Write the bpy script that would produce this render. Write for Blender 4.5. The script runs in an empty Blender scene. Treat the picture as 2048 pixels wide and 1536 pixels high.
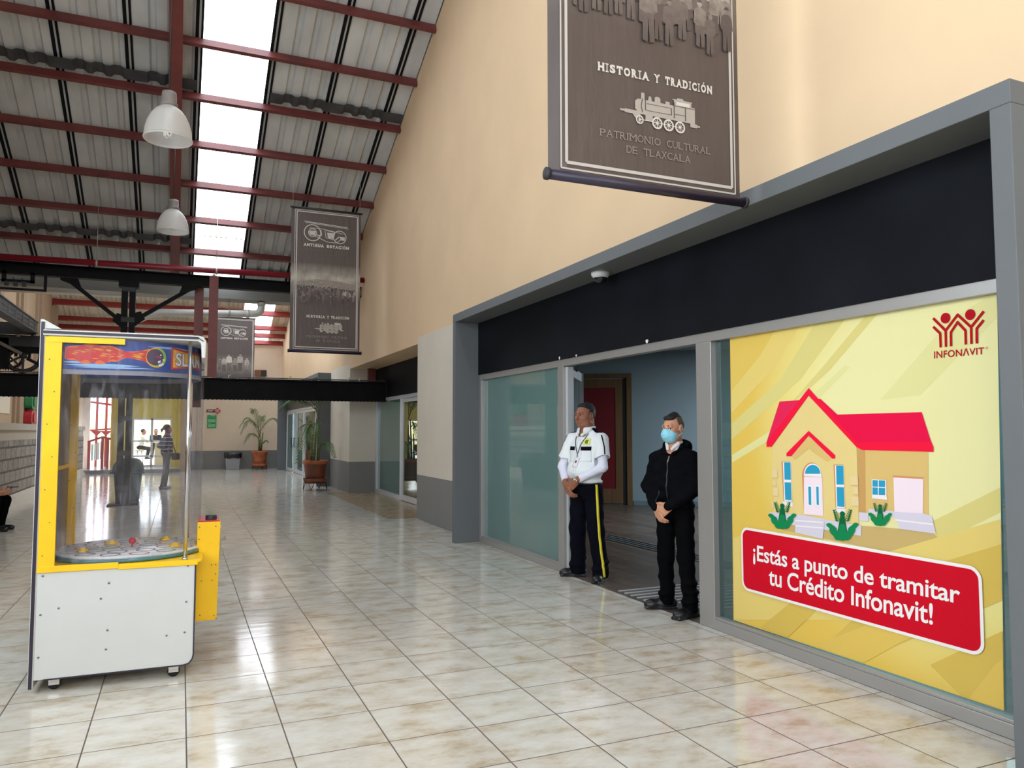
import bpy, bmesh, math, random
import numpy as np
from mathutils import Vector, Matrix
from mathutils.bvhtree import BVHTree
random.seed(7)
R = math.radians
scene = bpy.context.scene
COL = scene.collection

# ------------------------------------------------------------------ camera
F_PX, CAM_H = 1524.2, 1.50
YAW, PITCH, ROLL = R(23.424), R(3.4944), R(-0.053)
def cam_axes():
    cy, sy, cp, sp, cr, sr = math.cos(YAW), math.sin(YAW), math.cos(PITCH), math.sin(PITCH), math.cos(ROLL), math.sin(ROLL)
    fwd = np.array([sy*cp, cy*cp, sp]); right = np.array([cy, -sy, 0.0]); up = np.cross(right, fwd)
    return cr*right + sr*up, -sr*right + cr*up, fwd
_r, _u, _f = cam_axes()
cam_data = bpy.data.cameras.new('camera'); cam = bpy.data.objects.new('camera', cam_data); COL.objects.link(cam)
cam_data.sensor_width = 36.0; cam_data.lens = F_PX/2048*36.0; cam_data.clip_end = 300
cam.matrix_world = Matrix(((_r[0], _u[0], -_f[0], 0), (_r[1], _u[1], -_f[1], 0), (_r[2], _u[2], -_f[2], CAM_H), (0, 0, 0, 1)))
scene.camera = cam
def px_ray(x, y): return _r*((x-1024)/F_PX) + _u*(-(y-768)/F_PX) + _f
def on_x(x, y, X): d = px_ray(x, y); return np.array([0, 0, CAM_H]) + d*(X/d[0])      # photo point measured on a plane of constant X

# ------------------------------------------------------------------ world, exposure, daylight
scene.view_settings.view_transform = 'Standard'; scene.view_settings.look = 'None'
scene.view_settings.gamma = 1.0; scene.view_settings.use_curve_mapping = False
scene.view_settings.exposure = 0.17
scene.cycles.use_denoising = True
scene.cycles.max_bounces = 10; scene.cycles.diffuse_bounces = 5; scene.cycles.glossy_bounces = 5
scene.cycles.transparent_max_bounces = 24; scene.cycles.transmission_bounces = 6
scene.cycles.caustics_reflective = False; scene.cycles.caustics_refractive = False
scene.cycles.sample_clamp_indirect = 6.0
world = bpy.data.worlds.new('overcast_sky'); scene.world = world; world.use_nodes = True
bg = world.node_tree.nodes['Background']; bg.inputs[0].default_value = (0.90, 0.965, 1.04, 1); bg.inputs[1].default_value = 6.0
def portal(loc, rot, sx, sy):
    l = bpy.data.lights.new('daylight_portal', 'AREA'); l.shape = 'RECTANGLE'; l.size = sx; l.size_y = sy; l.cycles.is_portal = True
    o = bpy.data.objects.new('daylight_portal', l); COL.objects.link(o); o.location = loc; o.rotation_euler = rot
SL = math.atan(0.405)
portal((-0.2, -7.9, 6.3), (R(-90), 0, 0), 7.8, 3.4)         # unseen opening above the rear wall, added to light the hall
portal((-4.18, 0.5, 3.93), (0, R(-90), 0), 4.5, 13.0)       # unseen tall windows, added on the left for light from the side
portal((0.7, 11.0, 8.75), (-SL, 0, 0), 1.1, 18.5)           # skylight strip, front slope
portal((0.7, -3.0, 10.4), (SL, 0, 0), 1.1, 10.5)
portal((2.6, 29.0, 6.6), (-SL, 0, 0), 1.1, 6.6)
portal((2.07, 22.75, 6.45), (math.atan((7.69-5.11)/6.28), 0, 0), 2.1, 6.6); portal((-2.05, 22.75, 6.45), (math.atan((7.69-5.11)/6.28), 0, 0), 1.1, 6.6)  # unseen skylights on the rising slope, added to brighten the far hall
portal((-2.75, 32.6, 1.9), (R(90), 0, 0), 0.7, 3.0)
sl = bpy.data.lights.new('shop_fill_light', 'AREA'); sl.shape = 'RECTANGLE'; sl.size = 3; sl.size_y = 4; sl.energy = 330; sl.color = (0.9, 0.96, 1.0)
so = bpy.data.objects.new('shop_fill_light', sl); COL.objects.link(so); so.location = (9.6, 8.0, 3.05)  # unseen area lamp, added to light the blue wall of the shop

# ------------------------------------------------------------------ materials
def lin(c): return tuple(((v/255)/12.92 if v/255 <= 0.04045 else ((v/255+0.055)/1.055)**2.4) for v in c) + (1.0,)
def M(name, rgb, rough=0.6, metal=0.0, var=0.0, scale=6.0, bump=0.0, bscale=None, coat=0.0, stretch=(1, 1, 1), spec=0.5, emit=0.0, sheen=0.0):
    m = bpy.data.materials.new(name); m.use_nodes = True; nt = m.node_tree; b = nt.nodes['Principled BSDF']
    c = lin(rgb); b.inputs['Base Color'].default_value = c; b.inputs['Roughness'].default_value = rough; b.inputs['Metallic'].default_value = metal
    b.inputs['Specular IOR Level'].default_value = spec
    if coat: b.inputs['Coat Weight'].default_value = coat; b.inputs['Coat Roughness'].default_value = 0.08
    if sheen: b.inputs['Sheen Weight'].default_value = sheen
    if emit: b.inputs['Emission Color'].default_value = c; b.inputs['Emission Strength'].default_value = emit
    if var or bump:
        tc = nt.nodes.new('ShaderNodeTexCoord'); mp = nt.nodes.new('ShaderNodeMapping'); mp.inputs['Scale'].default_value = stretch
        nt.links.new(tc.outputs['Object'], mp.inputs[0])
        nz = nt.nodes.new('ShaderNodeTexNoise'); nz.inputs['Scale'].default_value = scale; nz.inputs['Detail'].default_value = 5
        nt.links.new(mp.outputs[0], nz.inputs['Vector'])
        if var:
            rp = nt.nodes.new('ShaderNodeValToRGB'); rp.color_ramp.elements[0].position = 0.3; rp.color_ramp.elements[1].position = 0.7
            rp.color_ramp.elements[0].color = tuple(v*(1-var) for v in c[:3])+(1,); rp.color_ramp.elements[1].color = tuple(min(1, v*(1+var)) for v in c[:3])+(1,)
            nt.links.new(nz.outputs['Fac'], rp.inputs[0]); nt.links.new(rp.outputs[0], b.inputs['Base Color'])
        if bump:
            n2 = nz
            if bscale:
                n2 = nt.nodes.new('ShaderNodeTexNoise'); n2.inputs['Scale'].default_value = bscale; n2.inputs['Detail'].default_value = 4; nt.links.new(mp.outputs[0], n2.inputs['Vector'])
            bp = nt.nodes.new('ShaderNodeBump'); bp.inputs['Strength'].default_value = bump; bp.inputs['Distance'].default_value = 0.02
            nt.links.new(n2.outputs['Fac'], bp.inputs['Height']); nt.links.new(bp.outputs[0], b.inputs['Normal'])
    return m
def glass(name, tint, haze=0.0, haze_col=(180, 190, 195), refl=1.0, gloss_col=(1, 1, 1), rough=0.0, streak=False):
    m = bpy.data.materials.new(name); m.use_nodes = True; nt = m.node_tree; nt.nodes.clear()
    out = nt.nodes.new('ShaderNodeOutputMaterial'); tr = nt.nodes.new('ShaderNodeBsdfTransparent'); tr.inputs[0].default_value = lin(tint)
    gl = nt.nodes.new('ShaderNodeBsdfGlossy'); gl.inputs['Roughness'].default_value = rough; gl.inputs[0].default_value = (*gloss_col, 1)
    lw = nt.nodes.new('ShaderNodeLayerWeight'); lw.inputs['Blend'].default_value = 0.5
    pw = nt.nodes.new('ShaderNodeMath'); pw.operation = 'POWER'; pw.inputs[1].default_value = 5.0; nt.links.new(lw.outputs['Facing'], pw.inputs[0])
    ml = nt.nodes.new('ShaderNodeMath'); ml.operation = 'MULTIPLY_ADD'; ml.inputs[1].default_value = 0.92*min(1, refl); ml.inputs[2].default_value = 0.075*refl; ml.use_clamp = True
    nt.links.new(pw.outputs[0], ml.inputs[0])
    last = tr
    if haze:
        df = nt.nodes.new('ShaderNodeBsdfDiffuse'); df.inputs[0].default_value = lin(haze_col)
        mx0 = nt.nodes.new('ShaderNodeMixShader'); mx0.inputs[0].default_value = haze
        if streak:                                  # scuffed patches and fine upright scratches
            tc = nt.nodes.new('ShaderNodeTexCoord'); mp = nt.nodes.new('ShaderNodeMapping'); mp.inputs['Scale'].default_value = (9, 9, 2.2); nt.links.new(tc.outputs['Object'], mp.inputs[0]); nz = nt.nodes.new('ShaderNodeTexNoise'); nz.inputs['Scale'].default_value = 1.6; nz.inputs['Detail'].default_value = 9; nz.inputs['Distortion'].default_value = 1.2; nt.links.new(mp.outputs[0], nz.inputs['Vector'])
            mr = nt.nodes.new('ShaderNodeMapRange'); mr.inputs['From Min'].default_value = .48; mr.inputs['From Max'].default_value = .74; mr.inputs['To Min'].default_value = haze*.6; mr.inputs['To Max'].default_value = haze*5; nt.links.new(nz.outputs['Fac'], mr.inputs[0]); nt.links.new(mr.outputs[0], mx0.inputs[0])
        nt.links.new(tr.outputs[0], mx0.inputs[1]); nt.links.new(df.outputs[0], mx0.inputs[2]); last = mx0
    mx = nt.nodes.new('ShaderNodeMixShader'); nt.links.new(ml.outputs[0], mx.inputs[0]); nt.links.new(last.outputs[0], mx.inputs[1]); nt.links.new(gl.outputs[0], mx.inputs[2])
    nt.links.new(mx.outputs[0], out.inputs[0]); return m

def tile_material():
    m = bpy.data.materials.new('ceramic_tiles'); m.use_nodes = True; nt = m.node_tree; N = nt.nodes; L = nt.links; b = N['Principled BSDF']
    tc = N.new('ShaderNodeTexCoord'); mp = N.new('ShaderNodeMapping'); mp.inputs['Location'].default_value = (-0.0575, -0.1655, 0)
    L.new(tc.outputs['Object'], mp.inputs[0])
    br = N.new('ShaderNodeTexBrick'); br.offset = 0.0; br.squash = 1.0
    for k, v in {'Scale': 1.0, 'Mortar Size': 0.0034, 'Mortar Smooth': 0.0, 'Bias': 0.0, 'Brick Width': 0.45, 'Row Height': 0.44241}.items(): br.inputs[k].default_value = v
    br.inputs['Color1'].default_value = (0.46, 0.46, 0.46, 1); br.inputs['Color2'].default_value = (0.54, 0.54, 0.54, 1); br.inputs['Mortar'].default_value = (0, 0, 0, 1)
    L.new(mp.outputs[0], br.inputs['Vector'])
    mp2 = N.new('ShaderNodeMapping'); mp2.inputs['Scale'].default_value = (0.85, 1.35, 1); L.new(tc.outputs['Object'], mp2.inputs[0])
    vs_ = N.new('ShaderNodeVectorMath'); vs_.operation = 'SCALE'; vs_.inputs['Scale'].default_value = 90.0; L.new(br.outputs['Color'], vs_.inputs[0]); va_ = N.new('ShaderNodeVectorMath'); va_.operation = 'ADD'; L.new(mp2.outputs[0], va_.inputs[0]); L.new(vs_.outputs[0], va_.inputs[1])   # every tile has its own clouding
    n1 = N.new('ShaderNodeTexNoise'); n1.inputs['Scale'].default_value = 5.0; n1.inputs['Detail'].default_value = 9; n1.inputs['Roughness'].default_value = 0.66; L.new(va_.outputs[0], n1.inputs['Vector'])
    rp = N.new('ShaderNodeValToRGB'); e = rp.color_ramp.elements
    e[0].position = 0.34; e[0].color = lin((182, 168, 145)); e[1].position = 0.62; e[1].color = lin((210, 208, 201))
    k = e.new(0.47); k.color = lin((200, 194, 182))
    L.new(n1.outputs['Fac'], rp.inputs[0])
    # each tile a touch lighter or darker than its neighbours
    hs = N.new('ShaderNodeMix'); hs.data_type = 'RGBA'; hs.blend_type = 'SOFT_LIGHT'; hs.inputs[0].default_value = 0.35
    L.new(rp.outputs[0], hs.inputs[6]); L.new(br.outputs['Color'], hs.inputs[7])
    mx = N.new('ShaderNodeMix'); mx.data_type = 'RGBA'; L.new(br.outputs['Fac'], mx.inputs[0]); L.new(hs.outputs[2], mx.inputs[6]); mx.inputs[7].default_value = lin((92, 80, 76))
    L.new(mx.outputs[2], b.inputs['Base Color'])
    n3 = N.new('ShaderNodeTexNoise'); n3.inputs['Scale'].default_value = 3.0; n3.inputs['Detail'].default_value = 2; L.new(tc.outputs['Object'], n3.inputs['Vector'])
    mr = N.new('ShaderNodeMapRange'); mr.inputs['To Min'].default_value = 0.07; mr.inputs['To Max'].default_value = 0.16; L.new(n3.outputs['Fac'], mr.inputs[0])
    ad = N.new('ShaderNodeMath'); ad.operation = 'MULTIPLY_ADD'; ad.inputs[1].default_value = 0.5; L.new(br.outputs['Fac'], ad.inputs[0]); L.new(mr.outputs[0], ad.inputs[2])
    L.new(ad.outputs[0], b.inputs['Roughness']); b.inputs['Specular IOR Level'].default_value = 0.5
    # slight unevenness of every tile: waves running across the corridor
    wv = N.new('ShaderNodeTexNoise'); wv.inputs['Scale'].default_value = 1.0; wv.inputs['Detail'].default_value = 2
    mp3 = N.new('ShaderNodeMapping'); mp3.inputs['Scale'].default_value = (1.2, 6.0, 1); L.new(tc.outputs['Object'], mp3.inputs[0]); L.new(mp3.outputs[0], wv.inputs['Vector'])
    inv = N.new('ShaderNodeMath'); inv.operation = 'MULTIPLY_ADD'; inv.inputs[1].default_value = -0.25; L.new(br.outputs['Fac'], inv.inputs[0]); L.new(wv.outputs['Fac'], inv.inputs[2])
    bp = N.new('ShaderNodeBump'); bp.inputs['Strength'].default_value = 0.22; bp.inputs['Distance'].default_value = 0.006; L.new(inv.outputs[0], bp.inputs['Height']); L.new(bp.outputs[0], b.inputs['Normal'])
    return m
def brick_material(name, c1, c2, mortar, bw, rh, ms=0.012, rough=0.8, offset=0.5, axis=None, bump=0.5, nscale=9, nfac=0.55):
    m = bpy.data.materials.new(name); m.use_nodes = True; nt = m.node_tree; N = nt.nodes; L = nt.links; b = N['Principled BSDF']
    tc = N.new('ShaderNodeTexCoord'); mp = N.new('ShaderNodeMapping'); L.new(tc.outputs['Object'], mp.inputs[0])
    vec = mp.outputs[0]
    if axis == 'yz':
        sp = N.new('ShaderNodeSeparateXYZ'); cb = N.new('ShaderNodeCombineXYZ'); L.new(vec, sp.inputs[0]); L.new(sp.outputs[1], cb.inputs[0]); L.new(sp.outputs[2], cb.inputs[1]); vec = cb.outputs[0]
    elif axis == 'yx':
        sp = N.new('ShaderNodeSeparateXYZ'); cb = N.new('ShaderNodeCombineXYZ'); L.new(vec, sp.inputs[0]); L.new(sp.outputs[1], cb.inputs[0]); L.new(sp.outputs[0], cb.inputs[1]); vec = cb.outputs[0]
    br = N.new('ShaderNodeTexBrick'); br.offset = offset
    for k, v in {'Scale': 1.0, 'Mortar Size': ms, 'Mortar Smooth': 0.3, 'Brick Width': bw, 'Row Height': rh}.items(): br.inputs[k].default_value = v
    br.inputs['Color1'].default_value = lin(c1); br.inputs['Color2'].default_value = lin(c2); br.inputs['Mortar'].default_value = lin(mortar); L.new(vec, br.inputs['Vector'])
    nz = N.new('ShaderNodeTexNoise'); nz.inputs['Scale'].default_value = nscale; nz.inputs['Detail'].default_value = 7; L.new(vec, nz.inputs['Vector'])
    mx = N.new('ShaderNodeMix'); mx.data_type = 'RGBA'; mx.blend_type = 'OVERLAY'; mx.inputs[0].default_value = nfac; L.new(br.outputs['Color'], mx.inputs[6]); L.new(nz.outputs['Fac'], mx.inputs[7])
    L.new(mx.outputs[2], b.inputs['Base Color']); b.inputs['Roughness'].default_value = rough
    if bump:
        bp = N.new('ShaderNodeBump'); bp.invert = True; bp.inputs['Strength'].default_value = bump; bp.inputs['Distance'].default_value = 0.01; L.new(br.outputs['Fac'], bp.inputs['Height']); L.new(bp.outputs[0], b.inputs['Normal'])
    return m

m_tile = tile_material()
m_tan = brick_material('tan_tiles', (168, 146, 112), (160, 138, 106), (120, 104, 84), 0.33, 0.33, 0.003, 0.22, 0.0, None, 0.1)
m_orange = M('peach_paint', (225, 195, 158), 0.75, var=0.035, scale=1.2, bump=0.04, bscale=60)
m_cream = M('cream_paint', (214, 205, 190), 0.75, var=0.03, scale=2, bump=0.04, bscale=60)
m_band = M('grey_wall_paint', (124, 123, 122), 0.6, var=0.03, scale=3)
m_frame = M('frame_grey_paint', (98, 101, 103), 0.6, var=0.04, scale=2.2)
m_fascia = M('black_fascia', (14, 16, 22), 0.6, var=0.35, scale=1.6, spec=.12)
m_alu = M('aluminium', (172, 170, 168), 0.38, 0.55)
m_alu_w = M('white_aluminium', (205, 208, 212), 0.35, 0.3)
m_roof = M('galvanised_sheet', (188, 189, 188), 0.6, 0.0, var=0.14, scale=2.2, stretch=(1, 0.35, 1))
m_roof2 = M('pale_sheet', (214, 208, 192), 0.55, var=0.06, scale=3)
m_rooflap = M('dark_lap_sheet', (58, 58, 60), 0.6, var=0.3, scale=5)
m_purlin = M('red_oxide_paint', (100, 48, 46), 0.45, var=0.22, scale=3)
m_purlin2 = M('red_oxide_paint_far', (140, 46, 42), 0.5, var=0.1, scale=3)  # brighter red than the near purlins
m_rafter = M('red_oxide_rafter', (112, 52, 48), 0.5, var=0.18, scale=4)
m_black = M('black_steel', (17, 16, 19), 0.6, 0.0, var=0.3, scale=5, spec=.12)
m_iron = M('old_iron', (44, 43, 46), 0.6, 0.2, var=0.35, scale=8)
m_irongrey = M('grey_riveted_steel', (104, 106, 110), 0.55, 0.1, var=0.3, scale=6)
m_pipered = M('fire_pipe_red', (122, 14, 34), 0.35)
m_pvc = M('white_pvc', (212, 210, 204), 0.35, var=0.05, scale=4)
m_steel = M('chrome', (205, 206, 210), 0.12, 1.0)
m_glass = glass('shop_glass', (150, 182, 180), 0.52, (136, 172, 168), 1.3)
m_glass_dark = glass('shop_glass_dark', (120, 150, 150), 0.22, (110, 140, 138), 1.0)
m_glass2 = glass('door_glass', (160, 186, 184), 0.16, (110, 140, 138), 1.8)
m_clear = glass('clear_glass', (235, 240, 240), 0.0, refl=1.0)
m_sky_sheet = glass('skylight_sheet', (246, 248, 250), 0.10, (240, 240, 240), 0.3)
m_acryl = glass('scratched_acrylic', (243, 243, 246), 0.055, (178, 178, 190), 0.25, streak=True)
m_white = M('white_laminate', (202, 204, 204), 0.45, var=0.015, scale=5)
m_yellow = M('yellow_paint', (246, 196, 8), 0.42, var=0.05, scale=6)
m_trim_dark = M('dark_edge_trim', (42, 34, 52), 0.4)
m_rubber = M('black_rubber', (22, 22, 24), 0.6)
m_screw = M('screw_steel', (120, 120, 118), 0.35, 0.7)
m_dark = M('dark_plastic', (30, 32, 34), 0.5)

# ------------------------------------------------------------------ mesh helpers
class MB:
    def __init__(s, layer=None): s.v = []; s.f = []; s.m = []; s.sm = []; s.layer = layer; s.n = 0     # layer: hair-thin step between printed shapes
    def add(s, vs, fs, mi=0, smooth=False):
        o = len(s.v); s.n += 1
        if s.layer: d = [c*s.n for c in s.layer]; vs = [(p[0]+d[0], p[1]+d[1], p[2]+d[2]) for p in vs]
        s.v += [tuple(map(float, p)) for p in vs]
        for f in fs: s.f.append(tuple(i+o for i in f)); s.m.append(mi); s.sm.append(smooth)
        return s
    def box(s, x0, x1, y0, y1, z0, z1, mi=0):
        v = [(x, y, z) for x in (x0, x1) for y in (y0, y1) for z in (z0, z1)]
        return s.add(v, [(0, 1, 3, 2), (4, 6, 7, 5), (0, 4, 5, 1), (2, 3, 7, 6), (0, 2, 6, 4), (1, 5, 7, 3)], mi)
    def bar(s, a, b, w, h=None, up=(0, 0, 1), mi=0):      # rectangular bar from a to b
        h = h or w; a = Vector(a); b = Vector(b); d = (b-a).normalized(); u = Vector(up)
        if abs(d.dot(u)) > 0.98: u = Vector((1, 0, 0))
        sd = d.cross(u).normalized(); u = sd.cross(d)
        v = [p + sd*(i*w/2) + u*(j*h/2) for p in (a, b) for i, j in ((-1, -1), (1, -1), (1, 1), (-1, 1))]
        return s.add(v, [(0, 3, 2, 1), (4, 5, 6, 7), (0, 1, 5, 4), (1, 2, 6, 5), (2, 3, 7, 6), (3, 0, 4, 7)], mi)
    def tube(s, pts, r, seg=10, mi=0, cap=True):
        pts = [Vector(p) for p in pts]; n = len(pts); rr = r if isinstance(r, (list, tuple)) else [r]*n; rings = []; pu = None
        for i, p in enumerate(pts):
            d = (pts[min(i+1, n-1)]-pts[max(i-1, 0)]).normalized()
            if pu is None: pu = Vector((0, 0, 1)) if abs(d.z) < 0.9 else Vector((1, 0, 0))
            sd = d.cross(pu).normalized(); pu = sd.cross(d).normalized()
            rings.append([p + (sd*math.cos(2*math.pi*k/seg) + pu*math.sin(2*math.pi*k/seg))*rr[i] for k in range(seg)])
        vs = [q for g in rings for q in g]; fs = [(i*seg+k, i*seg+(k+1) % seg, (i+1)*seg+(k+1) % seg, (i+1)*seg+k) for i in range(n-1) for k in range(seg)]
        if cap: fs += [tuple(range(seg))[::-1], tuple((n-1)*seg+k for k in range(seg))]
        return s.add(vs, fs, mi, True)
    def lathe(s, prof, c=(0, 0, 0), seg=24, mi=0, axis='z', cap=False):
        vs = []; 
        for r, z in prof:
            for k in range(seg):
                a = 2*math.pi*k/seg; p = (r*math.cos(a), r*math.sin(a), z)
                if axis == 'y': p = (p[0], p[2], p[1])
                elif axis == 'x': p = (p[2], p[0], p[1])
                vs.append((c[0]+p[0], c[1]+p[1], c[2]+p[2]))
        n = len(prof); fs = [(i*seg+k, i*seg+(k+1) % seg, (i+1)*seg+(k+1) % seg, (i+1)*seg+k) for i in range(n-1) for k in range(seg)]
        if cap: fs += [tuple(range(seg))[::-1], tuple((n-1)*seg+k for k in range(seg))]
        return s.add(vs, fs, mi, True)
    def ball(s, c, r, seg=14, mi=0, sc=(1, 1, 1)):
        n = seg//2+1; prof = [(max(1e-4, r*math.sin(math.pi*i/(n-1))), -r*math.cos(math.pi*i/(n-1))) for i in range(n)]
        m = MB().lathe(prof, (0, 0, 0), seg); return s.add([(c[0]+x*sc[0], c[1]+y*sc[1], c[2]+z*sc[2]) for x, y, z in m.v], m.f, mi, True)
    def prism(s, pts, depth, mi=0):                       # closed 3d polygon pushed along depth
        n = len(pts); d = np.array(depth, float); v = [np.array(p, float) for p in pts]; v += [p+d for p in v]
        return s.add(v, [tuple(range(n))[::-1], tuple(range(n, 2*n))]+[(i, (i+1) % n, n+(i+1) % n, n+i) for i in range(n)], mi)
    def merge(s, o, mi=None): return s.add(o.v, o.f, 0, False) if mi is None else s.add(o.v, o.f, mi, False)
    def build(s, name, mats, parent=None, bevel=0.0, solid=0.0, world=False):
        me = bpy.data.meshes.new(name); vs = s.v
        if world and parent is not None:
            inv = parent.matrix_world.inverted() if False else (Matrix.Translation(parent.location) @ parent.rotation_euler.to_matrix().to_4x4()).inverted()
            vs = [tuple(inv @ Vector(p)) for p in vs]
        me.from_pydata(vs, [], s.f); mats = mats if isinstance(mats, (list, tuple)) else [mats]
        for m in mats: me.materials.append(m)
        me.polygons.foreach_set('material_index', s.m); me.polygons.foreach_set('use_smooth', s.sm)
        bm = bmesh.new(); bm.from_mesh(me); bmesh.ops.recalc_face_normals(bm, faces=bm.faces) if len(s.f) < 60000 else None; bm.to_mesh(me); bm.free(); me.update()
        o = bpy.data.objects.new(name, me); COL.objects.link(o)
        if parent is not None: o.parent = parent
        if bevel:
            b = o.modifiers.new('bevel', 'BEVEL'); b.width = bevel; b.segments = 2; b.limit_method = 'ANGLE'; b.angle_limit = R(40)
        return o
def tag(o, label, cat, group=None, kind=None):
    o['label'] = label; o['category'] = cat
    if group: o['group'] = group
    if kind: o['kind'] = kind
    return o
def thing(name, label, cat, loc=(0, 0, 0), rz=0.0, group=None):
    o = bpy.data.objects.new(name, None); COL.objects.link(o); o.empty_display_size = 0.1; o.location = loc; o.rotation_euler = (0, 0, rz)
    return tag(o, label, cat, group)
def struct(o, label=None):
    o['kind'] = 'structure'
    if label: o['label'] = label
    return o
def copy_tree(o, parent=None):
    c = o.copy(); COL.objects.link(c); c.parent = parent
    for ch in list(o.children): copy_tree(ch, c)
    return c
_tcache = {}
def text_geo(body, bold=0.0, spacing=1.0):
    key = (body, bold, spacing)
    if key in _tcache: return _tcache[key]
    c = bpy.data.curves.new('lettering', 'FONT'); c.body = body; c.offset = bold; c.space_character = spacing; c.resolution_u = 4; c.fill_mode = 'FRONT'
    o = bpy.data.objects.new('lettering', c); COL.objects.link(o); bpy.context.view_layer.update()
    me = o.evaluated_get(bpy.context.evaluated_depsgraph_get()).to_mesh()
    v = np.array([tuple(p.co)[:2] for p in me.vertices]); f = [tuple(p.vertices) for p in me.polygons]
    o.to_mesh_clear(); bpy.data.objects.remove(o); bpy.data.curves.remove(c)
    _tcache[key] = (v, f); return v, f
def put_text(mb, body, fn, u0, u1, v0, v1, bold=0.0, spacing=1.0, mi=0):   # lettering fitted into a box of the surface fn(u, v)
    v, f = text_geo(body, bold, spacing); lo = v.min(0); hi = v.max(0); q = (v-lo)/(hi-lo)
    return mb.add([fn(u0+(u1-u0)*a, v0+(v1-v0)*b) for a, b in q], f, mi)
SLABS = {'H': ((.13, 2), (.87, 2)), 'I': ((.5, 2),), 'T': ((.5, 0), (.06, 3), (.94, 3)), 'R': ((.14, 2), (.9, 0)), 'A': ((.08, 0), (.92, 0)), 'Y': ((.5, 0), (.08, 1), (.92, 1)), 'D': ((.14, 2),), 'N': ((.13, 2), (.87, 1)),
         'P': ((.14, 2),), 'M': ((.1, 2), (.9, 2)), 'U': ((.12, 1), (.88, 1)), 'L': ((.16, 2),), 'X': ((.1, 2), (.9, 2)), 'E': ((.16, 2),)}
WID = {'I': 0.42, 'M': 1.2, 'O': 1.1, ' ': 0.55, 'Ó': 1.1, 'C': 1.0, 'G': 1.1, 'U': 1.05, 'H': 1.05, 'N': 1.08, 'D': 1.05, 'A': 1.1}
def put_slab(mb, body, fn, u0, u1, v0, v1, bold=0.03, gap=0.28, slab=0.16, mi=0):   # spaced slab-serif capitals
    ws = [WID.get(ch, 0.95) for ch in body]; tot = sum(ws)+gap*(len(body)-1); sc = (u1-u0)/tot; x = u0
    for ch, w in zip(body, ws):
        a, b = x, x+w*sc; x = b+gap*sc
        if ch == ' ': continue
        top = v1
        if ch == 'Ó': put_text(mb, 'O', fn, a, b, v0, v1, bold, 1, mi); line2(mb, fn, [(a+(b-a)*.42, v1+(v1-v0)*.08), (a+(b-a)*.66, v1+(v1-v0)*.26)], (v1-v0)*.12, mi); continue
        if ch == 'I': put_text(mb, 'I', fn, a+(b-a)*.3, a+(b-a)*.7, v0, v1, bold, 1, mi)
        else: put_text(mb, ch, fn, a, b, v0, top, bold, 1, mi)
        for p, k in SLABS.get(ch, ()):
            c = a+(b-a)*p; hw = sc*(0.2 if len(SLABS[ch]) > 1 else 0.26); t = (v1-v0)*slab
            if k in (0, 2): mb.add([fn(max(a-0.1*sc, c-hw), v0), fn(min(b+0.1*sc, c+hw), v0), fn(min(b+0.1*sc, c+hw), v0+t*.7), fn(max(a-0.1*sc, c-hw), v0+t*.7)], [(0, 1, 2, 3)], mi)
            if k in (1, 2): mb.add([fn(max(a-0.1*sc, c-hw), v1), fn(min(b+0.1*sc, c+hw), v1), fn(min(b+0.1*sc, c+hw), v1-t*.7), fn(max(a-0.1*sc, c-hw), v1-t*.7)], [(0, 1, 2, 3)], mi)
            if k == 3: mb.add([fn(c-sc*.09, v1), fn(c+sc*.09, v1), fn(c+sc*.09, v1-t*1.9), fn(c-sc*.09, v1-t*1.9)], [(0, 1, 2, 3)], mi)
    return mb
def arc(c, r, a0, a1, n=16, ry=None): return [(c[0]+r*math.cos(a0+(a1-a0)*i/n), c[1]+(ry or r)*math.sin(a0+(a1-a0)*i/n)) for i in range(n+1)]
def ring_poly(mb, fn, c, r0, r1, n=28, mi=0, ry=1.0):
    vs = [fn(c[0]+r*math.cos(2*math.pi*k/n), c[1]+ry*r*math.sin(2*math.pi*k/n)) for r in (r0, r1) for k in range(n)]
    return mb.add(vs, [(k, (k+1) % n, n+(k+1) % n, n+k) for k in range(n)], mi)
def flat(mb, fn, pts, mi=0): return mb.add([fn(*p) for p in pts], [tuple(range(len(pts)))], mi)
def line2(mb, fn, pts, w, mi=0):
    for (a, b), (c, d) in zip(pts, pts[1:]):
        l = math.hypot(c-a, d-b) or 1; nx, ny = -(d-b)/l*w/2, (c-a)/l*w/2
        flat(mb, fn, [(a+nx, b+ny), (a-nx, b-ny), (c-nx, d-ny), (c+nx, d+ny)], mi)
    return mb

# ================================================================== THE SETTING
XW, XF = 3.73, 3.377                    # wall plane, front of the grey frames
def zb(Y): return 8.10 - 0.405*(Y-11.77)          # underside of the purlins, near roof (front slope)
RIDGE = 2.0
def roof_z(Y):                                     # deck over the near hall and over the far hall
    if Y < RIDGE: return zb(RIDGE)+0.16-0.405*(RIDGE-Y)
    if Y < 19.55: return zb(Y)+0.16
    if Y < 25.9: return zb(19.55)+0.16+(Y-19.55)*((5.22+0.405*6.1)-(zb(19.55)+0.16))/6.35
    return 5.22+0.405*(32.0-Y)
# floor
fl = MB(); fl.box(-4.4, 4.45, -9, 30.3, -0.2, 0.0); struct(fl.build('floor', m_tile), 'cream ceramic tile floor of the hall')
f2 = MB()
f2.add([(3.26, 12.80, .002), (4.42, 12.80, .002), (4.42, 18.45, .002), (3.26, 18.95, .002)], [(0, 1, 2, 3)]); struct(f2.build('floor_tan', m_tan), 'patch of tan floor tiles before the second shop door')
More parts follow.
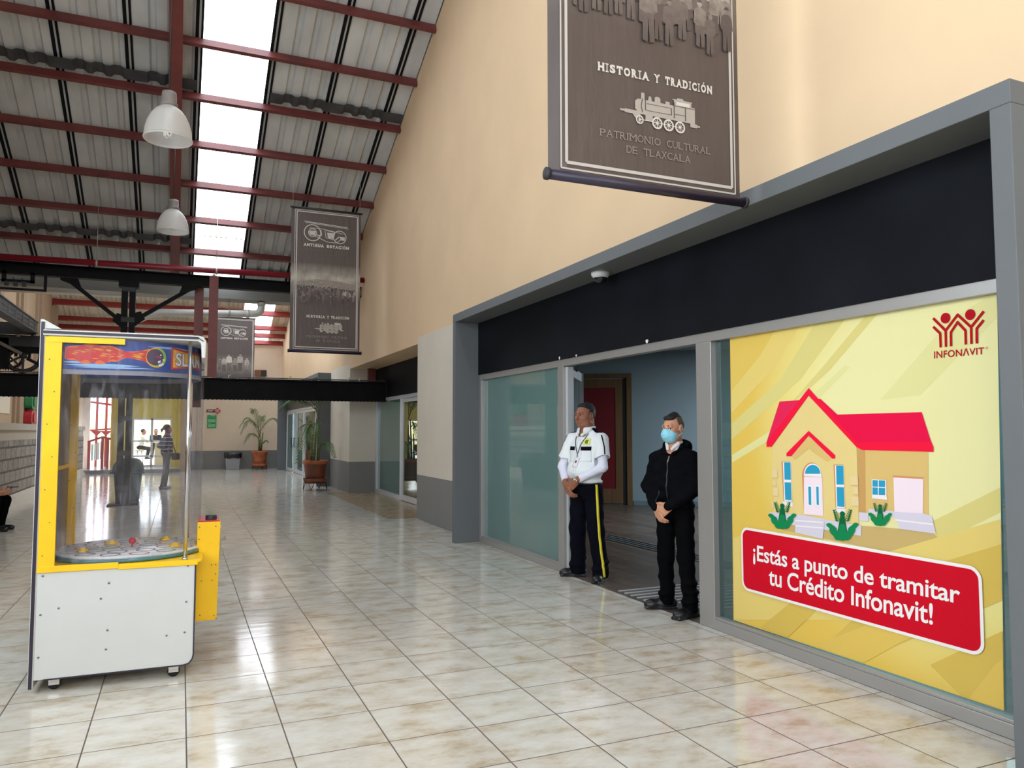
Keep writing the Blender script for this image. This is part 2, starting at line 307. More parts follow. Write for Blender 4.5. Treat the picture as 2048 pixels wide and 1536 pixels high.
# the low step runs only up to the cream end wall
fs = MB(); fs.box(-4.4, -0.02, 30.3, 40, -0.2, 0.13); struct(fs.build('floor_step', M('step_tile', (150, 144, 132), 0.2, var=0.06)), 'raised tiled floor behind the low dark step')
fe = MB(); fe.box(-0.02, 4.45, 30.3, 32.3, -0.2, 0.0); struct(fe.build('floor_end', m_tile))
sr = MB(); sr.box(-4.1, -0.02, 30.27, 30.31, 0.0, 0.131); struct(sr.build('trim_step', m_band), 'dark riser of the low step')

# right wall: pieces between the recessed shop fronts, painted in bands
wr = MB()
def wall_piece(y0, y1, z0, mi):                     # from z0 up to the roof
    n = max(2, int(abs(y1-y0)/1.0)); ys = [y0+(y1-y0)*i/n for i in range(n+1)]
    for c in (RIDGE, 19.55, 25.9):
        if y0 < c < y1: ys.append(c)
    ys.sort()
    pts = [(XW, y, z0) for y in (y0, y1)][::1]; top = [(XW, y, roof_z(y)-0.02) for y in ys][::-1]
    wr.prism(pts+top, (0.22, 0, 0), mi)
def band_piece(y0, y1, top=3.11):
    wr.box(XW, XW+.22, y0, y1, 0, 0.75, 2); wr.box(XW, XW+.22, y0, y1, 0.75, top, 1)
wall_piece(-8, 2.17, 3.11, 0); band_piece(-8, 2.17)
wall_piece(2.17, 9.81, 3.02, 0)
wall_piece(9.81, 12.72, 3.11, 0); band_piece(9.81, 12.72)
wall_piece(12.72, 18.5, 3.0, 0)
wall_piece(18.5, 21.06, 3.13, 0); band_piece(18.5, 21.06, 3.13)
wall_piece(21.06, 30.45, 3.02, 0)
wall_piece(30.45, 32.3, 3.13, 0); band_piece(30.45, 32.3, 3.13)
# reveals and soffit of the second recess
wr.box(XW+.22, 4.5, 18.5, 18.7, 0, .75, 2); wr.box(XW+.22, 4.5, 18.5, 18.7, .75, 3.0, 1)
wr.box(XW+.22, 4.5, 12.52, 12.72, 0, .75, 2); wr.box(XW+.22, 4.5, 12.52, 12.72, .75, 3.0, 1)
wr.box(XW+.22, 4.6, 12.52, 18.7, 3.0, 3.2, 0)
struct(wr.build('wall_right', [m_orange, m_cream, m_band]), 'peach upper wall with cream piers and grey base band')
def grey_frame(name, y0, y1, label, t=0.1):
    b = MB(); b.box(XF, XW+.1, y0, y1, 2.97, 3.08); b.box(XF, XW+.1, y0, y0+t, 0, 2.97); b.box(XF, XW+.1, y1-t, y1, 0, 2.97)
    return struct(b.build(name, m_frame, bevel=0.004), label)
grey_frame('trim_1', 2.17, 9.83, 'thick grey frame around the large shop front')
grey_frame('trim_2', 21.06, 30.45, 'thick grey frame around the far shop front')
fa = MB(); fa.box(XW-.02, XW+.03, 2.27, 9.73, 2.262, 2.97); struct(fa.build('trim_3', m_fascia), 'black fascia panel above the near shop glass')
ch = MB()
for y, z, w, h in ((2.36, 2.38, .035, .03), (2.29, 2.30, .02, .03), (5.6, 2.275, .03, .018), (7.28, 2.275, .02, .02), (6.9, 2.27, .02, .012)):
    ch.prism([(XW-.0215, y+w*math.cos(a)*(.7+.3*math.sin(3*a)), z+h*math.sin(a)) for a in [k*math.pi/4 for k in range(8)]], (.003, 0, 0))
struct(ch.build('trim_chips', M('chipped_plaster', (225, 222, 215), 0.8)), 'small white paint chips on the black fascia')
fb = MB(); fb.box(4.36, 4.42, 12.72, 18.5, 2.27, 3.0); struct(fb.build('trim_4', m_fascia), 'black fascia above the second shop door')
fc = MB(); fc.box(XW-.02, XW+.03, 21.16, 30.35, 2.27, 2.97); struct(fc.build('trim_5', M('dark_fascia_far', (52, 52, 52), 0.5)), 'dark fascia above the far shop front')

# aluminium shop fronts
def shopfront(name, label, x, y0, y1, z1, posts, panes, mat_f, mat_g, depth=.09, sill=.075, fw=.055):
    b = MB(); b.box(x, x+depth, y0, y1, z1-.075, z1)
    for (a, c) in posts: b.box(x, x+depth, a, c, 0, z1-.075)
    for (a, c) in panes: b.box(x, x+depth, a, c, 0, sill); b.box(x+.004, x+depth-.01, a, c, sill, sill+.02)
    o = struct(b.build(name, mat_f, bevel=0.004), label)
    for i_, (a, c) in enumerate(panes):
        g = MB(); g.add([(x+.05, a, sill+.01), (x+.05, c, sill+.01), (x+.05, c, z1-.07), (x+.05, a, z1-.07)], [(0, 1, 2, 3)]); g.build('glass', mat_g[i_] if isinstance(mat_g, list) else mat_g, o)
    return o
shopfront('window_1', 'aluminium shop front with teal tinted glass', XW, 2.27, 9.73, 2.262, [(9.66, 9.73), (7.24, 7.365), (4.76, 4.945), (2.27, 2.34)], [(7.365, 9.66), (2.34, 4.76)], m_alu, [m_glass, m_glass_dark])
# open door leaf in the near shop front
dl = MB(); P0, P1 = Vector((3.80, 7.22, 0)), Vector((4.36, 8.02, 0))
for z in (0.06, 2.13): dl.bar(P0+Vector((0, 0, z)), P1+Vector((0, 0, z)), .045, .10)
for p in (P0, P1): dl.bar(p+Vector((0, 0, .01)), p+Vector((0, 0, 2.18)), .05, .07)
dr = struct(dl.build('door_1', m_alu_w), 'open glazed aluminium door leaf swung into the shop')
g = MB(); g.add([tuple(P0+Vector((0, 0, .1))), tuple(P1+Vector((0, 0, .1))), tuple(P1+Vector((0, 0, 2.1))), tuple(P0+Vector((0, 0, 2.1)))], [(0, 1, 2, 3)]); g.build('glass', m_glass2, dr)
dc = MB(); dc.bar(P1+Vector((-.05, -.06, 2.12)), P1+Vector((-.22, -.02, 2.12)), .05, .06); dc.bar(P1+Vector((-.1, -.1, 2.16)), Vector((3.84, 7.1, 2.19)), .012, .02); dc.build('door_closer', m_dark, dr)
# second shop front, set back, with sliding doors and pull handles
w2 = shopfront('window_2', 'recessed aluminium shop front with sliding doors', 4.36, 12.72, 18.5, 2.27, [(18.38, 18.5), (16.1, 16.2), (12.72, 12.8)], [(16.2, 18.38)], m_alu_w, m_glass)
def sliding_leaf(name, x, y0, y1, z1, handle_y, label, mat_g=m_glass2, rail=.13):
    b = MB(); b.box(x, x+.045, y0, y1, z1-.08, z1); b.box(x, x+.045, y0, y1, .01, rail)
    b.box(x, x+.045, y0, y0+.07, rail, z1-.08); b.box(x, x+.045, y1-.07, y1, rail, z1-.08)
    o = struct(b.build(name, m_alu_w, bevel=.003), label)
    g = MB(); g.add([(x+.022, y0+.07, rail), (x+.022, y1-.07, rail), (x+.022, y1-.07, z1-.08), (x+.022, y0+.07, z1-.08)], [(0, 1, 2, 3)]); g.build('glass', mat_g, o)
    h = MB(); h.tube([(x, handle_y, .92), (x-.06, handle_y, .92), (x-.06, handle_y, 1.24), (x, handle_y, 1.24)], .012, 8); h.build('door_handle', m_black, o)
    return o
sliding_leaf('door_2', 4.375, 14.62, 16.1, 2.19, 14.68, 'sliding glass door leaf of the recessed shop')
sliding_leaf('door_3', 4.33, 12.9, 14.62, 2.19, 14.52, 'sliding glass door leaf beside the cream pier')
shopfront('window_3', 'far aluminium shop front in the grey frame', XW, 21.16, 30.35, 2.27, [(30.25, 30.35), (26.1, 26.25), (21.16, 21.26)], [(21.26, 23.6)], m_alu_w, m_glass)
sliding_leaf('door_4', XW-.03, 28.2, 30.25, 2.19, 28.35, 'white framed glass door leaf at the far end of the far shop', m_glass)
sliding_leaf('door_5', XW+.02, 26.25, 28.2, 2.19, 28.05, 'white framed glass door leaf next to the far grey post', m_glass)
sliding_leaf('door_6', XW+.02, 23.7, 26.1, 2.19, 24.0, 'glass door leaf behind the nearer potted palm', m_clear)

# rooms behind the shop fronts
m_blue = M('blue_grey_paint', (130, 150, 160), 0.6, var=0.02, scale=1)
m_plank = brick_material('grey_wood_planks', (98, 88, 80), (80, 71, 64), (52, 47, 44), 1.2, 0.19, 0.004, 0.35, 0.4, 'yx', 0.15)
sfl = MB(); sfl.box(XW+.0, 12.5, 1.8, 12.3, -.15, 0.002); sfl.add([(XW+.0, 12.3, 0.002), (12.5, 12.3, .002), (12.5, 15.5, .002), (4.6, 15.5, .002), (4.6, 12.3, .002)], [(0, 1, 2, 3, 4)]); struct(sfl.build('floor_shop', m_plank), 'dark grey wood plank floor inside the shop')
DW = Vector((1.03, -.79, 0)).normalized(); A0 = Vector((8.36, 13.25, 0))
sw = MB(); pA = A0-DW*2.6; pB = A0+DW*4.6; nrm = Vector((.79, 1.03, 0)).normalized()*0.15
sw.prism([tuple(pA), tuple(pB), tuple(pB+nrm), tuple(pA+nrm)], (0, 0, 3.1)); sw.box(12.0, 12.2, 1.6, 12.5, 0, 3.1); sw.box(XW+.24, 12.2, 1.6, 1.8, 0, 3.1); sw.box(4.6, 4.75, 12.4, 15.6, 0, 3.1); sw.box(4.0, 4.75, 12.3, 12.45, 0, 3.1); sw.box(4.6, 7.0, 15.3, 15.5, 0, 3.1)
struct(sw.build('wall_shop', m_blue), 'blue grey wall inside the shop')
sc_ = MB(); sc_.box(XW+.1, 12.3, 1.7, 15.6, 3.1, 3.2); struct(sc_.build('ceiling_shop', M('shop_ceiling_paint', (150, 160, 165), 0.8)))
bsb = MB(); bsb.prism([tuple(A0-nrm*.12+DW*.05), tuple(pB-nrm*.12), tuple(pB), tuple(A0+DW*.05)], (0, 0, .09)); struct(bsb.build('baseboard_shop', M('blue_baseboard', (100, 122, 132), .5)))
m_wood = M('oak_door_wood', (104, 78, 48), 0.5, var=0.2, scale=3, stretch=(6, 6, .5)); m_redpanel = M('dark_red_panel', (108, 4, 22), 0.55)
def dpt(s, z, off=0.0): p = A0-DW*s - nrm*(off/0.15); return (p.x, p.y, z)
dd = MB()
def dbox(s0, s1, z0, z1, o0, o1, mi=0): dd.prism([dpt(s0, z0, o0), dpt(s1, z0, o0), dpt(s1, z0, o1), dpt(s0, z0, o1)], (0, 0, z1-z0), mi)
dbox(-.03, .07, 0, 2.66, .0, .06); dbox(1.22, 1.32, 0, 2.66, .0, .06); dbox(.07, 1.22, 2.58, 2.66, 0, .06)
dbox(.16, .30, 0.03, 2.55, .0, .035); dbox(1.02, 1.2, 0.03, 2.55, 0, .035); dbox(.30, 1.02, 0.03, .32, 0, .035); dbox(.30, 1.02, 2.37, 2.55, 0, .035); dbox(.07, .16, 0.0, 2.56, 0, .012, 1)
ird = struct(dd.build('door_7', [m_wood, m_dark]), 'wooden interior door with a dark red panel')
dd = MB(); dbox(.30, 1.02, .32, 2.37, 0, .02); dd.build('door_panel', m_redpanel, ird)
# metal floor strips in the shop
gr = MB()
for k in range(10): gr.bar((3.78 if k < 5 else 4.0, 6.22-.105*k, .005), (4.95, 6.22-.105*k, .005), .026, .008)
tag(gr.build('entrance_grating', m_alu_w), 'metal bar grating let into the dark shop floor at the doorway', 'floor grating')
gr2 = MB()
for k in range(4): gr2.bar((5.40+.09*k, 9.6, .008), (5.55+.09*k, 4.0, .008), .025, .012)
tag(gr2.build('floor_strips', m_irongrey), 'long thin metal strips set in the dark shop floor', 'floor strips')
b3 = MB(); b3.box(6.6, 6.7, 15.5, 30.6, 0, 3.1); b3.box(4.0, 6.7, 30.4, 30.6, 0, 3.1); b3.box(4.5, 6.7, 20.9, 21.1, 0, 3.1); b3.box(3.95, 6.7, 15.5, 30.6, 3.1, 3.2); b3.box(4.45, 6.6, 12.5, 30.5, -.1, -.002); b3.box(4.45, 6.6, 12.72, 18.6, -.05, .001)
struct(b3.build('wall_back_shops', m_cream))
pt = MB(); pt.box(5.4, 5.5, 12.7, 18.6, 0, 3.1); struct(pt.build('wall_second_shop', M('grey_partition', (120, 132, 130), .6)))

# left wall: rough stone wainscot, ledge, upper wall with pilasters
m_stone = brick_material('rough_stone_blocks', (178, 170, 160), (156, 149, 140), (112, 106, 100), 0.52, 0.235, 0.022, 0.9, 0.5, 'yz', 0.8)
m_leftwall = M('left_wall_paint', (176, 152, 126), 0.8, var=0.04, scale=1.5)
wl = MB()
wl.box(-4.3, -3.1, -8, 30.2, 0, 1.315, 0); wl.box(-4.3, -3.12, -8, 30.2, 1.315, 1.52, 1); wl.box(-4.3, -3.06, -8, 30.2, 1.52, 1.655, 1)
ysl = [-8, RIDGE, 19.55, 25.9, 32.3]
wl.prism([(-4.16, 7.0, 1.655), (-4.16, 32.3, 1.655)]+[(-4.16, y, roof_z(y)-.02) for y in (32.3, 25.9, 19.55, 7.0)], (-.2, 0, 0), 2)
wl.prism([(-4.16, -6.0, 6.2), (-4.16, 7.0, 6.2), (-4.16, 7.0, roof_z(7.)-.02), (-4.16, RIDGE, roof_z(RIDGE)-.02), (-4.16, -6.0, roof_z(-6.)-.02)], (-.2, 0, 0), 2)
wl.prism([(-4.16, -8.0, 1.655), (-4.16, -6.0, 1.655), (-4.16, -6.0, roof_z(-6.)-.02), (-4.16, -8.0, roof_z(-8.)-.02)], (-.2, 0, 0), 2)
for y in np.arange(9.7, 32, 2.9):
    wl.box(-4.16, -4.02, y, y+.42, 1.655, min(roof_z(y), roof_z(y+.42))-.06, 3); wl.box(-4.16, -4.09, y-.22, y+.64, 1.655, min(roof_z(y-.22), roof_z(y+.64))-.06, 3)
wl.prism([(-3.1, 16.0, 0), (-2.98, 16.0, 0), (-3.1, 16.0, .22)], (0, 14, 0), 1)
struct(wl.build('wall_left', [m_stone, m_cream, m_leftwall, M('pilaster_paint', (160, 136, 112), .8, var=.04)]), 'stone wainscot and cream upper wall with pilasters')

wre = MB(); wre.box(-4.3, XW+.2, -8.2, -8.0, 0, 4.6); struct(wre.build('wall_rear_added', m_cream), 'unseen rear wall added to cut bright reflections, open above')  # put in out of view to keep bright sky out of the reflections
wg6 = MB()
for y in np.arange(-6, 7.01, 3.25): wg6.box(-4.3, -4.2, y-.05, y+.05, 1.655, 6.2)
for z in (1.70, 3.9, 6.15): wg6.box(-4.29, -4.21, -6, 7, z-.04, z+.04)
w6 = struct(wg6.build('window_added', m_alu_w)); g = MB(); g.add([(-4.25, -6, 1.66), (-4.25, 7, 1.66), (-4.25, 7, 6.2), (-4.25, -6, 6.2)], [(0, 1, 2, 3)]); g.build('glass', m_clear, w6)  # out-of-view glazing, added to let light in from the left
# end wall of the far hall, yellow door wall, side opening
we = MB()
def end_piece(x0, x1, z0, z1, mi): we.box(x0, x1, 32.1, 32.3, z0, z1, mi)
we.prism([(-.02, 32.1, 0), (XW+.2, 32.1, 0), (XW+.2, 32.1, roof_z(32.1)-.17), (-.02, 32.1, roof_z(32.1)-.17)], (0, .2, 0), 1)
we.box(-.02, XW, 32.085, 32.1, 0, .72, 2); end_piece(-4.3, -.02, 3.0, roof_z(32.1)-.17, 1); end_piece(-4.3, -3.12, 0, 3.0, 1)
we.box(-.02, .52, 31.98, 32.1, 0, roof_z(32.1)-.17, 1); we.box(-.02, .52, 31.965, 31.98, 0, .72, 2); we.box(-.02, .16, 31.9, 31.98, 0, 3.2, 3)
struct(we.build('wall_end', [m_orange, M('end_wall_paint', (226, 208, 186), .75, var=.02), m_band, M('beige_pilaster', (190, 164, 128), .7)]), 'cream end wall with grey base band')
wy = MB(); wy.box(-2.42, -1.72, 32.6, 32.8, .13, 3.2); wy.box(-.34, .1, 32.6, 32.8, .13, 3.2); wy.box(-1.72, -.34, 32.6, 32.8, 1.99, 3.2); wy.box(-2.44, -2.40, 32.3, 32.8, .13, 3.2, 1); wy.box(-.12, .1, 32.3, 32.62, .13, 3.2); wy.box(-4.3, .1, 32.3, 32.8, 3.1, 3.3)
struct(wy.build('wall_yellow', [M('yellow_wall_paint', (212, 196, 96), .7, var=.04), M('orange_wall_paint', (222, 172, 84), .7)]), 'yellow wall around the far exit door')
xd = MB()
for x0, x1 in ((-1.72, -1.66), (-1.08, -1.0), (-.40, -.34)): xd.box(x0, x1, 32.62, 32.68, .13, 1.99)
for z0, z1 in ((.13, .19), (.50, .56), (1.08, 1.14), (1.92, 1.99)): xd.box(-1.66, -.40, 32.62, 32.68, z0, z1)
xo = struct(xd.build('door_8', m_alu_w), 'white framed glazed exit door at the far end')
g = MB(); g.add([(-1.66, 32.65, .19), (-.40, 32.65, .19), (-.40, 32.65, 1.92), (-1.66, 32.65, 1.92)], [(0, 1, 2, 3)]); g.build('glass', m_clear, xo)
og = MB(); og.box(-20, 20, 40, 90, -.2, .0); og.box(-20, 20, 32.8, 40, -.2, .1); struct(og.build('ground_outside', M('pale_paving', (205, 202, 190), .8)))

# ---------------------------------------------------------------- roofs
def sheet_profile(x0, x1, pitch=1.083, first=-2.995, ribs=3, rw=.055, h=.05):
    pts = []; x = x0
    xs = []
    k0 = int(math.floor((x0-first)/pitch)); c = first+k0*pitch
    while c < x1+pitch:
        for i in range(1, ribs+1): xs.append(c+pitch*i/(ribs+1))
        c += pitch
    pts.append((x0, 0))
    for q in xs:
        if x0+rw*1.6 < q < x1-rw*1.6: pts += [(q-rw*1.1, 0), (q-rw*.55, h), (q+rw*.55, h), (q+rw*1.1, 0)]
    pts.append((x1, 0)); return pts
def sheet(mb, x0, x1, ya, za, yb, zc, mi=0, **kw):
    pr = sheet_profile(x0, x1, **kw); v = [(x, ya, za+h) for x, h in pr]+[(x, yb, zc+h) for x, h in pr]; n = len(pr)
    mb.add(v, [(i, i+1, n+i+1, n+i) for i in range(n-1)], mi)
SX0, SX1 = 0.16, 1.245
SEAMS = [-4.08, -2.995, -1.93, -.90, .13, 1.275, 2.33, 3.40]
ce = MB()
for (ya, yb) in ((-8.0, RIDGE), (RIDGE, 19.62)):
    za, zc = roof_z(ya+1e-6), roof_z(yb-1e-6) if yb < 19.6 else zb(19.62)+.16
    for x0, x1 in ((-4.3, SX0), (SX1, XW+.3)): sheet(ce, x0, x1, ya, za, yb, zc, 0)
    for c in SEAMS:
        for dx, w in ((-.045, .05), (.03, .035)):
            a = [(c+dx-w/2, ya, za-.022), (c+dx+w/2, ya, za-.022), (c+dx+w/2, yb, zc-.022), (c+dx-w/2, yb, zc-.022)]
            ce.prism(a, (0, 0, .02), 1)
# dark ribbed end laps of the sheets beside two of the purlins
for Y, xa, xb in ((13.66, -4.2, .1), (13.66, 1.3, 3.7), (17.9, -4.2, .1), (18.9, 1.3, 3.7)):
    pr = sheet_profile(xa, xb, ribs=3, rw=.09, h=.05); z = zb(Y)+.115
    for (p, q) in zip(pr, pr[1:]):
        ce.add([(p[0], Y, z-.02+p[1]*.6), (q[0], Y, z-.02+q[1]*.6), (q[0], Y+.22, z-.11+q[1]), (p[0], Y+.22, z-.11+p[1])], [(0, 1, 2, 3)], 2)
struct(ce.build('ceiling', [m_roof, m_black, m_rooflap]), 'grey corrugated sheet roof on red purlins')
ce2 = MB(); Z0 = zb(19.55)+.16; ZR = 5.22+.405*6.1
for x0, x1 in ((-4.3, -2.6), (-1.5, 1.0), (3.14, XW+.3)): sheet(ce2, x0, x1, 19.62, Z0, 25.9, ZR, 0, ribs=5, rw=.06)
for x0, x1 in ((-4.3, 2.05), (3.14, XW+.3)): sheet(ce2, x0, x1, 25.9, ZR, 32.4, 5.06, 0, ribs=6, rw=.05, h=.045)
struct(ce2.build('ceiling_far', m_roof2), 'pale corrugated sheet roof over the far hall')
s1 = MB(); s1.add([(SX0-.01, RIDGE, roof_z(RIDGE)+.02), (SX1+.01, RIDGE, roof_z(RIDGE)+.02), (SX1+.01, 19.5, zb(19.5)+.18), (SX0-.01, 19.5, zb(19.5)+.18)], [(0, 1, 2, 3)])
s1.add([(SX0-.01, -7.9, roof_z(-7.9)+.02), (SX1+.01, -7.9, roof_z(-7.9)+.02), (SX1+.01, RIDGE, roof_z(RIDGE)+.02), (SX0-.01, RIDGE, roof_z(RIDGE)+.02)], [(0, 1, 2, 3)])
struct(s1.build('window_4', m_sky_sheet), 'clear skylight strip in the near roof')
s2 = MB(); s2.add([(2.04, 25.9, ZR+.02), (3.15, 25.9, ZR+.02), (3.15, 32.3, 5.12), (2.04, 32.3, 5.12)], [(0, 1, 2, 3)]); s2.add([(-2.61, 19.62, Z0+.02), (-1.49, 19.62, Z0+.02), (-1.49, 25.9, ZR+.02), (-2.61, 25.9, ZR+.02)], [(0, 1, 2, 3)]); s2.add([(.99, 19.62, Z0+.02), (3.15, 19.62, Z0+.02), (3.15, 25.9, ZR+.02), (.99, 25.9, ZR+.02)], [(0, 1, 2, 3)]); struct(s2.build('window_5', m_sky_sheet), 'clear skylight strip in the far roof, with unseen strips added for light')  # strips over the rising slope are unseen, added to brighten the far hall

# purlins, one object each
ORD = ['lowest', 'second', 'third', 'fourth', 'fifth', 'sixth', 'seventh', 'eighth']
def c_section(mb, x0, x1, Y, z, h=.15, w=.07, t=.008, s=SL):
    # web plus two flanges, tilted with the roof
    cs, sn = math.cos(s), -math.sin(s)
    def q(a, b): return (Y+a*cs-b*sn*1.0, z+a*sn+b*cs)
    def boxp(a0, a1, b0, b1):
        c = [q(a0, b0), q(a1, b0), q(a1, b1), q(a0, b1)]; mb.prism([(x0, *p) for p in c], (x1-x0, 0, 0))
    boxp(0, w, 0, t); boxp(0, w, h-t, h); boxp(0, t, t, h-t); boxp(w-t, w, t, .02)
ys = [18.28, 17.20, 16.13, 15.05, 13.95, 12.85, 11.75, 10.65, 9.55, 8.45, 7.35]
for i, Y in enumerate(ys):
    b = MB(); c_section(b, -4.14, XW-.01, Y-.035, zb(Y)+.0, .135)
    o = b.build('roof_purlin', m_purlin)
    names = ['lowest purlin, right above the red pipe', 'second purlin up from the red pipe', 'third purlin up from the red pipe', 'fourth purlin up from the red pipe', 'fifth purlin up, crossing behind the nearer pendant lamp',
             'sixth purlin up, above the nearer pendant lamp', 'uppermost purlin in sight, at the top edge of the photo']
    tag(o, ('dark red steel roof '+names[i]) if i < 7 else 'dark red steel roof purlin high overhead out of the photo', 'purlin', 'near roof purlins')
for i, (Y, z) in enumerate(((32.0, 5.04), (31.45, 5.26), (30.9, 5.49), (29.9, 5.9), (28.9, 6.30), (27.9, 6.7))):
    b = MB(); c_section(b, -4.14, XW-.01, Y-.03, z-.06, .17 if i < 3 else .2, .07)
    tag(b.build('roof_purlin', m_purlin2), 'bright red steel purlin of the far pale roof, '+['lowest, on the end wall', 'second from the end wall', 'third from the end wall', 'fourth from the end wall', 'fifth from the end wall', 'sixth from the end wall'][i], 'purlin', 'far roof purlins')
ra = MB()
def slope_beam(mb, x, ya, yb, zo, w, h):
    for (z0, z1, ww) in ((zo, zo+.014, w), (zo+h-.014, zo+h, w), (zo+.014, zo+h-.014, .012)):
        mb.prism([(x-ww/2, ya, zb(ya)+z0), (x+ww/2, ya, zb(ya)+z0), (x+ww/2, yb, zb(yb)+z0), (x-ww/2, yb, zb(yb)+z0)], (0, 0, z1-z0))
slope_beam(ra, -.215, 2.2, 18.9, -.26, .19, .25)
rt = thing('roof_rafter', 'dark red sloping steel beam under the purlins, left of the skylight', 'roof beam', (-.215, 10, zb(10)))
ra.build('beam', m_rafter, rt, world=True)
for i, Y in enumerate(ys[:8]):
    b = MB()
    for sx in (-1, 1): b.box(-.215+sx*.06-.03, -.215+sx*.06+.03, Y-.02, Y+.05, zb(Y)-.20, zb(Y)-.012)
    b.build('purlin_clip', m_purlin, rt, world=True)

# ================================================================== STEELWORK, PIPES, THE OLD WAGON
def i_beam_x(mb, x0, x1, Y, z0, z1, w=.2, tf=.02, tw=.015):
    mb.box(x0, x1, Y-w/2, Y+w/2, z0, z0+tf); mb.box(x0, x1, Y-w/2, Y+w/2, z1-tf, z1); mb.box(x0, x1, Y-tw/2, Y+tw/2, z0+tf, z1-tf)
b = MB(); i_beam_x(b, -4.1, 4.34, 17.4, 2.17, 2.62, .22, .03)
for k in range(98): b.ball((-4.0+k*.085, 17.31, 2.167), .016, 6)
lb = thing('mezzanine_beam', 'long black steel I-beam crossing the hall low, from the stone wall to the second shop', 'beam', (0, 17.4, 2.17))
b.build('beam', m_black, lb, world=True)
b = MB(); b.tube([(-4.0, 17.33, 2.645), (4.3, 17.33, 2.645)], .014, 6); b.build('conduit', m_irongrey, lb, world=True)
for x in (.9, 2.15, 3.45, 3.7, -2.2):
    b = MB(); b.tube([(x, 17.32, 2.62), (x, 17.32, 2.68), (x+.05, 17.32, 2.69)], .012, 6); b.build('conduit_clip', m_pvc, lb, world=True)
b = MB(); i_beam_x(b, -4.1, XW-.01, 17.4, 4.56, 4.80, .2, .022)
ub = tag(b.build('roof_beam', m_black), 'black steel I-beam under the lower edge of the near roof, below the red pipe', 'beam')
cl = thing('steel_column', 'black riveted steel column with two knee braces, behind the arcade cabinet', 'column', (-1.055, 17.4, 0))
for sx in (-1, 1):
    b = MB(); x = -1.055+sx*.072
    b.box(x-.055, x+.055, 17.30, 17.315, .02, 4.55); b.box(x-.055, x-.043, 17.315, 17.48, .02, 4.55); b.box(x+.043, x+.055, 17.315, 17.48, .02, 4.55)
    b.build('channel', m_black, cl, world=True)
b = MB()
for z in (.3, 1.0, 1.7, 2.9, 3.72, 4.35): b.box(-1.18, -.93, 17.292, 17.30, z, z+.1)
b.build('batten_plate', m_iron, cl, world=True)
b = MB(); b.box(-1.33, -.78, 17.2, 17.6, 0, .025); b.build('base_plate', m_black, cl, world=True)
b = MB(); b.box(-1.24, -.87, 17.28, 17.52, 4.44, 4.555); b.build('column_cap', m_black, cl, world=True)
for x0, z0, x1, z1, sx in ((-1.16, 3.72, -2.12, 4.50, -1), (-.92, 3.78, .10, 4.50, 1)):
    b = MB(); b.bar((x0, 17.40, z0), (x1, 17.40, z1), .09, .075)
    b.prism([(x1-sx*.22, 17.34, 4.36), (x1-sx*.15, 17.34, 4.555), (x1+sx*.16, 17.34, 4.555), (x1+sx*.16, 17.34, 4.50)], (0, .012, 0)); b.prism([(x0-sx*.1, 17.34, z0-.22), (x0+sx*.18, 17.34, z0+.02), (x0+sx*.10, 17.34, z0+.18), (x0-sx*.1, 17.34, z0+.12)], (0, .012, 0))
    b.build('knee_brace', m_black, cl, world=True)
b = MB(); b.tube([(-4.12, 17.02, 4.80), (XW-.02, 17.02, 4.90)], .062, 14)
sp = thing('sprinkler_pipe', 'glossy red sprinkler pipe running across under the near roof', 'pipe', (0, 17.02, 4.84)); b.build('pipe', m_pipered, sp, world=True)
for x in (-1.62, .60, 2.6):
    b = MB(); z = 4.845+x*.0125; b.lathe([(.068, -.02), (.07, -.02), (.07, .02), (.068, .02)], (x, 17.02, z), 14, axis='x'); b.tube([(x, 17.02, z+.06), (x, 17.02, zb(17.02)-.01)], .006, 6); b.build('pipe_hanger', m_alu, sp, world=True)
# red posts standing on the low beam
def red_post(x, y, z0, z1, label):
    t = thing('red_post', label, 'steel post', (x, y, z0)); b = MB(); w = .09
    b.box(x-w, x+w, y-.05, y-.04, z0, z1); b.box(x-w, x-w+.012, y-.04, y+.05, z0, z1); b.box(x+w-.012, x+w, y-.04, y+.05, z0, z1); b.build('post', m_rafter, t, world=True)
    b = MB(); b.box(x-w*.6, x+w*.6, y-.05, y+.05, z1, z1+.012); b.tube([(x, y, z1+.01), (x, y, z1+.05)], .022, 8); b.build('post_cap', m_alu, t, world=True)
red_post(.565, 17.25, 2.625, 4.78, 'wider red steel post on the low black beam, under the red pipe')
red_post(.285, 17.62, 2.0, 4.6, 'red steel post in shade just behind the other red post')
red_post(4.12, 17.9, 2.63, 2.97, 'short piece of red steel post under the soffit of the second shop recess')
# gutter and rain-water pipes
gz0 = zb(19.55)-.05
b = MB(); b.box(-4.1, XW-.02, 19.42, 19.44, gz0-.22, gz0+.16); b.box(-4.1, XW-.02, 19.44, 19.95, gz0-.22, gz0-.2); b.box(-4.1, XW-.02, 19.93, 19.95, gz0-.22, gz0+.1)
tag(b.build('valley_gutter', M('zinc_gutter', (128, 128, 124), .5, .2)), 'long grey valley gutter between the two roofs above the black beam', 'gutter')
def fillet(pts, r=.16, n=6):
    out = [Vector(pts[0])]
    for a, p, c in zip(pts, pts[1:], pts[2:]):
        a, p, c = Vector(a), Vector(p), Vector(c); u = (a-p).normalized(); w = (c-p).normalized()
        for i in range(n+1):
            t = i/n; out.append((p+u*r)*(1-t)**2+p*2*t*(1-t)+(p+w*r)*t*t)
    out.append(Vector(pts[-1])); return out
dp = thing('drain_pipe', 'white rain pipe dropping from the gutter and running level past the red posts', 'pipe', (1.74, 19.5, 4.3))
b = MB(); b.tube(fillet([(1.74, 19.60, gz0-.26), (1.74, 19.5, 4.36), (-.62, 19.5, 4.26), (-1.2, 19.5, 3.95)], .2), .088, 14); b.build('pipe', m_pvc, dp, world=True)
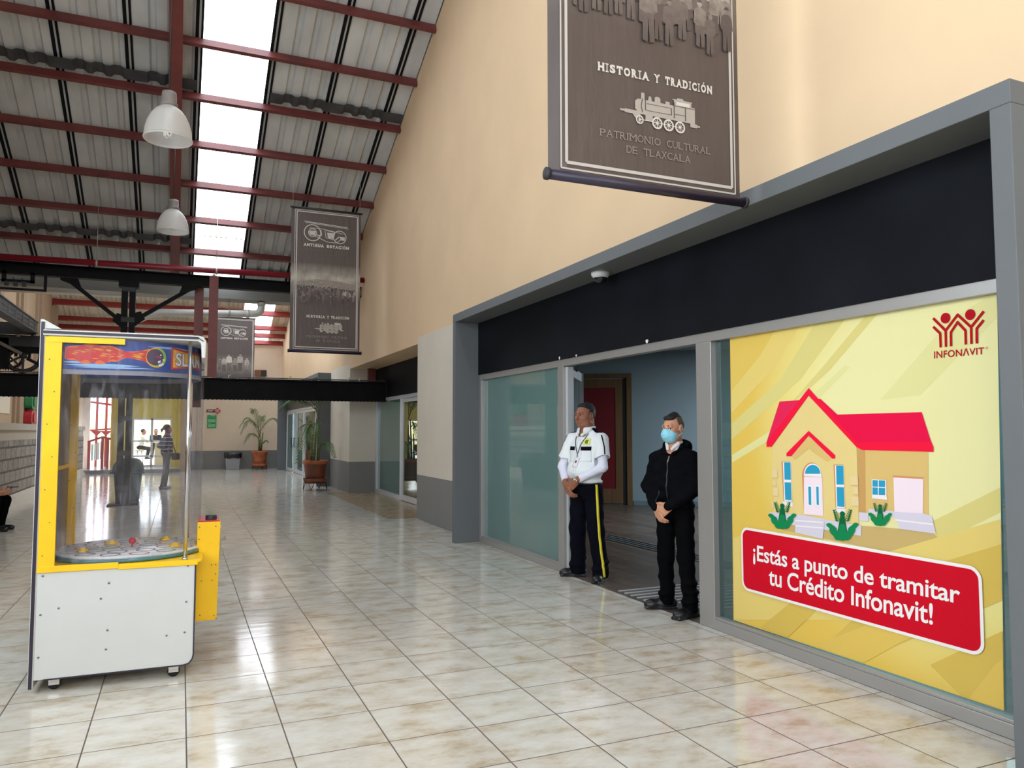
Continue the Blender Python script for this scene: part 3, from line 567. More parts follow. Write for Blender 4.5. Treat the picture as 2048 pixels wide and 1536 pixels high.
for p, q in (((1.74, 19.55, 4.58), (1.74, 19.54, 4.66)), ((1.46, 19.5, 4.35), (1.38, 19.5, 4.345))):
    b = MB(); b.tube([p, q], .098, 14); b.build('pipe_collar', m_pvc, dp, world=True)
b = MB(); b.tube([(.38, 19.5, 4.30), (.38, 19.5, 3.95), (.27, 19.5, 3.2)], .03, 8); b.build('branch_pipe', m_pvc, dp, world=True)
b = MB(); b.lathe([(.094, -.018), (.10, -.018), (.10, .018), (.094, .018)], (1.0, 19.5, 4.33), 14, axis='x'); b.tube([(1.0, 19.5, 4.42), (1.0, 19.5, gz0-.222)], .008, 6); b.build('pipe_hanger', m_alu, dp, world=True)
b = MB(); b.tube([(-4.1, 20.25, 4.76), (-1.05, 20.25, 4.80)], .118, 14); tag(b.build('large_drain_pipe', m_pvc), 'thick white level pipe behind the left knee brace', 'pipe')
# old bracket hanging under the roof beam
hb = thing('hanging_bracket', 'old black iron frame with clamps hanging under the roof beam at the far left', 'bracket', (-2.9, 17.1, 4.21))
b = MB()
b.box(-3.6, -2.47, 17.08, 17.12, 4.205, 4.245); b.box(-2.52, -2.47, 17.08, 17.12, 4.245, 4.56); b.box(-3.6, -3.55, 17.08, 17.12, 4.245, 4.56); b.build('frame', m_black, hb, world=True)
b = MB(); b.box(-3.22, -2.68, 17.1, 17.16, 4.36, 4.41); b.box(-3.22, -3.15, 17.1, 17.16, 4.36, 4.56); b.box(-2.75, -2.68, 17.1, 17.16, 4.36, 4.56); b.box(-3.22, -2.68, 17.1, 17.16, 4.52, 4.56); b.tube([(-3.29, 17.12, 4.55), (-3.27, 17.12, 4.40), (-3.20, 17.12, 4.38)], .012, 6); b.build('cradle', m_black, hb, world=True)
for x in (-3.14, -2.99, -2.85):
    b = MB(); b.box(x-.035, x+.035, 17.09, 17.14, 4.28, 4.37); b.box(x-.022, x+.022, 17.085, 17.09, 4.30, 4.35); b.tube([(x-.03, 17.11, 4.41), (x-.045, 17.11, 4.45)], .008, 6); b.build('clamp', m_iron, hb, world=True)
# railway wagon displayed on the low beam
wg = thing('railway_wagon', 'old iron rail wagon with riveted frame and spoked wheels standing on the low beam', 'wagon', (-2.9, 17.4, 2.625))
b = MB()
def wy_(t, z): return (-2.62-.03*t, 17.25-t*4.0, z)
b.prism([(-2.62, 17.25, 3.40), (-2.62, 17.25, 3.60), (-2.72, 12.6, 3.66), (-2.72, 12.6, 3.42)], (-.03, 0, 0)); b.prism([(-2.60, 17.25, 3.60), (-2.82, 17.25, 3.60), (-2.92, 12.6, 3.66), (-2.70, 12.6, 3.66)], (0, 0, .02)); b.prism([(-2.60, 17.25, 3.39), (-2.78, 17.25, 3.39), (-2.88, 12.6, 3.41), (-2.70, 12.6, 3.41)], (0, 0, .02))
for k in range(36):
    y = 17.12-k*.12
    for dz in (.06, .14): b.ball((-2.617-(17.25-y)*.0215, y, 3.40+dz), .014, 6)
for k in range(8):
    y = 16.95-k*.55; b.box(-2.63-(17.25-y)*.0215, -2.60-(17.25-y)*.0215, y-.02, y+.02, 3.42, 3.59)
b.build('side_girder', m_irongrey, wg, world=True)
b = MB(); b.box(-4.0, -2.64, 17.1, 17.24, 3.36, 3.58); b.box(-4.0, -2.5, 17.3, 17.5, 3.14, 3.36); b.build('end_sill', m_iron, wg, world=True)
def spoked_wheel(c, r, n=6):
    b = MB(); b.lathe([(r-.045, -.05), (r, -.05), (r+.02, -.035), (r, -.02), (r-.03, .05), (r-.06, .05), (r-.06, -.05)], c, 32, axis='y'); b.lathe([(.001, -.06), (.06, -.06), (.06, .06), (.001, .06)], c, 14, axis='y')
    for k in range(n):
        a = 2*math.pi*k/n+math.pi/2; b.bar(c, (c[0]+(r-.05)*math.cos(a), c[1], c[2]+(r-.05)*math.sin(a)), .04, .035, (0, 1, 0))
    return b
spoked_wheel((-2.87, 17.42, 2.97), .325).build('wheel', m_iron, wg, world=True)
spoked_wheel((-3.42, 17.42, 2.97), .325).build('wheel', m_iron, wg, world=True)
b = MB(); c = (-3.12, 17.50, 2.96); b.lathe([(.21, -.02), (.26, -.02), (.26, .02), (.21, .02), (.21, -.02)], c, 40, axis='y')
for k in range(40):
    a = 2*math.pi*k/40; b.bar((c[0]+.25*math.cos(a), c[1], c[2]+.25*math.sin(a)), (c[0]+.285*math.cos(a), c[1], c[2]+.285*math.sin(a)), .018, .03, (0, 1, 0))
for k in range(4):
    a = math.pi/4+math.pi/2*k; b.bar(c, (c[0]+.22*math.cos(a), c[1], c[2]+.22*math.sin(a)), .035, .03, (0, 1, 0))
b.build('gear', m_iron, wg, world=True)
b = MB(); b.box(-4.0, -2.56, 17.36, 17.48, 3.02, 3.14); b.bar((-3.0, 17.36, 3.35), (-2.98, 17.36, 2.95), .05); b.bar((-2.72, 17.36, 3.38), (-2.76, 17.36, 2.92), .045); b.bar((-2.75, 17.36, 3.16), (-2.55, 17.36, 3.18), .03); b.bar((-2.76, 17.36, 3.02), (-2.58, 17.36, 3.10), .03); b.bar((-2.6, 17.4, 3.3), (-2.56, 17.4, 2.85), .05); b.box(-4.0, -3.1, 17.3, 17.5, 2.7, 3.3); b.box(-2.98, -2.72, 17.44, 17.5, 3.04, 3.36); b.bar((-2.8, 17.36, 2.9), (-2.5, 17.36, 2.75), .04)
b.build('axle_frame', m_black, wg, world=True)
b = MB(); b.tube([(-3.5, 17.22, 3.34), (-2.91, 17.22, 3.40)], .022, 10); b.tube([(-2.93, 17.22, 3.32), (-2.93, 17.22, 3.46)], .03, 8); b.build('brake_rod', M('pale_rod', (150, 146, 138), .5, var=.15), wg, world=True)
b = MB(); b.tube([(-3.5, 17.22, 3.34), (-2.87, 17.24, 2.99)], .034, 10); b.build('connecting_rod', M('dull_rod', (122, 116, 108), .5, var=.2), wg, world=True)

# ================================================================== LAMPS, CAMERA, SIGNS, WALL ITEMS
m_shade = bpy.data.materials.new('ribbed_acrylic_shade'); m_shade.use_nodes = True
_n = m_shade.node_tree.nodes; _l = m_shade.node_tree.links; _n.clear()
_o = _n.new('ShaderNodeOutputMaterial'); _t = _n.new('ShaderNodeBsdfTransparent'); _t.inputs[0].default_value = (.93, .92, .90, 1); _tl = _n.new('ShaderNodeBsdfTranslucent'); _tl.inputs[0].default_value = (.8, .79, .77, 1); _d = _n.new('ShaderNodeBsdfPrincipled'); _d.inputs['Base Color'].default_value = (.78, .77, .75, 1); _d.inputs['Roughness'].default_value = .25
_m1 = _n.new('ShaderNodeMixShader'); _m1.inputs[0].default_value = .5; _l.new(_tl.outputs[0], _m1.inputs[1]); _l.new(_d.outputs[0], _m1.inputs[2])
_m2 = _n.new('ShaderNodeMixShader'); _m2.inputs[0].default_value = .72; _l.new(_t.outputs[0], _m2.inputs[1]); _l.new(_m1.outputs[0], _m2.inputs[2]); _l.new(_m2.outputs[0], _o.inputs[0])
m_bulb = M('white_bulb', (240, 240, 236), .3)
def pendant(loc, label):
    x, y, z = loc                                   # z: lower rim of the shade
    t = thing('pendant_lamp', label, 'ceiling lamp', (x, y, z), 0, 'pendant lamps over the hall')
    prof = [(.25, 0), (.252, .02), (.245, .10), (.222, .19), (.185, .27), (.14, .33), (.09, .37), (.075, .385)]
    b = MB(); n = 72; vs = []
    for r, h in prof:
        for k in range(n):
            a = 2*math.pi*k/n; q = r*(1+(.008 if k % 2 else -.008)); vs.append((q*math.cos(a), q*math.sin(a), h))
    b.add(vs, [(i*n+k, i*n+(k+1) % n, (i+1)*n+(k+1) % n, (i+1)*n+k) for i in range(len(prof)-1) for k in range(n)], 0, True); b.lathe([(.256, -.012), (.262, 0), (.256, .012), (.248, 0), (.256, -.012)], (0, 0, 0), 48); b.build('lamp_shade', m_shade, t)
    b = MB(); b.lathe([(.001, .545), (.075, .545), (.082, .50), (.082, .43), (.095, .41), (.095, .375), (.001, .375)], (0, 0, 0), 24); b.build('ballast_housing', M('grey_ballast', (118, 112, 108), .5), t)
    b = MB()
    for k in range(4):
        a = k*math.pi/2+.4; cx, cy = .035*math.cos(a), .035*math.sin(a); tx, ty = -.018*math.sin(a), .018*math.cos(a)
        b.tube([(cx+tx, cy+ty, .20), (cx+tx, cy+ty, .045), (cx+tx*.5, cy+ty*.5, .03), (cx-tx*.5, cy-ty*.5, .03), (cx-tx, cy-ty, .045), (cx-tx, cy-ty, .20)], .011, 8)
    b.lathe([(.001, .375), (.045, .375), (.055, .21), (.001, .19)], (0, 0, 0), 16); b.build('bulb', m_bulb, t)
    b = MB(); b.tube([(0, 0, .54), (0, 0, zb(y)-.27-z)], .009, 8); b.build('lamp_cable', m_iron, t)
pendant((-.215, 9.31, 4.80), 'bell shaped clear ribbed pendant lamp, the nearer and larger one')
pendant((-.215, 14.15, 4.92), 'bell shaped clear ribbed pendant lamp, the farther and smaller one')
cc = thing('dome_camera', 'white dome security camera under the soffit of the grey frame', 'security camera', (3.55, 6.12, 2.97))
b = MB(); b.lathe([(.001, 0), (.088, 0), (.086, -.025), (.066, -.052), (.06, -.052)], (0, 0, 0), 28); b.build('camera_base', m_white, cc)
b = MB(); b.lathe([(.064, -.05), (.062, -.068), (.045, -.092), (.02, -.103), (.001, -.105)], (0, 0, 0), 28); b.build('camera_dome', M('smoked_dome', (24, 26, 30), .08), cc)
yq = lambda u, v: (u, 32.08, v)
sg = thing('arrow_sign', 'dark red arrow shaped sign with a pale symbol, on the cream end wall', 'sign', (1.1, 32.08, 2.28)); b = MB()
b.prism([(.885, 32.09, 2.225), (1.20, 32.09, 2.225), (1.20, 32.09, 2.335), (.885, 32.09, 2.335)], (0, -.012, 0)); b.build('sign_plate', M('sign_maroon', (92, 40, 48), .5), sg, world=True)
b = MB(); b.prism([(1.15, 32.09, 2.28), (1.28, 32.09, 2.15), (1.41, 32.09, 2.28), (1.28, 32.09, 2.41)], (0, -.016, 0)); b.build('arrow_head', M('sign_red', (196, 36, 62), .5), sg, world=True)
b = MB(); fn = lambda u, v: (u, 32.072, v); ring_poly(b, fn, (1.28, 2.28), .05, .068, 20); line2(b, fn, [(1.245, 2.315), (1.315, 2.245)], .016); line2(b, fn, [(1.255, 2.27), (1.30, 2.30)], .02)
fn = lambda u, v: (u, 32.075, v); line2(b, fn, [(.93, 2.295), (1.14, 2.295)], .022); line2(b, fn, [(.93, 2.262), (1.10, 2.262)], .016); b.build('symbol', m_white, sg, world=True)
for i, (z0, z1, lab) in enumerate(((2.0, 2.115, 'small green notice on the end wall, topmost of three'), (1.81, 1.985, 'green notice with pale lines on the end wall, middle of three'), (1.61, 1.79, 'green notice with pale lines on the end wall, lowest of three'))):
    t = thing('green_notice', lab, 'notice', (1.08, 32.08, z0), 0, 'green notices on the end wall'); b = MB(); b.box(.915, 1.255, 32.07, 32.085, z0, z1); b.build('notice_board', M('notice_green', (44, 158, 92), .5), t, world=True)
    fn = lambda u, v: (u, 32.068, v); random.seed(20+i); m_np = M('notice_pale', (176, 226, 196), .5)
    for k in range(1 if i == 0 else 3):
        zz = z1-.035-k*.045; pts = [(1.05, zz), (1.12, zz+.006), (1.20, zz)] if i == 0 else [(.95, zz), (1.02, zz+random.uniform(-.012, .012)), (1.09, zz), (1.16, zz+random.uniform(-.012, .012)), (1.22, zz)]
        b = MB(); line2(b, fn, pts, .018); b.build('notice_line', m_np, t, world=True)
sp_ = thing('wall_speaker', 'small black speaker box with brown side high on the end wall', 'speaker', (2.83, 31.9, 3.6)); b = MB(); b.box(2.86, 3.08, 31.8, 32.08, 3.68, 3.92); b.build('cabinet', m_dark, sp_, world=True); b = MB(); b.box(2.64, 2.86, 31.8, 32.08, 3.68, 3.92); b.build('bracket_block', M('brown_box', (122, 78, 46), .6), sp_, world=True)
so_ = thing('wall_siren', 'white wall box with a black oval speaker, above the low beam beside the red post', 'speaker', (.72, 31.9, 3.7)); b = MB(); b.box(.58, .82, 31.75, 31.975, 3.6, 4.3); b.build('box', m_cream, so_, world=True); b = MB(); b.ball((.70, 31.74, 3.95), .09, 14, 0, (.7, .5, 1.5)); b.build('horn', m_dark, so_, world=True)
# green and red ornament on the far left wall
orn = thing('wall_ornament', 'green and red rounded ornament hung on the upper left wall', 'wall ornament', (-4.05, 26.05, 1.66))
def blob(y0, y1, z0, z1, name, mat):
    b = MB(); c = ((y0+y1)/2, (z0+z1)/2); n = 28
    pts = [(-4.155, c[0]+(y1-y0)/2*math.copysign(abs(math.cos(a))**.6, math.cos(a)), c[1]+(z1-z0)/2*math.copysign(abs(math.sin(a))**.6, math.sin(a))) for a in [2*math.pi*k/n for k in range(n)]]
    b.prism(pts, (.20, 0, 0)); q = [(-3.955, c[0]+(p[1]-c[0])*.55, c[1]+(p[2]-c[1])*.62) for p in pts]; b.prism(q, (.03, 0, 0)); b.build(name, mat, orn, world=True, bevel=.01)
blob(25.6, 26.5, 2.12, 2.56, 'green_part', M('ornament_green', (40, 118, 72), .5)); blob(25.6, 26.5, 1.66, 2.11, 'red_part', M('ornament_red', (168, 30, 44), .5))
b = MB(); b.box(-4.155, -4.145, 17.6, 23.6, 1.95, 2.9); wo = tag(b.build('wall_panel', M('pale_wall_panel', (216, 206, 188), .7)), 'large pale panel with faint green lettering on the upper left wall', 'wall panel')
# red railing of the ramp outside the side opening
rl = thing('ramp_railing', 'red railing with pale glass panels by the bright side opening', 'railing', (-2.7, 31.5, .13)); m_rail = M('railing_red', (150, 44, 48), .5)
for x, h in ((-3.05, 1.02), (-2.62, 1.16), (-2.45, 1.16)):
    b = MB(); b.box(x-.045, x+.045, 31.45, 31.54, .13, h+.1); b.build('post', m_rail, rl, world=True)
b = MB(); b.bar((-3.1, 31.5, 1.1), (-2.62, 31.5, 1.28), .09, .07); b.bar((-2.62, 31.5, 1.28), (-2.36, 31.5, 1.2), .09, .07); b.build('handrail', m_rail, rl, world=True)
for k in range(4):
    x = -2.98+k*.095; b = MB(); b.box(x, x+.07, 31.48, 31.5, .42+.02*k, 1.02+.03*k); b.build('panel', M('pale_panel', (206, 220, 214), .3) if k == 0 else bpy.data.materials['pale_panel'], rl, world=True)
# red steel framing and lantern trims seen in the bright opening
gf = thing('red_gate_frame', 'red steel framing standing in the bright side opening', 'gate frame', (-2.8, 33.2, .1))
for x in (-2.98, -2.66):
    b = MB(); b.box(x-.04, x+.04, 33.15, 33.25, .1, 3.1); b.build('upright', m_rail, gf, world=True)
b = MB(); b.bar((-3.3, 33.2, 2.62), (-2.45, 33.2, 2.5), .08); b.build('crossbar', m_rail, gf, world=True); b = MB(); b.bar((-3.2, 33.2, 1.52), (-2.45, 33.2, 1.58), .07)
for x in (-2.98, -2.66): b.prism([(x-.2, 33.2, 1.5), (x+.2, 33.2, 1.5), (x, 33.2, 1.3)], (0, .05, 0))
b.build('crossbar', m_rail, gf, world=True)
oh = thing('outside_building', 'pale house with a sloping roof outside the exit door', 'building', (-1, 60, 0))
b = MB(); b.box(-9, 6, 58, 66, 0, 2.6); b.build('walls', M('pale_house_wall', (226, 214, 160), .8), oh, world=True); b = MB(); b.prism([(-2.2, 57.5, 2.5), (7, 57.5, 2.5), (7, 57.5, 5.6), (.4, 57.5, 5.6)], (0, 9, 0)); b.build('roof', M('pale_house_roof', (206, 204, 196), .8), oh, world=True)

# ================================================================== HANGING BANNERS
def banner_cloth(h, mid, lo, hi, bright):
    m = M('dark_banner_print', (80, 69, 66), 0.45, var=0.09, scale=3.0, stretch=(3, 1, .7), bump=0.35, bscale=5); N = m.node_tree.nodes; L = m.node_tree.links; b_ = N['Principled BSDF']
    tc = N.new('ShaderNodeTexCoord'); sp = N.new('ShaderNodeSeparateXYZ'); L.new(tc.outputs['Object'], sp.inputs[0]); mr = N.new('ShaderNodeMapRange'); mr.inputs['From Max'].default_value = h; L.new(sp.outputs[2], mr.inputs[0])
    rp = N.new('ShaderNodeValToRGB'); L.new(mr.outputs[0], rp.inputs[0]); e = rp.color_ramp.elements; e[0].position = lo; e[0].color = (0, 0, 0, 1); e[1].position = hi; e[1].color = (0, 0, 0, 1); k_ = e.new(mid); k_.color = (1, 1, 1, 1)
    nz = N.new('ShaderNodeTexNoise'); nz.inputs['Scale'].default_value = 6; nz.inputs['Detail'].default_value = 6; L.new(tc.outputs['Object'], nz.inputs['Vector']); mu = N.new('ShaderNodeMath'); mu.operation = 'MULTIPLY'; L.new(rp.outputs[0], mu.inputs[0]); L.new(nz.outputs['Fac'], mu.inputs[1]); m2 = N.new('ShaderNodeMath'); m2.operation = 'MULTIPLY'; m2.inputs[1].default_value = bright; m2.use_clamp = True; L.new(mu.outputs[0], m2.inputs[0])
    src = b_.inputs['Base Color'].links[0].from_socket; mx = N.new('ShaderNodeMix'); mx.data_type = 'RGBA'; L.new(m2.outputs[0], mx.inputs[0]); L.new(src, mx.inputs[6]); mx.inputs[7].default_value = lin((178, 172, 160)); L.new(mx.outputs[2], b_.inputs['Base Color']); return m
PT = [M('print_tone', c, .55) for c in ((120, 108, 104), (146, 136, 128), (172, 164, 154), (92, 80, 78), (198, 192, 182), (66, 56, 56))]
m_print = M('print_grey', (204, 198, 190), .55); m_print_dim = M('print_dim', (134, 124, 118), .55); m_print_edge = M('print_line', (190, 184, 178), .5); m_print_faint = M('print_faint', (96, 86, 83), .55); m_loco_line = M('print_dark_line', (84, 74, 70), .55); m_loco_mid = M('print_mid', (168, 160, 152), .55)
def faded(m0, z0, z1, zt):                          # the old print melts into the dark cloth at feet height and at its upper edge
    m = m0.copy(); N = m.node_tree.nodes; L = m.node_tree.links; b_ = N['Principled BSDF']; c = tuple(b_.inputs['Base Color'].default_value)
    tc = N.new('ShaderNodeTexCoord'); sp = N.new('ShaderNodeSeparateXYZ'); L.new(tc.outputs['Object'], sp.inputs[0]); r = N.new('ShaderNodeMapRange'); r.inputs['From Min'].default_value = z0; r.inputs['From Max'].default_value = z1; L.new(sp.outputs[2], r.inputs[0])
    nz = N.new('ShaderNodeTexNoise'); nz.inputs['Scale'].default_value = 26; nz.inputs['Detail'].default_value = 5; L.new(tc.outputs['Object'], nz.inputs['Vector']); mu = N.new('ShaderNodeMath'); mu.operation = 'MULTIPLY'; L.new(r.outputs[0], mu.inputs[0]); r2 = N.new('ShaderNodeMapRange'); r2.inputs['From Min'].default_value = .3; r2.inputs['From Max'].default_value = .6; r2.inputs['To Min'].default_value = .45; L.new(nz.outputs['Fac'], r2.inputs[0]); L.new(r2.outputs[0], mu.inputs[1])
    mx = N.new('ShaderNodeMix'); mx.data_type = 'RGBA'; L.new(mu.outputs[0], mx.inputs[0]); mx.inputs[6].default_value = lin((80, 69, 66)); mx.inputs[7].default_value = c; L.new(mx.outputs[2], b_.inputs['Base Color']); return m
def figure(mb, fn, x, y, h, ti, sit=False, rnd=random):
    # flat printed silhouette of a standing or seated person, y is the feet line
    w = h*.145; t = ti; hd = h*.062; lean = rnd.uniform(-.02, .02)*h
    body = [(x-w, y+h*.78), (x-w*.45, y+h*.85), (x+w*.45, y+h*.85), (x+w, y+h*.78), (x+w*1.15, y+h*.50), (x+w*.7, y+h*.46), (x+w*.75, y+h*.02), (x+w*.12, y), (x, y+h*.4), (x-w*.12, y), (x-w*.75, y+h*.02), (x-w*.7, y+h*.46), (x-w*1.15, y+h*.50)]
    flat(mb, fn, [body[i] for i in (0, 1, 2, 3, 4, 5, 11, 12)], t); lt = rnd.choice((0, 3, t))
    flat(mb, fn, [body[i] for i in (5, 6, 7, 8)], lt); flat(mb, fn, [body[i] for i in (8, 9, 10, 11)], lt); flat(mb, fn, [body[5], body[8], body[11]], lt)
    flat(mb, fn, [(x+lean+hd*math.cos(a), y+h*.925+hd*1.25*math.sin(a)) for a in [2*math.pi*k/12 for k in range(12)]], rnd.choice((1, 2)))
    if rnd.random() < .5: flat(mb, fn, [(x+lean+hd*1.05*math.cos(a), y+h*.95+hd*1.2*math.sin(a)) for a in [math.pi*k/6 for k in range(7)]], rnd.choice((5, 3, 4)))
def banner(label, x0, x1, Y, z0, z1, kind):
    W, H = x1-x0, z1-z0; LY = (0, -6e-6*max(2.5, Y/3), 0); t = thing('hanging_banner', label, 'banner', (x0, Y, z0), 0, 'dark station history banners'); k = W/1.35; q = H/2.8
    f1 = lambda u, v: (u*k, -.0035, v*q); f2 = lambda u, v: (u*k, -.0050, v*q); f3 = lambda u, v: (u*k, -.0065, v*q)
    n = 40; b = MB(); vs = []
    for i in range(n+1):
        u = i/n; edge = max(0, .06-u)*.6+max(0, u-.985)*.5
        for z in (-.0, H): vs.append((u*W, edge, z))
    b.add(vs, [(2*i, 2*i+2, 2*i+3, 2*i+1) for i in range(n)]); sh = b.build('banner_sheet', banner_cloth(H, *{'near': (.62, .34, .80, .9), 'mid': (.52, .36, .62, 1.5), 'far': (.40, .28, .55, .6)}[kind]), t); md = sh.modifiers.new('thickness', 'SOLIDIFY'); md.thickness = .003; md.offset = -1
    b = MB(LY); b.tube([(-.03, .0, -.01), (W+.03, 0, -.01)], .03, 14); b.build('bottom_rod', m_trim_dark if kind else M('rod_brown', (54, 44, 44), .4), t)
    for x in (-.035, W+.02):
        b = MB(LY); b.lathe([(.001, 0), (.036, 0), (.036, .02), (.001, .02)], (x, 0, -.01), 14, axis='x'); b.build('rod_cap', m_iron, t)
    b = MB(LY); b.tube([(-.03, .0, H+.01), (W+.03, 0, H+.01)], .02, 10); b.build('top_rod', m_dark, t)
    for x in (.02, W-.02):
        b = MB(LY); b.tube([(x, 0, H+.03), (x, 0, roof_z(Y)-z0+.01)], .0035, 5); b.build('hanging_wire', m_alu, t)
    b = MB(LY)
    for a, c, d, e, w in ((.065, 1.305, .036, 2.765, .010), (.10, 1.28, .073, 2.735, .019)): line2(b, f1, [(a, d), (c, d), (c, e), (a, e), (a, d)], w)
    b.build('border_lines', m_print_edge, t)
    # bottom lettering and the locomotive
    for wd_, a_, c_ in (('HISTORIA', .31, .662), ('Y', .704, .740), ('TRADICIÓN', .782, 1.134)): b = MB(LY); put_slab(b, wd_, f2, a_, c_, .652, .705, .055, .26, .2); b.build('lettering', m_print, t)
    for wd_, a_, c_, d_ in (('PATRIMONIO', .32, .742, .262), ('CULTURAL', .788, 1.115, .262), ('DE', .50, .575, .186), ('TLAXCALA', .622, .96, .186)): b = MB(LY); put_slab(b, wd_, f2, a_, c_, d_, d_+.044, .0, .14, .09); b.build('lettering', m_print_dim, t)
    b = MB(LY); lx = lambda u, v: f2(.48+u*.52, .362+v*.21); l3 = lambda u, v: f3(.48+u*.52, .362+v*.21)
    for P in ([(.2, .42), (.16, .5), (.16, .72), (.2, .8), (.74, .8), (.74, .42)], [(.24, .8), (.245, 1.0), (.29, 1.0), (.29, .8)], [(.34, .8), (.35, .93), (.38, .93), (.39, .8)], [(.43, .8), (.43, .92), (.45, .96), (.49, .96), (.51, .92), (.51, .8)], [(.58, .8), (.58, .88), (.64, .88), (.64, .8)], [(.70, .42), (.70, .98), (.95, .98), (.95, .85), (1.0, .84), (1.0, .36), (.70, .36)], [(.68, .97), (.68, 1.0), (.96, 1.0), (.96, .97)], [(.74, 1.0), (.75, 1.05), (.83, 1.05), (.84, 1.0)],
              [(.02, .33), (.02, .44), (.2, .44), (.2, .33)], [(-.04, .36), (-.04, .42), (.03, .42), (.03, .36)], [(.12, .36), (.16, .22), (.22, .22), (.24, .40)], [(.3, .42), (.3, .2), (.4, .2), (.4, .46)], [(.2, .44), (.2, .36), (.98, .36), (.98, .44)], [(.93, .36), (.93, .25), (1.03, .25), (1.03, .36)], [(1.0, .28), (1.0, .33), (1.07, .33), (1.07, .28)]): flat(b, lx, P, 0)
    asp = .52/.21
    for c, r in (((.22, .19), .052), ((.46, .18), .072), ((.62, .18), .072), ((.78, .18), .072)):
        ring_poly(b, l3, c, r*.72, r, 24, 1, asp); ring_poly(b, l3, c, .002, r*.25, 12, 1, asp); ring_poly(b, lx, c, .001, r*.72, 24, 3, asp)
        for s in range(8):
            a = math.pi*s/4; line2(b, l3, [c, (c[0]+r*.8*math.cos(a), c[1]+r*.8*asp*math.sin(a))], .008, 1)
    line2(b, l3, [(.22, .2), (.46, .19), (.78, .17)], .018, 1)
    for P in ([(.30, .8), (.30, .5), (.66, .5), (.66, .7), (.32, .7)], [(.70, .42), (.70, .9)], [(.86, .8), (.86, .4)], [(.70, .8), (1.0, .8)], [(.26, .82), (.24, .6), (.26, .42)], [(.70, .55), (.86, .55)]): line2(b, l3, P, .012, 2)
    flat(b, l3, [(.73, .82), (.73, .93), (.92, .93), (.92, .82)], 1); b.build('locomotive_print', [m_loco_mid, m_print, m_loco_line, m_loco_line], t)
    # emblem with two wheels and the title
    if kind != 'near':
        b = MB(LY)
        line2(b, f2, [(.24, 2.545), (1.08, 2.50)], .014); line2(b, f2, [(.26, 2.525), (1.10, 2.475)], .010)
        ring_poly(b, f2, (.40, 2.33), .150, .168, 36); ring_poly(b, f2, (.93, 2.29), .118, .134, 32); ring_poly(b, f2, (.40, 2.33), .07, .085, 20)
        line2(b, f2, [(.34, 2.42), (.52, 2.43), (.70, 2.41), (1.0, 2.36)], .010); line2(b, f2, [(.45, 2.27), (.62, 2.20), (.70, 2.17), (.86, 2.17), (.95, 2.24)], .012); line2(b, f2, [(.56, 2.40), (.58, 2.30), (.52, 2.27)], .014); line2(b, f2, [(.64, 2.40), (.66, 2.26), (.80, 2.23), (.84, 2.38), (.66, 2.40)], .012)
        for P in ([(.33, 2.34), (.36, 2.28), (.46, 2.28), (.46, 2.37), (.36, 2.37)], [(.68, 2.36), (.70, 2.25), (.80, 2.25), (.82, 2.36)], [(.93, 2.30), (.95, 2.23), (1.03, 2.23), (1.03, 2.30)]): flat(b, f3, P, 0)
        line2(b, f2, [(.48, 2.29), (.54, 2.29), (.54, 2.25)], .018); line2(b, f2, [(.84, 2.22), (.92, 2.30)], .02); b.build('wheel_emblem', m_print_edge, t)
        for wd_, a_, c_ in (('ANTIGUA', .235, .62), ('ESTACIÓN', .68, 1.115)): b = MB(LY); put_slab(b, wd_, f2, a_, c_, 2.055, 2.115, .055, .2, .2); b.build('lettering', m_print, t)
        for wd_, a_, c_ in (('CENTRO', .25, .47), ('COMERCIAL', .51, .83), ('APIZACO', .87, 1.10)): b = MB(LY); put_text(b, wd_, f2, a_, c_, 1.985, 2.012, 0, 1.25); b.build('lettering', m_print_faint, t)
    # the old photograph printed across the middle
    b = MB(LY); mats = [faded(p_, *{'near': (.86, 1.30, 0), 'mid': (.86, 1.12, 0), 'far': (.90, 1.25, 0)}[kind]) for p_ in PT]; rnd = random.Random({'near': 3, 'mid': 5, 'far': 8}[kind])
    if kind == 'near':
        for row, (y, h, n_) in enumerate(((1.56, .25, 19), (1.45, .26, 18), (1.34, .27, 19), (1.23, .27, 17), (1.12, .28, 17), (1.03, .28, 15), (.93, .29, 11))):
            for i in range(n_):
                u = .12+1.17*(i+.5+rnd.uniform(-.3, .3))/n_
                if row == 6 and u < .60: continue
                fq = lambda a, c, d=.0016+.0003*row: (a*k, -d-.001, c*q)
                dim = row >= 5 or (u < .5 and row >= 3)
                figure(b, fq, u, y+rnd.uniform(-.03, .03)-(.03 if u < .5 else 0), h*rnd.uniform(.92, 1.08), rnd.choice((0, 0, 3, 1) if dim else (0, 1, 2, 2, 4, 5)), rnd=rnd)
        figure(b, lambda a, c: (a*k, -.0048, c*q), .66, .89, .40, 1, rnd=rnd)
        b.build('crowd_print', mats, t)
    elif kind == 'mid':
        fa = lambda a, c: (a*k, -.003, c*q)
        flat(b, fa, [(.08, 1.33), (.08, 1.30), (.62, 1.27), (1.27, 1.25), (1.27, 1.34), (.95, 1.40), (.5, 1.42)], 1); flat(b, fa, [(.08, 1.10), (.08, 1.29), (.62, 1.26), (1.27, 1.24), (1.27, 1.08), (.9, 1.06)], 3)
        flat(b, lambda a, c: (a*k, -.0036, c*q), [(.45, 1.16), (.45, 1.25), (.92, 1.24), (.92, 1.12)], 0)
        for i in range(58):
            u = rnd.uniform(.1, 1.26); figure(b, lambda a, c, d=.004+.00003*i: (a*k, -d, c*q), u, (1.08 if u < .9 else 1.02)+rnd.uniform(-.03, .08), rnd.uniform(.12, .17)*(1.25 if u > .9 else 1), rnd.choice((5, 3, 0) if u < .9 else (0, 1, 2)), rnd=rnd)
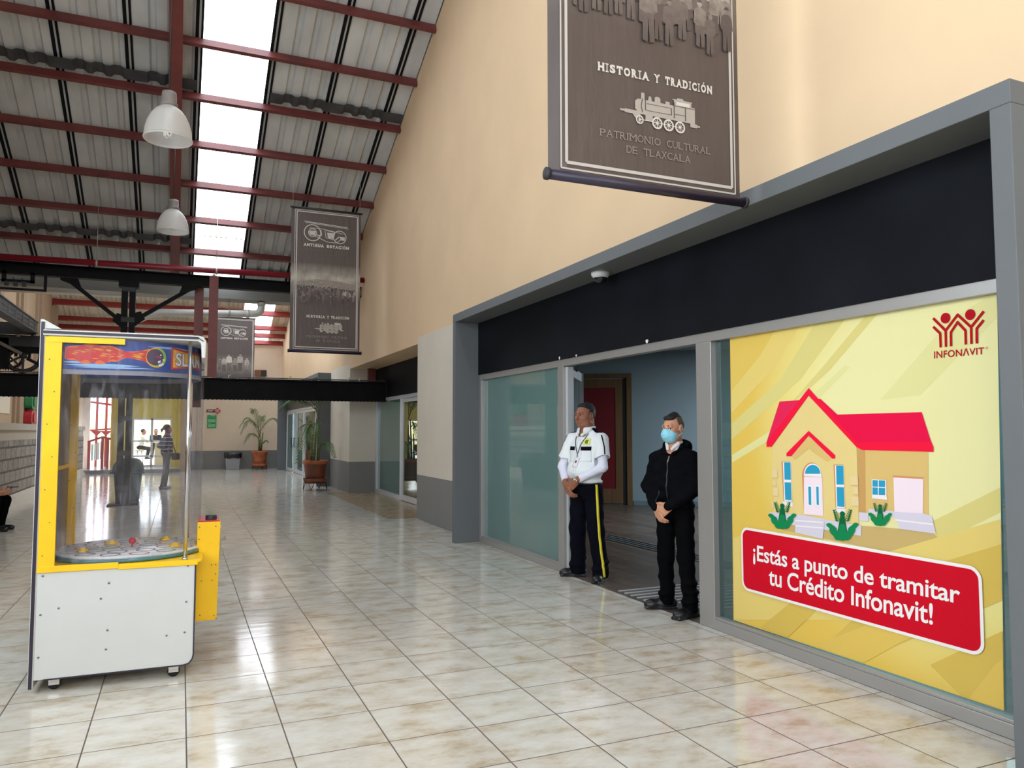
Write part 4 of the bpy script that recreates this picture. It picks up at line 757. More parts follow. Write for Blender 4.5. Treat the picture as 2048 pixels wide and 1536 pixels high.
        for i in range(26): figure(b, lambda a, c, d=.0058+.00002*i: (a*k, -d, c*q), rnd.uniform(.12, 1.2), .90+rnd.uniform(0, .08), rnd.uniform(.15, .2), rnd.choice((5, 3, 0)), rnd=rnd)
        b.build('crowd_print', mats, t)
    else:
        for i, (u, y, h) in enumerate(((.36, .92, .52), (.52, .95, .60), (.72, .92, .50), (.88, .95, .62), (1.10, .92, .52), (.22, .98, .40))): figure(b, lambda a, c, d=.004+.0003*i: (a*k, -d, c*q), u, y, h, (2, 4, 1, 2, 2, 0)[i], rnd=rnd)
        b.build('group_print', mats, t)
    return t
banner('large dark hanging banner nearest the camera, with crowd photo, white locomotive and stencil lettering', 1.887, 3.235, 3.8, 2.96, 5.76, 'near')
banner('dark hanging banner with wheel emblem and station photo, in the middle distance', 1.888, 3.245, 15.2, 3.06, 5.88, 'mid')
banner('most distant dark hanging banner, partly behind the red post, with five seated men', .94, 2.29, 28.0, 2.62, 5.42, 'far')

# ================================================================== THE LARGE POSTER ON THE SHOP GLASS
XP = 3.772
po = thing('poster', 'large yellow poster with red roofed house and red slogan panel on the shop glass', 'poster', (XP, 3.4, .15))
def lay(n): return lambda px, py: tuple(on_x(px, py, XP-.0007*n))
def quad(p00, p10, p11, p01, n):
    P = [np.array(on_x(*p, XP)) for p in (p00, p10, p11, p01)]
    def f(u, v):
        q = P[0]*(1-u)*(1-v)+P[1]*u*(1-v)+P[2]*u*v+P[3]*(1-u)*v; return (XP-.0007*n, q[1], q[2])
    return f
def poster_ground():
    m = bpy.data.materials.new('poster_yellow_print'); m.use_nodes = True; N = m.node_tree.nodes; L = m.node_tree.links; b_ = N['Principled BSDF']; b_.inputs['Roughness'].default_value = .5; b_.inputs['Specular IOR Level'].default_value = .2
    tc = N.new('ShaderNodeTexCoord'); vm = N.new('ShaderNodeVectorMath'); vm.operation = 'DISTANCE'; vm.inputs[1].default_value = (0, -.45, 1.35); L.new(tc.outputs['Object'], vm.inputs[0]); dv = N.new('ShaderNodeMath'); dv.operation = 'MULTIPLY'; dv.inputs[1].default_value = .70; L.new(vm.outputs['Value'], dv.inputs[0])
    rp = N.new('ShaderNodeValToRGB'); L.new(dv.outputs[0], rp.inputs[0]); e = rp.color_ramp.elements
    e[0].position = .5; e[0].color = lin((226, 219, 160)); e[1].position = 1.0; e[1].color = lin((221, 186, 84)); k = e.new(.70); k.color = lin((227, 213, 134))
    L.new(rp.outputs[0], b_.inputs['Base Color']); return m
b = MB((-1.5e-5, 0, 0)); f0 = lay(0); out = [(1460, 676), (1994, 587), (2009, 1422), (1467, 1240)]; n = 14
A_, B_, C_, D_ = [np.array(on_x(*p, XP)) for p in out]
vs = []
for j in range(n+1):
    for i in range(n+1):
        u, v = i/n, j/n; p = (D_*(1-u)+C_*u)*(1-v)+(A_*(1-u)+B_*u)*v; vs.append((XP, p[1], p[2]))
b.add(vs, [(j*(n+1)+i, j*(n+1)+i+1, (j+1)*(n+1)+i+1, (j+1)*(n+1)+i) for j in range(n) for i in range(n)]); b.build('poster_sheet', poster_ground(), po, world=True)
def clip(poly):                                     # keep art inside the sheet
    cx = sum(p[0] for p in out)/4; cy = sum(p[1] for p in out)/4; c = [(cx+(p[0]-cx)*.996, cy+(p[1]-cy)*.996) for p in out]
    for (ax, ay), (bx, by) in zip(c, c[1:]+c[:1]):
        res = []
        sd = lambda p: (bx-ax)*(p[1]-ay)-(by-ay)*(p[0]-ax)
        for p, q in zip(poly, poly[1:]+poly[:1]):
            s1_, s2_ = sd(p), sd(q)
            if s1_ >= 0: res.append(p)
            if s1_*s2_ < 0: t_ = s1_/(s1_-s2_); res.append((p[0]+(q[0]-p[0])*t_, p[1]+(q[1]-p[1])*t_))
        poly = res
        if len(poly) < 3: return None
    return poly
b = MB((-1.5e-5, 0, 0))
def band(pts, mi, n): 
    c = clip(pts)
    if c: flat(b, lay(n), c, mi)
band([(1440, 640), (1562, 640), (1520, 712), (1440, 810)], 0, 1); band([(1562, 640), (1608, 640), (1540, 745), (1440, 850), (1440, 810), (1520, 712)], 1, 1)
band([(1640, 630), (1700, 625), (1600, 760), (1440, 900), (1440, 868), (1560, 760)], 2, 1); band([(1740, 620), (1770, 610), (1660, 740), (1560, 830), (1640, 740)], 2, 1)
band([(1440, 940), (1440, 925), (1560, 850), (1690, 730), (1700, 735), (1580, 855)], 3, 1)
band([(1900, 640), (2030, 560), (2030, 600), (1840, 790), (1760, 800)], 3, 1)
band([(1830, 1060), (2030, 960), (2030, 1010), (1860, 1095)], 2, 1); band([(1440, 1080), (1540, 1060), (1720, 1120), (2030, 1030), (2030, 1100), (1760, 1240), (1440, 1240)], 1, 2)
band([(1800, 1150), (2030, 1080), (2030, 1190), (1700, 1330), (1640, 1300)], 4, 3); band([(1630, 1290), (1760, 1240), (1830, 1270), (1700, 1340)], 0, 4); band([(1860, 1330), (2030, 1250), (2030, 1330), (1930, 1400)], 4, 4); band([(1520, 1255), (1600, 1190), (1650, 1205), (1570, 1280)], 4, 4); band([(1990, 1330), (2030, 1300), (2030, 1440), (1920, 1420)], 0, 5)
b.build('background_bands', [M('band_'+str(i), c, .55, spec=.2) for i, c in enumerate(((219, 186, 90), (222, 197, 112), (213, 199, 124), (219, 212, 148), (209, 178, 84)))], po, world=True)
# logo
m_logo = M('logo_red', (172, 6, 26), .6, spec=.12); b = MB((-1.5e-5, 0, 0)); L7 = lambda x, y: (1420+x*.35162, 560+y*.35162); f6 = lay(6)
def strokes(paths, w):
    for P in paths:
        Q = [on_x(*L7(*p), XP) for p in P]
        fn = lambda y, z: (XP-.0042, y, z)
        line2(b, fn, [(q[1], q[2]) for q in Q], w)
        for q in Q[1:-1]: flat(b, fn, [(q[1]+w/2*math.cos(a), q[2]+w/2*math.sin(a)) for a in [2*math.pi*k/10 for k in range(10)]])
strokes([[(1272, 218), (1343, 288), (1345, 380)], [(1343, 288), (1411, 198), (1488, 268), (1490, 364)], [(1488, 268), (1560, 178)], [(1272, 266), (1312, 304), (1315, 383)], [(1374, 377), (1373, 298), (1411, 240), (1456, 288), (1458, 367)], [(1521, 361), (1520, 276), (1560, 228)]], .0145)
for c, r in (((1342, 217), .0285), ((1483, 197), .0285)):
    q = on_x(*L7(*c), XP); flat(b, lambda y, z: (XP-.0045, y, z), [(q[1]+r*math.cos(a), q[2]+r*math.sin(a)) for a in [2*math.pi*k/28 for k in range(28)]])
b.build('logo_emblem', m_logo, po, world=True)
b = MB((-1.5e-5, 0, 0)); put_text(b, 'INFONΛVIT', quad(L7(1277, 447), L7(1562, 422), L7(1562, 380), L7(1277, 404), 6), 0, 1, 0, 1, .012, 1.05); q = on_x(*L7(1577, 386), XP); ring_poly(b, lambda y, z: (XP-.0042, y, z), (q[1], q[2]), .004, .0058, 14); b.build('logo_lettering', m_logo, po, world=True)
# the house picture
hp = [M('house_'+n_, c, .6, spec=.12) for n_, c in (('wall', (222, 198, 130)), ('wall_side', (214, 180, 112)), ('roof', (226, 12, 66)), ('roof_edge', (236, 18, 58)), ('roof_left', (222, 34, 80)), ('window', (44, 150, 184)), ('white', (232, 224, 228)), ('door', (236, 216, 224)), ('stone', (224, 200, 150)), ('plant', (14, 128, 74)), ('plant_dark', (8, 96, 56)), ('soil', (196, 168, 108)), ('step', (208, 200, 214)), ('reveal', (204, 140, 96)), ('shade_wall', (196, 152, 92)))]
L8 = lambda x, y: (1500+x*.24082, 740+y*.24082)
b = MB((-1.5e-5, 0, 0))
def hpoly(pts, mi, n): flat(b, lay(n), [L8(*p) for p in pts], mi)
def earc(cx, cy, rx, ry, a0, a1, n=16): return [(cx+rx*math.cos(a0+(a1-a0)*i/n), cy-ry*math.sin(a0+(a1-a0)*i/n)) for i in range(n+1)]
hpoly([(270, 1330), (360, 1230), (900, 1290), (1500, 1340), (1570, 1400), (1588, 1450), (1560, 1510), (1480, 1560), (1100, 1500)], 11, 2)
hpoly([(890, 640), (1478, 670), (1482, 1240), (905, 1190)], 1, 3); hpoly([(890, 640), (955, 660), (962, 1185), (905, 1190)], 14, 4)
hpoly([(185, 635), (487, 215), (885, 630), (905, 1285), (640, 1245), (195, 1205)], 0, 5)
hpoly([(585, 240), (725, 370), (1425, 350), (1505, 600), (930, 610), (885, 600), (560, 240)], 2, 6); hpoly([(890, 600), (1505, 598), (1523, 638), (1523, 680), (930, 664), (885, 640)], 3, 7)
hpoly([(245, 262), (412, 250), (430, 262), (160, 600), (137, 600)], 4, 6)
hpoly([(137, 600), (487, 150), (890, 600), (930, 664), (884, 640), (487, 212), (180, 637), (137, 638)], 3, 8)
hpoly([(303, 690), (487, 505), (708, 708), (706, 738), (680, 734), (487, 545), (345, 715), (303, 716)], 3, 9); hpoly([(345, 716), (487, 548), (680, 734), (640, 760), (487, 650), (372, 745)], 1, 8)
for (x0, y0, x1, y1, ym) in ((265, 760, 348, 1095, 920), (697, 785, 788, 1150, 960)):
    hpoly([(x0-4, y0), (x1-12, y0), (x1+2, y1), (x0+14, y1-6)], 13, 8); hpoly([(x0+8, y0+6), (x1-8, y0+4), (x1, y1), (x0+20, y1-5)], 6, 9); hpoly([(x0+18, y0+8), (x1-12, y0+8), (x1-8, ym-8), (x0+22, ym-10)], 5, 10); hpoly([(x0+22, ym+12), (x1-8, ym+14), (x1-4, y1-12), (x0+28, y1-18)], 5, 10)
    hpoly([(x0+8, y1-2), (x1+6, y1+6), (x1+8, y1+40), (x0+10, y1+30)], 6, 9)
hpoly([(432, 880)]+[(q[0], q[1]) for q in earc(512, 880, 80, 112, math.pi, 0)]+[(598, 1212), (448, 1200)], 13, 8); hpoly([(448, 866)]+earc(520, 868, 72, 92, math.pi, 0)+[(596, 890), (448, 880)], 6, 9); hpoly(earc(521, 862, 64, 74, math.pi, 0), 5, 10)
hpoly([(448, 884), (600, 892), (608, 1212), (448, 1198)], 7, 9)
for x0, x1 in ((470, 525), (536, 588)): hpoly([(x0, 954), (x1, 960), (x1, 1135), (x0+2, 1125)], 6, 10); hpoly([(x0+14, 968), (x1-18, 972), (x1-16, 1122), (x0+18, 1116)], 5, 11)
for x0, y0, x1, y1 in ((182, 828, 226, 894), (188, 915, 214, 960), (190, 980, 232, 1046), (176, 1085, 192, 1142), (832, 880, 896, 956), (855, 972, 898, 1032), (842, 1050, 902, 1128)): hpoly([(x0, y0), (x1, y0+3), (x1+3, y1), (x0+3, y1-3)], 8, 9); hpoly([(x0+3, y1-3), (x1+3, y1), (x1+3, y1+5), (x0+3, y1+2)], 1, 9)
hpoly([(165, 1180), (440, 1205), (640, 1245), (925, 1292), (922, 1378), (640, 1330), (170, 1260)], 12, 6); hpoly([(905, 1180), (985, 1188), (985, 1256), (908, 1250)], 12, 6); hpoly([(985, 1152), (1480, 1200), (1482, 1260), (985, 1190)], 12, 5)
hpoly([(380, 1240), (620, 1256), (604, 1402), (374, 1350)], 12, 10); hpoly([(376, 1256), (600, 1272), (620, 1262), (384, 1244)], 6, 11); hpoly([(376, 1300), (606, 1318), (612, 1306), (378, 1288)], 6, 11)
hpoly([(1012, 908), (1132, 914), (1134, 1056), (1014, 1046)], 6, 6); hpoly([(1018, 914), (1122, 918), (1122, 1040), (1018, 1034)], 5, 7); hpoly([(1063, 914), (1070, 914), (1070, 1040), (1063, 1040)], 6, 8); hpoly([(1018, 968), (1122, 974), (1122, 980), (1018, 974)], 6, 8); hpoly([(1014, 1040), (1136, 1050), (1140, 1078), (1014, 1066)], 6, 8)
hpoly([(1186, 876), (1442, 892), (1438, 910), (1190, 900)], 13, 6); hpoly([(1192, 892), (1440, 906), (1436, 1200), (1200, 1176)], 7, 6); hpoly([(1198, 1178), (1440, 1190), (1510, 1215), (1545, 1360), (1235, 1318), (1232, 1270), (1200, 1240)], 12, 7); hpoly([(1205, 1238), (1520, 1275), (1525, 1290), (1210, 1252)], 6, 8)
rp_ = random.Random(4)
for cx, cy, s in ((268, 1215, 1.0), (768, 1295, 1.15), (1082, 1205, .85)):
    for sx in (-1, 1):
        for dx, dy, r1, r2, an in ((75, 10, 38, 16, .5), (60, 45, 42, 24, .8), (38, 70, 34, 26, 1.2), (95, -5+rp_.uniform(-4, 4), 22, 15, .2)):
            pts = [(cx+sx*s*dx+s*(r1*math.cos(t)*math.cos(an)-r2*math.sin(t)*math.sin(an))*sx, cy+s*dy+s*(-r1*math.cos(t)*math.sin(an)-r2*math.sin(t)*math.cos(an))) for t in [2*math.pi*k/16 for k in range(16)]]; hpoly(pts, 9, 12)
        for j in range(6):
            y = cy-s*(105-j*14); ln = s*(18+j*2); bx = cx+sx*s*(52-j*5); hpoly([(bx, y), (bx+sx*ln*.6, y-s*14), (bx+sx*ln, y-s*9), (bx+sx*ln*.5, y+s*3)], 10, 13); hpoly([(bx, y), (bx-sx*ln*.4, y-s*16), (bx-sx*ln*.2, y-s*20), (bx+sx*4, y-s*4)], 9, 13)
    hpoly([(cx+s*18*math.cos(t), cy-s*88+s*18*math.sin(t)) for t in [2*math.pi*k/14 for k in range(14)]], 10, 13)
    hpoly([(cx-s*14, cy-s*75), (cx+s*14, cy-s*75), (cx+s*34, cy+s*40), (cx-s*34, cy+s*40)], 10, 11); hpoly([(cx+s*46*math.cos(t), cy+s*72+s*34*math.sin(t)) for t in [2*math.pi*k/18 for k in range(18)]], 9, 13); hpoly([(cx+s*26*math.cos(t), cy+s*20+s*36*math.sin(t)) for t in [2*math.pi*k/18 for k in range(18)]], 9, 12)
b.build('house_picture', hp, po, world=True)
# slogan panel
S = lambda x, y: (1420+x*.34889, 1000+y*.34889)
QP = [np.array(on_x(*p, XP)) for p in (S(187, 512), S(1577, 900), S(1570, 385), S(187, 153))]
def rounded(n, grow, r=.07):
    y0 = (QP[0][1]+QP[3][1])/2; y1 = (QP[1][1]+QP[2][1])/2; zb_ = (QP[0][2]+QP[1][2])/2; zt = (QP[3][2]+QP[2][2])/2
    pts = []
    for cy, cz, a0 in ((y1+r, zt-r, math.pi/2), (y1+r, zb_+r, math.pi), (y0-r, zb_+r, -math.pi/2), (y0-r, zt-r, 0)):
        for i in range(9):
            a = a0+math.pi/2*i/8; rr = r-grow; pts.append((XP-.0007*n, cy+rr*math.cos(a), cz+rr*math.sin(a)))
    return pts
b = MB((-1.5e-5, 0, 0)); b.add(rounded(15, 0), [tuple(range(36))], 0); b.add(rounded(16, .018), [tuple(range(36))], 1); b.build('slogan_panel', [M('panel_white', (236, 232, 230), .4), M('panel_red', (200, 6, 34), .6, spec=.12)], po, world=True)
m_slog = M('slogan_white', (232, 230, 228), .6, spec=.2)
def put_words(body, fn, bold, spacing, name, mat, par):     # one part per word, all fitted together into one line
    tot = text_geo(body, bold, spacing)[0]; lo, hi = tot.min(0), tot.max(0); x = lo[0]; pre = ''
    for w in body.split(' '):
        v, f = text_geo(w, bold, spacing); full = text_geo((pre+' '+w).strip(), bold, spacing)[0]; x1 = full[:, 0].max()-full[:, 0].min()+lo[0]; x0 = x1-(v[:, 0].max()-v[:, 0].min()); pre = (pre+' '+w).strip()
        b = MB(); b.add([fn((x0+a-v[:, 0].min()-lo[0])/(hi[0]-lo[0]), (c-lo[1])/(hi[1]-lo[1])) for a, c in v], f); b.build(name, mat, par, world=True)
put_words('¡Estás a punto de tramitar', quad(S(255, 372), S(1443, 630), S(1443, 487), S(255, 255), 18), .016, .98, 'slogan_lettering', m_slog, po)
put_words('tu Crédito Infonavit!', quad(S(345, 486), S(1287, 716), S(1287, 592), S(345, 385), 18), .016, .98, 'slogan_lettering', m_slog, po)

# ================================================================== THE ARCADE CABINET
ac = thing('arcade_cabinet', 'tall white and yellow arcade redemption cabinet with clear rounded dome', 'arcade machine', (-.755, 5.165, 0), R(-1.2))
def P(name, mb, mat, par=ac, bevel=0.0): return mb.build(name, mat, par, bevel)
D_ = .93; CY = .465
prof = [(.012, .075), (.80, .075), (.83, .083), (.848, .105), (.855, .135), (.855, .692), (.012, .692)]
b = MB(); b.prism([(x, 0, z) for x, z in prof], (0, D_, 0)); P('base_cabinet', b, m_white, bevel=.004)
b = MB()
for y in (-.004, D_-.006):
    for (x0, z0), (x1, z1) in list(zip(prof[1:], prof[2:6])): b.bar((x0, y+.004, z0), (x1, y+.004, z1), .008, .010, (0, 1, 0))
    b.bar((.06, y+.004, .075), (.80, y+.004, .075), .008, .006, (0, 1, 0))
P('edge_trim', b, m_trim_dark)
b = MB(); b.prism([(-.016, 0, .03), (.012, 0, .03), (.012, 0, 2.10), (.035, 0, 2.10), (.095, 0, 2.10), (.0, 0, 2.155), (-.016, 0, 2.155)], (0, D_, 0)); P('back_panel', b, m_white, bevel=.003)
b = MB(); b.box(-.012, .006, -.004, .0, .03, 2.14); b.box(-.012, .006, D_, D_+.004, .03, 2.14); P('edge_trim', b, m_trim_dark)
b = MB(); b.box(.013, .03, .02, .955, .70, 2.04); P('back_wall', b, M('dark_blue_art', (62, 66, 100), .25, var=.5, scale=3, stretch=(1, 4, 1)))
b = MB(); b.box(.013, .034, .03, .94, 1.25, 1.275); P('back_rail', b, m_yellow)
for nm, y0, y1 in (('side_post', -.003, .016), ('side_post', D_-.03, D_)):
    x1_ = .098 if y0 < .1 else .078; b = MB(); b.box(.012, x1_, y0, y1, .70, 2.055)
    for k in range(7): b.lathe([(.001, 0), (.004, 0), (.004, .003)], (.036+.03*(k % 2), y0-.002, .78+.19*k), 8, 1, 'y')
    P(nm, b, [m_yellow, m_screw], bevel=.002)
def ushape(y_in, n=26, x0=.10, r=None):
    r = r or (CY-y_in); pts = [(x0, CY-r)]+[(.43*i/8+x0*(1-i/8), CY-r) for i in range(1, 8)]
    pts += [(.43+r*math.sin(math.pi*i/n), CY-r*math.cos(math.pi*i/n)) for i in range(n+1)]; pts += [(x0, CY+r)]; return pts
b = MB(); u_ = ushape(.012)
b.add([(x, y, .712) for x, y in u_]+[(x, y, 2.05) for x, y in u_], [(i, i+1, len(u_)+i+1, len(u_)+i) for i in range(len(u_)-1)], 0, True); P('dome_glass', b, m_acryl)
# deck plate with rounded front and yellow lips
b = MB(); dk = [(.012, -.006)]+[(.012, -.006)]+[(.86, -.006)]+[(.875+.02*math.sin(a), .02-.026*math.cos(a)) for a in [math.pi/2*i/5 for i in range(6)]]+[(.895, D_-.02), (.86, D_+.006), (.012, D_+.006)]
b.prism([(x, y, .692) for x, y in dk[1:]], (0, 0, .016)); b.box(.012, .43, -.010, -.002, .683, .720); b.box(.43, .868, -.009, -.002, .676, .698); P('deck_plate', b, m_yellow, bevel=.002)
b = MB(); b.box(.03, .43, -.006, .004, 2.022, 2.056); P('top_rail', b, m_yellow)
b = MB(); b.prism([(-.0, -.012, 2.06), (.84, -.012, 2.06), (.858, -.012, 2.045), (.862, -.012, 1.955), (.885, -.012, 1.955), (.888, -.012, 2.062), (.87, -.012, 2.088), (.84, -.012, 2.095), (.0, -.012, 2.095)], (0, D_+.024, 0)); P('roof_board', b, m_white, bevel=.006)
b = MB(); b.bar((.0, -.013, 2.079), (.842, -.013, 2.079), .004, .016); b.bar((.842, -.013, 2.079), (.871, -.013, 2.06), .004, .014, (0, 1, 0)); P('roof_trim', b, m_trim_dark)
for y in (.015, D_-.015):
    b = MB(); b.tube([(.795, y, .705), (.795, y, 2.06)], .0115, 14); b.lathe([(.0115, 0), (.018, 0), (.018, .012), (.0115, .014)], (.795, y, .708), 14); P('support_pole', b, m_steel)
# rounded marquee with flaming ball and lettering, inside the dome
uu = ushape(.03); cum = [0.0]
for p, q in zip(uu, uu[1:]): cum.append(cum[-1]+math.dist(p, q))
LTOT = cum[-1]
def um(s, z, off=0.0):
    s = max(0, min(LTOT-1e-6, s)); i = max(k for k in range(len(cum)-1) if cum[k] <= s); t = (s-cum[i])/(cum[i+1]-cum[i]); x = uu[i][0]*(1-t)+uu[i+1][0]*t; y = uu[i][1]*(1-t)+uu[i+1][1]*t
    dx, dy = uu[i+1][0]-uu[i][0], uu[i+1][1]-uu[i][1]; l = math.hypot(dx, dy); return (x+dy/l*off, y-dx/l*off, z)
def strip(mb, lo, hi, s0, s1, mi, off, n=30):
    S_ = [s0+(s1-s0)*i/n for i in range(n+1)]; v = [um(s, lo(s), off) for s in S_]+[um(s, hi(s), off) for s in S_]
    return mb.add(v, [(i, i+1, n+2+i, n+1+i) for i in range(n)], mi)
b = MB(); strip(b, lambda s: 1.868, lambda s: 2.05, 0, LTOT, 0, 0, 70)
for a, z0, am, s0, s1 in ((.0, 2.035, .006, 0, .30), (.0, 1.895, .010, 0, .42), (.1, 1.882, .006, .05, .5), (.2, 2.02, .007, .45, .75), (.0, 1.91, .006, .0, .12)): strip(b, lambda s: z0-am*math.sin(math.pi*(s-s0)/(s1-s0)), lambda s: z0+am*math.sin(math.pi*(s-s0)/(s1-s0)), s0, s1, 1, .0012)
fl_ = lambda s, g=1.0: (.046*math.sin(math.pi*min(1, (s+.02)/.36))**.7*g+.012 if s < .33 else .020+.030*max(0, (s-.38)/.10)) if s < .46 else .04
strip(b, lambda s: 1.962-fl_(s)*(1+.10*math.sin(s*70)), lambda s: 1.964+fl_(s)*(1+.08*math.sin(s*55)), .01, .50, 2, .0016, 60)
strip(b, lambda s: 1.958-fl_(s)*.72*(1+.2*math.sin(s*90)), lambda s: 1.966+fl_(s)*.75*(1+.15*math.sin(s*80)), .015, .48, 3, .002, 60)
rq = random.Random(2)
for k in range(36):
    s = rq.uniform(.03, .40); z = 1.962+rq.uniform(-.6, .6)*fl_(s); ln = rq.uniform(.02, .06); strip(b, lambda q: z-.002*math.sin(math.pi*(q-s)/ln)-.1*(q-s), lambda q: z+.003*math.sin(math.pi*(q-s)/ln)-.1*(q-s), s, s+ln, 4 if k % 3 else 2, .0024, 6)
def disc(s0, z0, r, mi, off): strip(b, lambda s: z0-math.sqrt(max(0, r*r-(s-s0)**2)), lambda s: z0+math.sqrt(max(0, r*r-(s-s0)**2)), s0-r, s0+r, mi, off, 24)
disc(.505, 1.955, .062, 4, .0028); disc(.51, 1.955, .056, 5, .0032); disc(.498, 1.957, .051, 6, .0036)
for (p, q, mi) in (((.515, 1.925), (.555, 1.945), 7), ((.52, 1.905), (.548, 1.918), 7), ((.50, 1.962), (.535, 1.955), 3), ((.527, 1.968), (.535, 1.976), 7)):
    line2(b, lambda s, z: um(s, z, .0044), [p, q], .013 if mi == 7 and q[1] < 1.95 else .006, mi)
b_off = .0030
strip(b, lambda s: 1.885+.02*math.sin((s-.60)*8), lambda s: 2.03-.02*math.sin((s-.60)*8), .60, .90, 3, .0026); strip(b, lambda s: 1.897+.02*math.sin((s-.60)*8), lambda s: 2.017-.02*math.sin((s-.60)*8), .613, .89, 4, .0032)
put_text(b, 'SLAM', lambda u, v: um(.628+u*.25, 1.908+v*.09, .0038), 0, 1, 0, 1, .055, .98, 8); put_text(b, 'SLAM', lambda u, v: um(.630+u*.248, 1.913+v*.082, .0046), 0, 1, 0, 1, .02, .98, 7)
P('marquee', b, [M('marquee_blue', (36, 70, 150), .3, var=.25, scale=4), M('marquee_pale', (150, 190, 226), .3), M('flame_orange', (226, 112, 42), .35), M('flame_red', (206, 42, 38), .35), M('flame_yellow', (240, 176, 44), .35), M('ball_green', (120, 190, 60), .35), M('ball_violet', (74, 52, 84), .35), M('marquee_white', (226, 228, 232), .35), M('letter_black', (30, 26, 34), .4)])
b = MB(); strip(b, lambda s: 1.838, lambda s: 1.868, 0, LTOT, 0, -.004, 70); P('marquee_skirt', b, M('frosted_skirt', (140, 142, 156), .35))
# turntable playfield
c_ = (.455, CY)
b = MB(); b.lathe([(.001, .748), (.437, .748), (.44, .744), (.44, .728), (.43, .728), (.43, .744), (.001, .744)], (*c_, 0), 64); pf = P('playfield_disc', b, M('playfield_white', (222, 222, 218), .3))
b = MB(); b.lathe([(.443, .712), (.45, .712), (.45, .732), (.443, .732)], (*c_, 0), 64); P('glass_rim', b, M('blue_glass_edge', (70, 126, 140), .15))
b = MB(); cols = 4
for rr, n_, of in ((.36, 14, 0), (.235, 9, .3), (.11, 4, .1)):
    for k in range(n_):
        a = 2*math.pi*k/n_+of; ring_poly(b, lambda x, y: (x, y, .7492), (c_[0]+rr*math.cos(a), c_[1]+rr*math.sin(a)), .048, .058, 22, (k+n_) % cols)
b.build('target_rings', [M('ring_blue', (58, 78, 120), .4), M('ring_red', (190, 72, 78), .4), M('ring_green', (84, 130, 110), .4), M('ring_violet', (120, 90, 140), .4)], pf)
for x, y, r in ((.20, .33, .032), (.33, .62, .04), (.73, .34, .038), (.66, .68, .03)):
    b = MB(); b.lathe([(.001, .772), (r*.5, .772), (r*.55, .76), (r, .758), (r, .749)], (x, y, 0), 20); b.build('target_cap', m_yellow, pf)
b = MB(); b.ball((.47, .44, .785), .022, 16); b.tube([(.47, .44, .748), (.47, .44, .77)], .004, 8); b.build('red_ball', M('ball_red', (206, 52, 66), .25), pf)
# front control box
cb = MB(); cb.prism([(.86, .30, .262), (.99, .30, .262), (1.003, .30, .90), (.86, .30, .90)], (0, .38, 0)); ctl = P('control_box', cb, m_yellow, bevel=.004)
b = MB(); b.box(.865, .998, .315, .665, .90, .907); b.build('control_panel', M('control_red', (176, 36, 48), .4), ctl)
b = MB(); b.lathe([(.001, .935), (.032, .935), (.036, .929), (.036, .908)], (.945, .40, 0), 22); b.build('push_button', m_dark, ctl)
b = MB(); b.box(.995, 1.013, .40, .54, .64, .85); b.lathe([(.001, .03), (.012, .03), (.012, .0)], (1.01, .44, .77), 12, 0, 'x'); b.box(1.01, 1.035, .40, .43, .70, .72); b.build('coin_slot', m_alu, ctl)
b = MB()
for x, z in ((.885, .85), (.985, .85), (.885, .77), (.882, .66), (.965, .60), (.99, .60), (.905, .50), (.97, .50), (.985, .27), (1.0, .25), (.90, .28), (.99, .54)): b.lathe([(.001, 0), (.004, 0), (.004, .003)], (x-.012, .297, z+.02), 8, 0, 'y')
b.build('box_screws', m_screw, ctl)
for x, z in ((.03, .665), (.80, .672), (.37, .60), (.33, .512), (.115, .475), (.025, .445), (.795, .455), (.37, .325), (.69, .262), (.79, .272), (.022, .205), (.365, .215)): b = MB(); b.lathe([(.001, -.002), (.0055, -.002), (.0055, .002), (.001, .002)], (x+.012, -.003, z), 10, 0, 'y'); P('panel_screw', b, m_screw)
for x, y in ((.11, .06), (.745, .05), (.11, .92), (.745, .92)):
    b = MB(); b.lathe([(.001, -.012), (.03, -.012), (.035, -.006), (.035, .006), (.03, .012), (.001, .012)], (x, y, .035), 20, 0, 'y'); w_ = P('caster', b, m_rubber)
    b = MB(); b.box(x-.028, x+.028, y-.02, y-.015, .03, .078); b.box(x-.028, x+.028, y+.015, y+.02, .03, .078); b.box(x-.035, x+.035, y-.03, y+.03, .070, .078); b.build('caster_fork', m_steel, w_)

# ================================================================== BINS AND POTTED PALMS
def bin_body(mb, x0, x1, y0, y1, h, t=.88, mi=0):
    cx, cy = (x0+x1)/2, (y0+y1)/2; v = []
    for z, s in ((0, t), (h, 1)):
        for x, y in ((x0, y0), (x1, y0), (x1, y1), (x0, y1)): v.append((cx+(x-cx)*s, cy+(y-cy)*s, z))
    return mb.add(v, [(3, 2, 1, 0), (4, 5, 6, 7), (0, 1, 5, 4), (1, 2, 6, 5), (2, 3, 7, 6), (3, 0, 4, 7)], mi)
tb = thing('trash_bin', 'small grey bin with a black bag folded over its rim, by the end wall', 'trash bin', (1.865, 31.65, 0))
b = MB(); bin_body(b, -.27, .27, -.2, .2, .58, .86); b.build('bin_body', M('bin_grey', (150, 154, 158), .5), tb, bevel=.015)
b = MB(); rq = random.Random(9); n = 36; vs = []
for j, (z, s) in enumerate(((.44, 1.05), (.50, 1.13), (.60, 1.16), (.66, 1.08), (.645, .95), (.55, .9))):
    for k in range(n):
        a = 2*math.pi*k/n; ex = .28*math.copysign(abs(math.cos(a))**.45, math.cos(a)); ey = .21*math.copysign(abs(math.sin(a))**.45, math.sin(a)); w = 1+rq.uniform(-.05, .05); vs.append((ex*s*w, ey*s*w, z+rq.uniform(-.022, .022)))
b.add(vs, [(j*n+k, j*n+(k+1) % n, (j+1)*n+(k+1) % n, (j+1)*n+k) for j in range(5) for k in range(n)], 0, True); b.build('bin_bag', M('black_bag', (24, 24, 26), .25), tb)
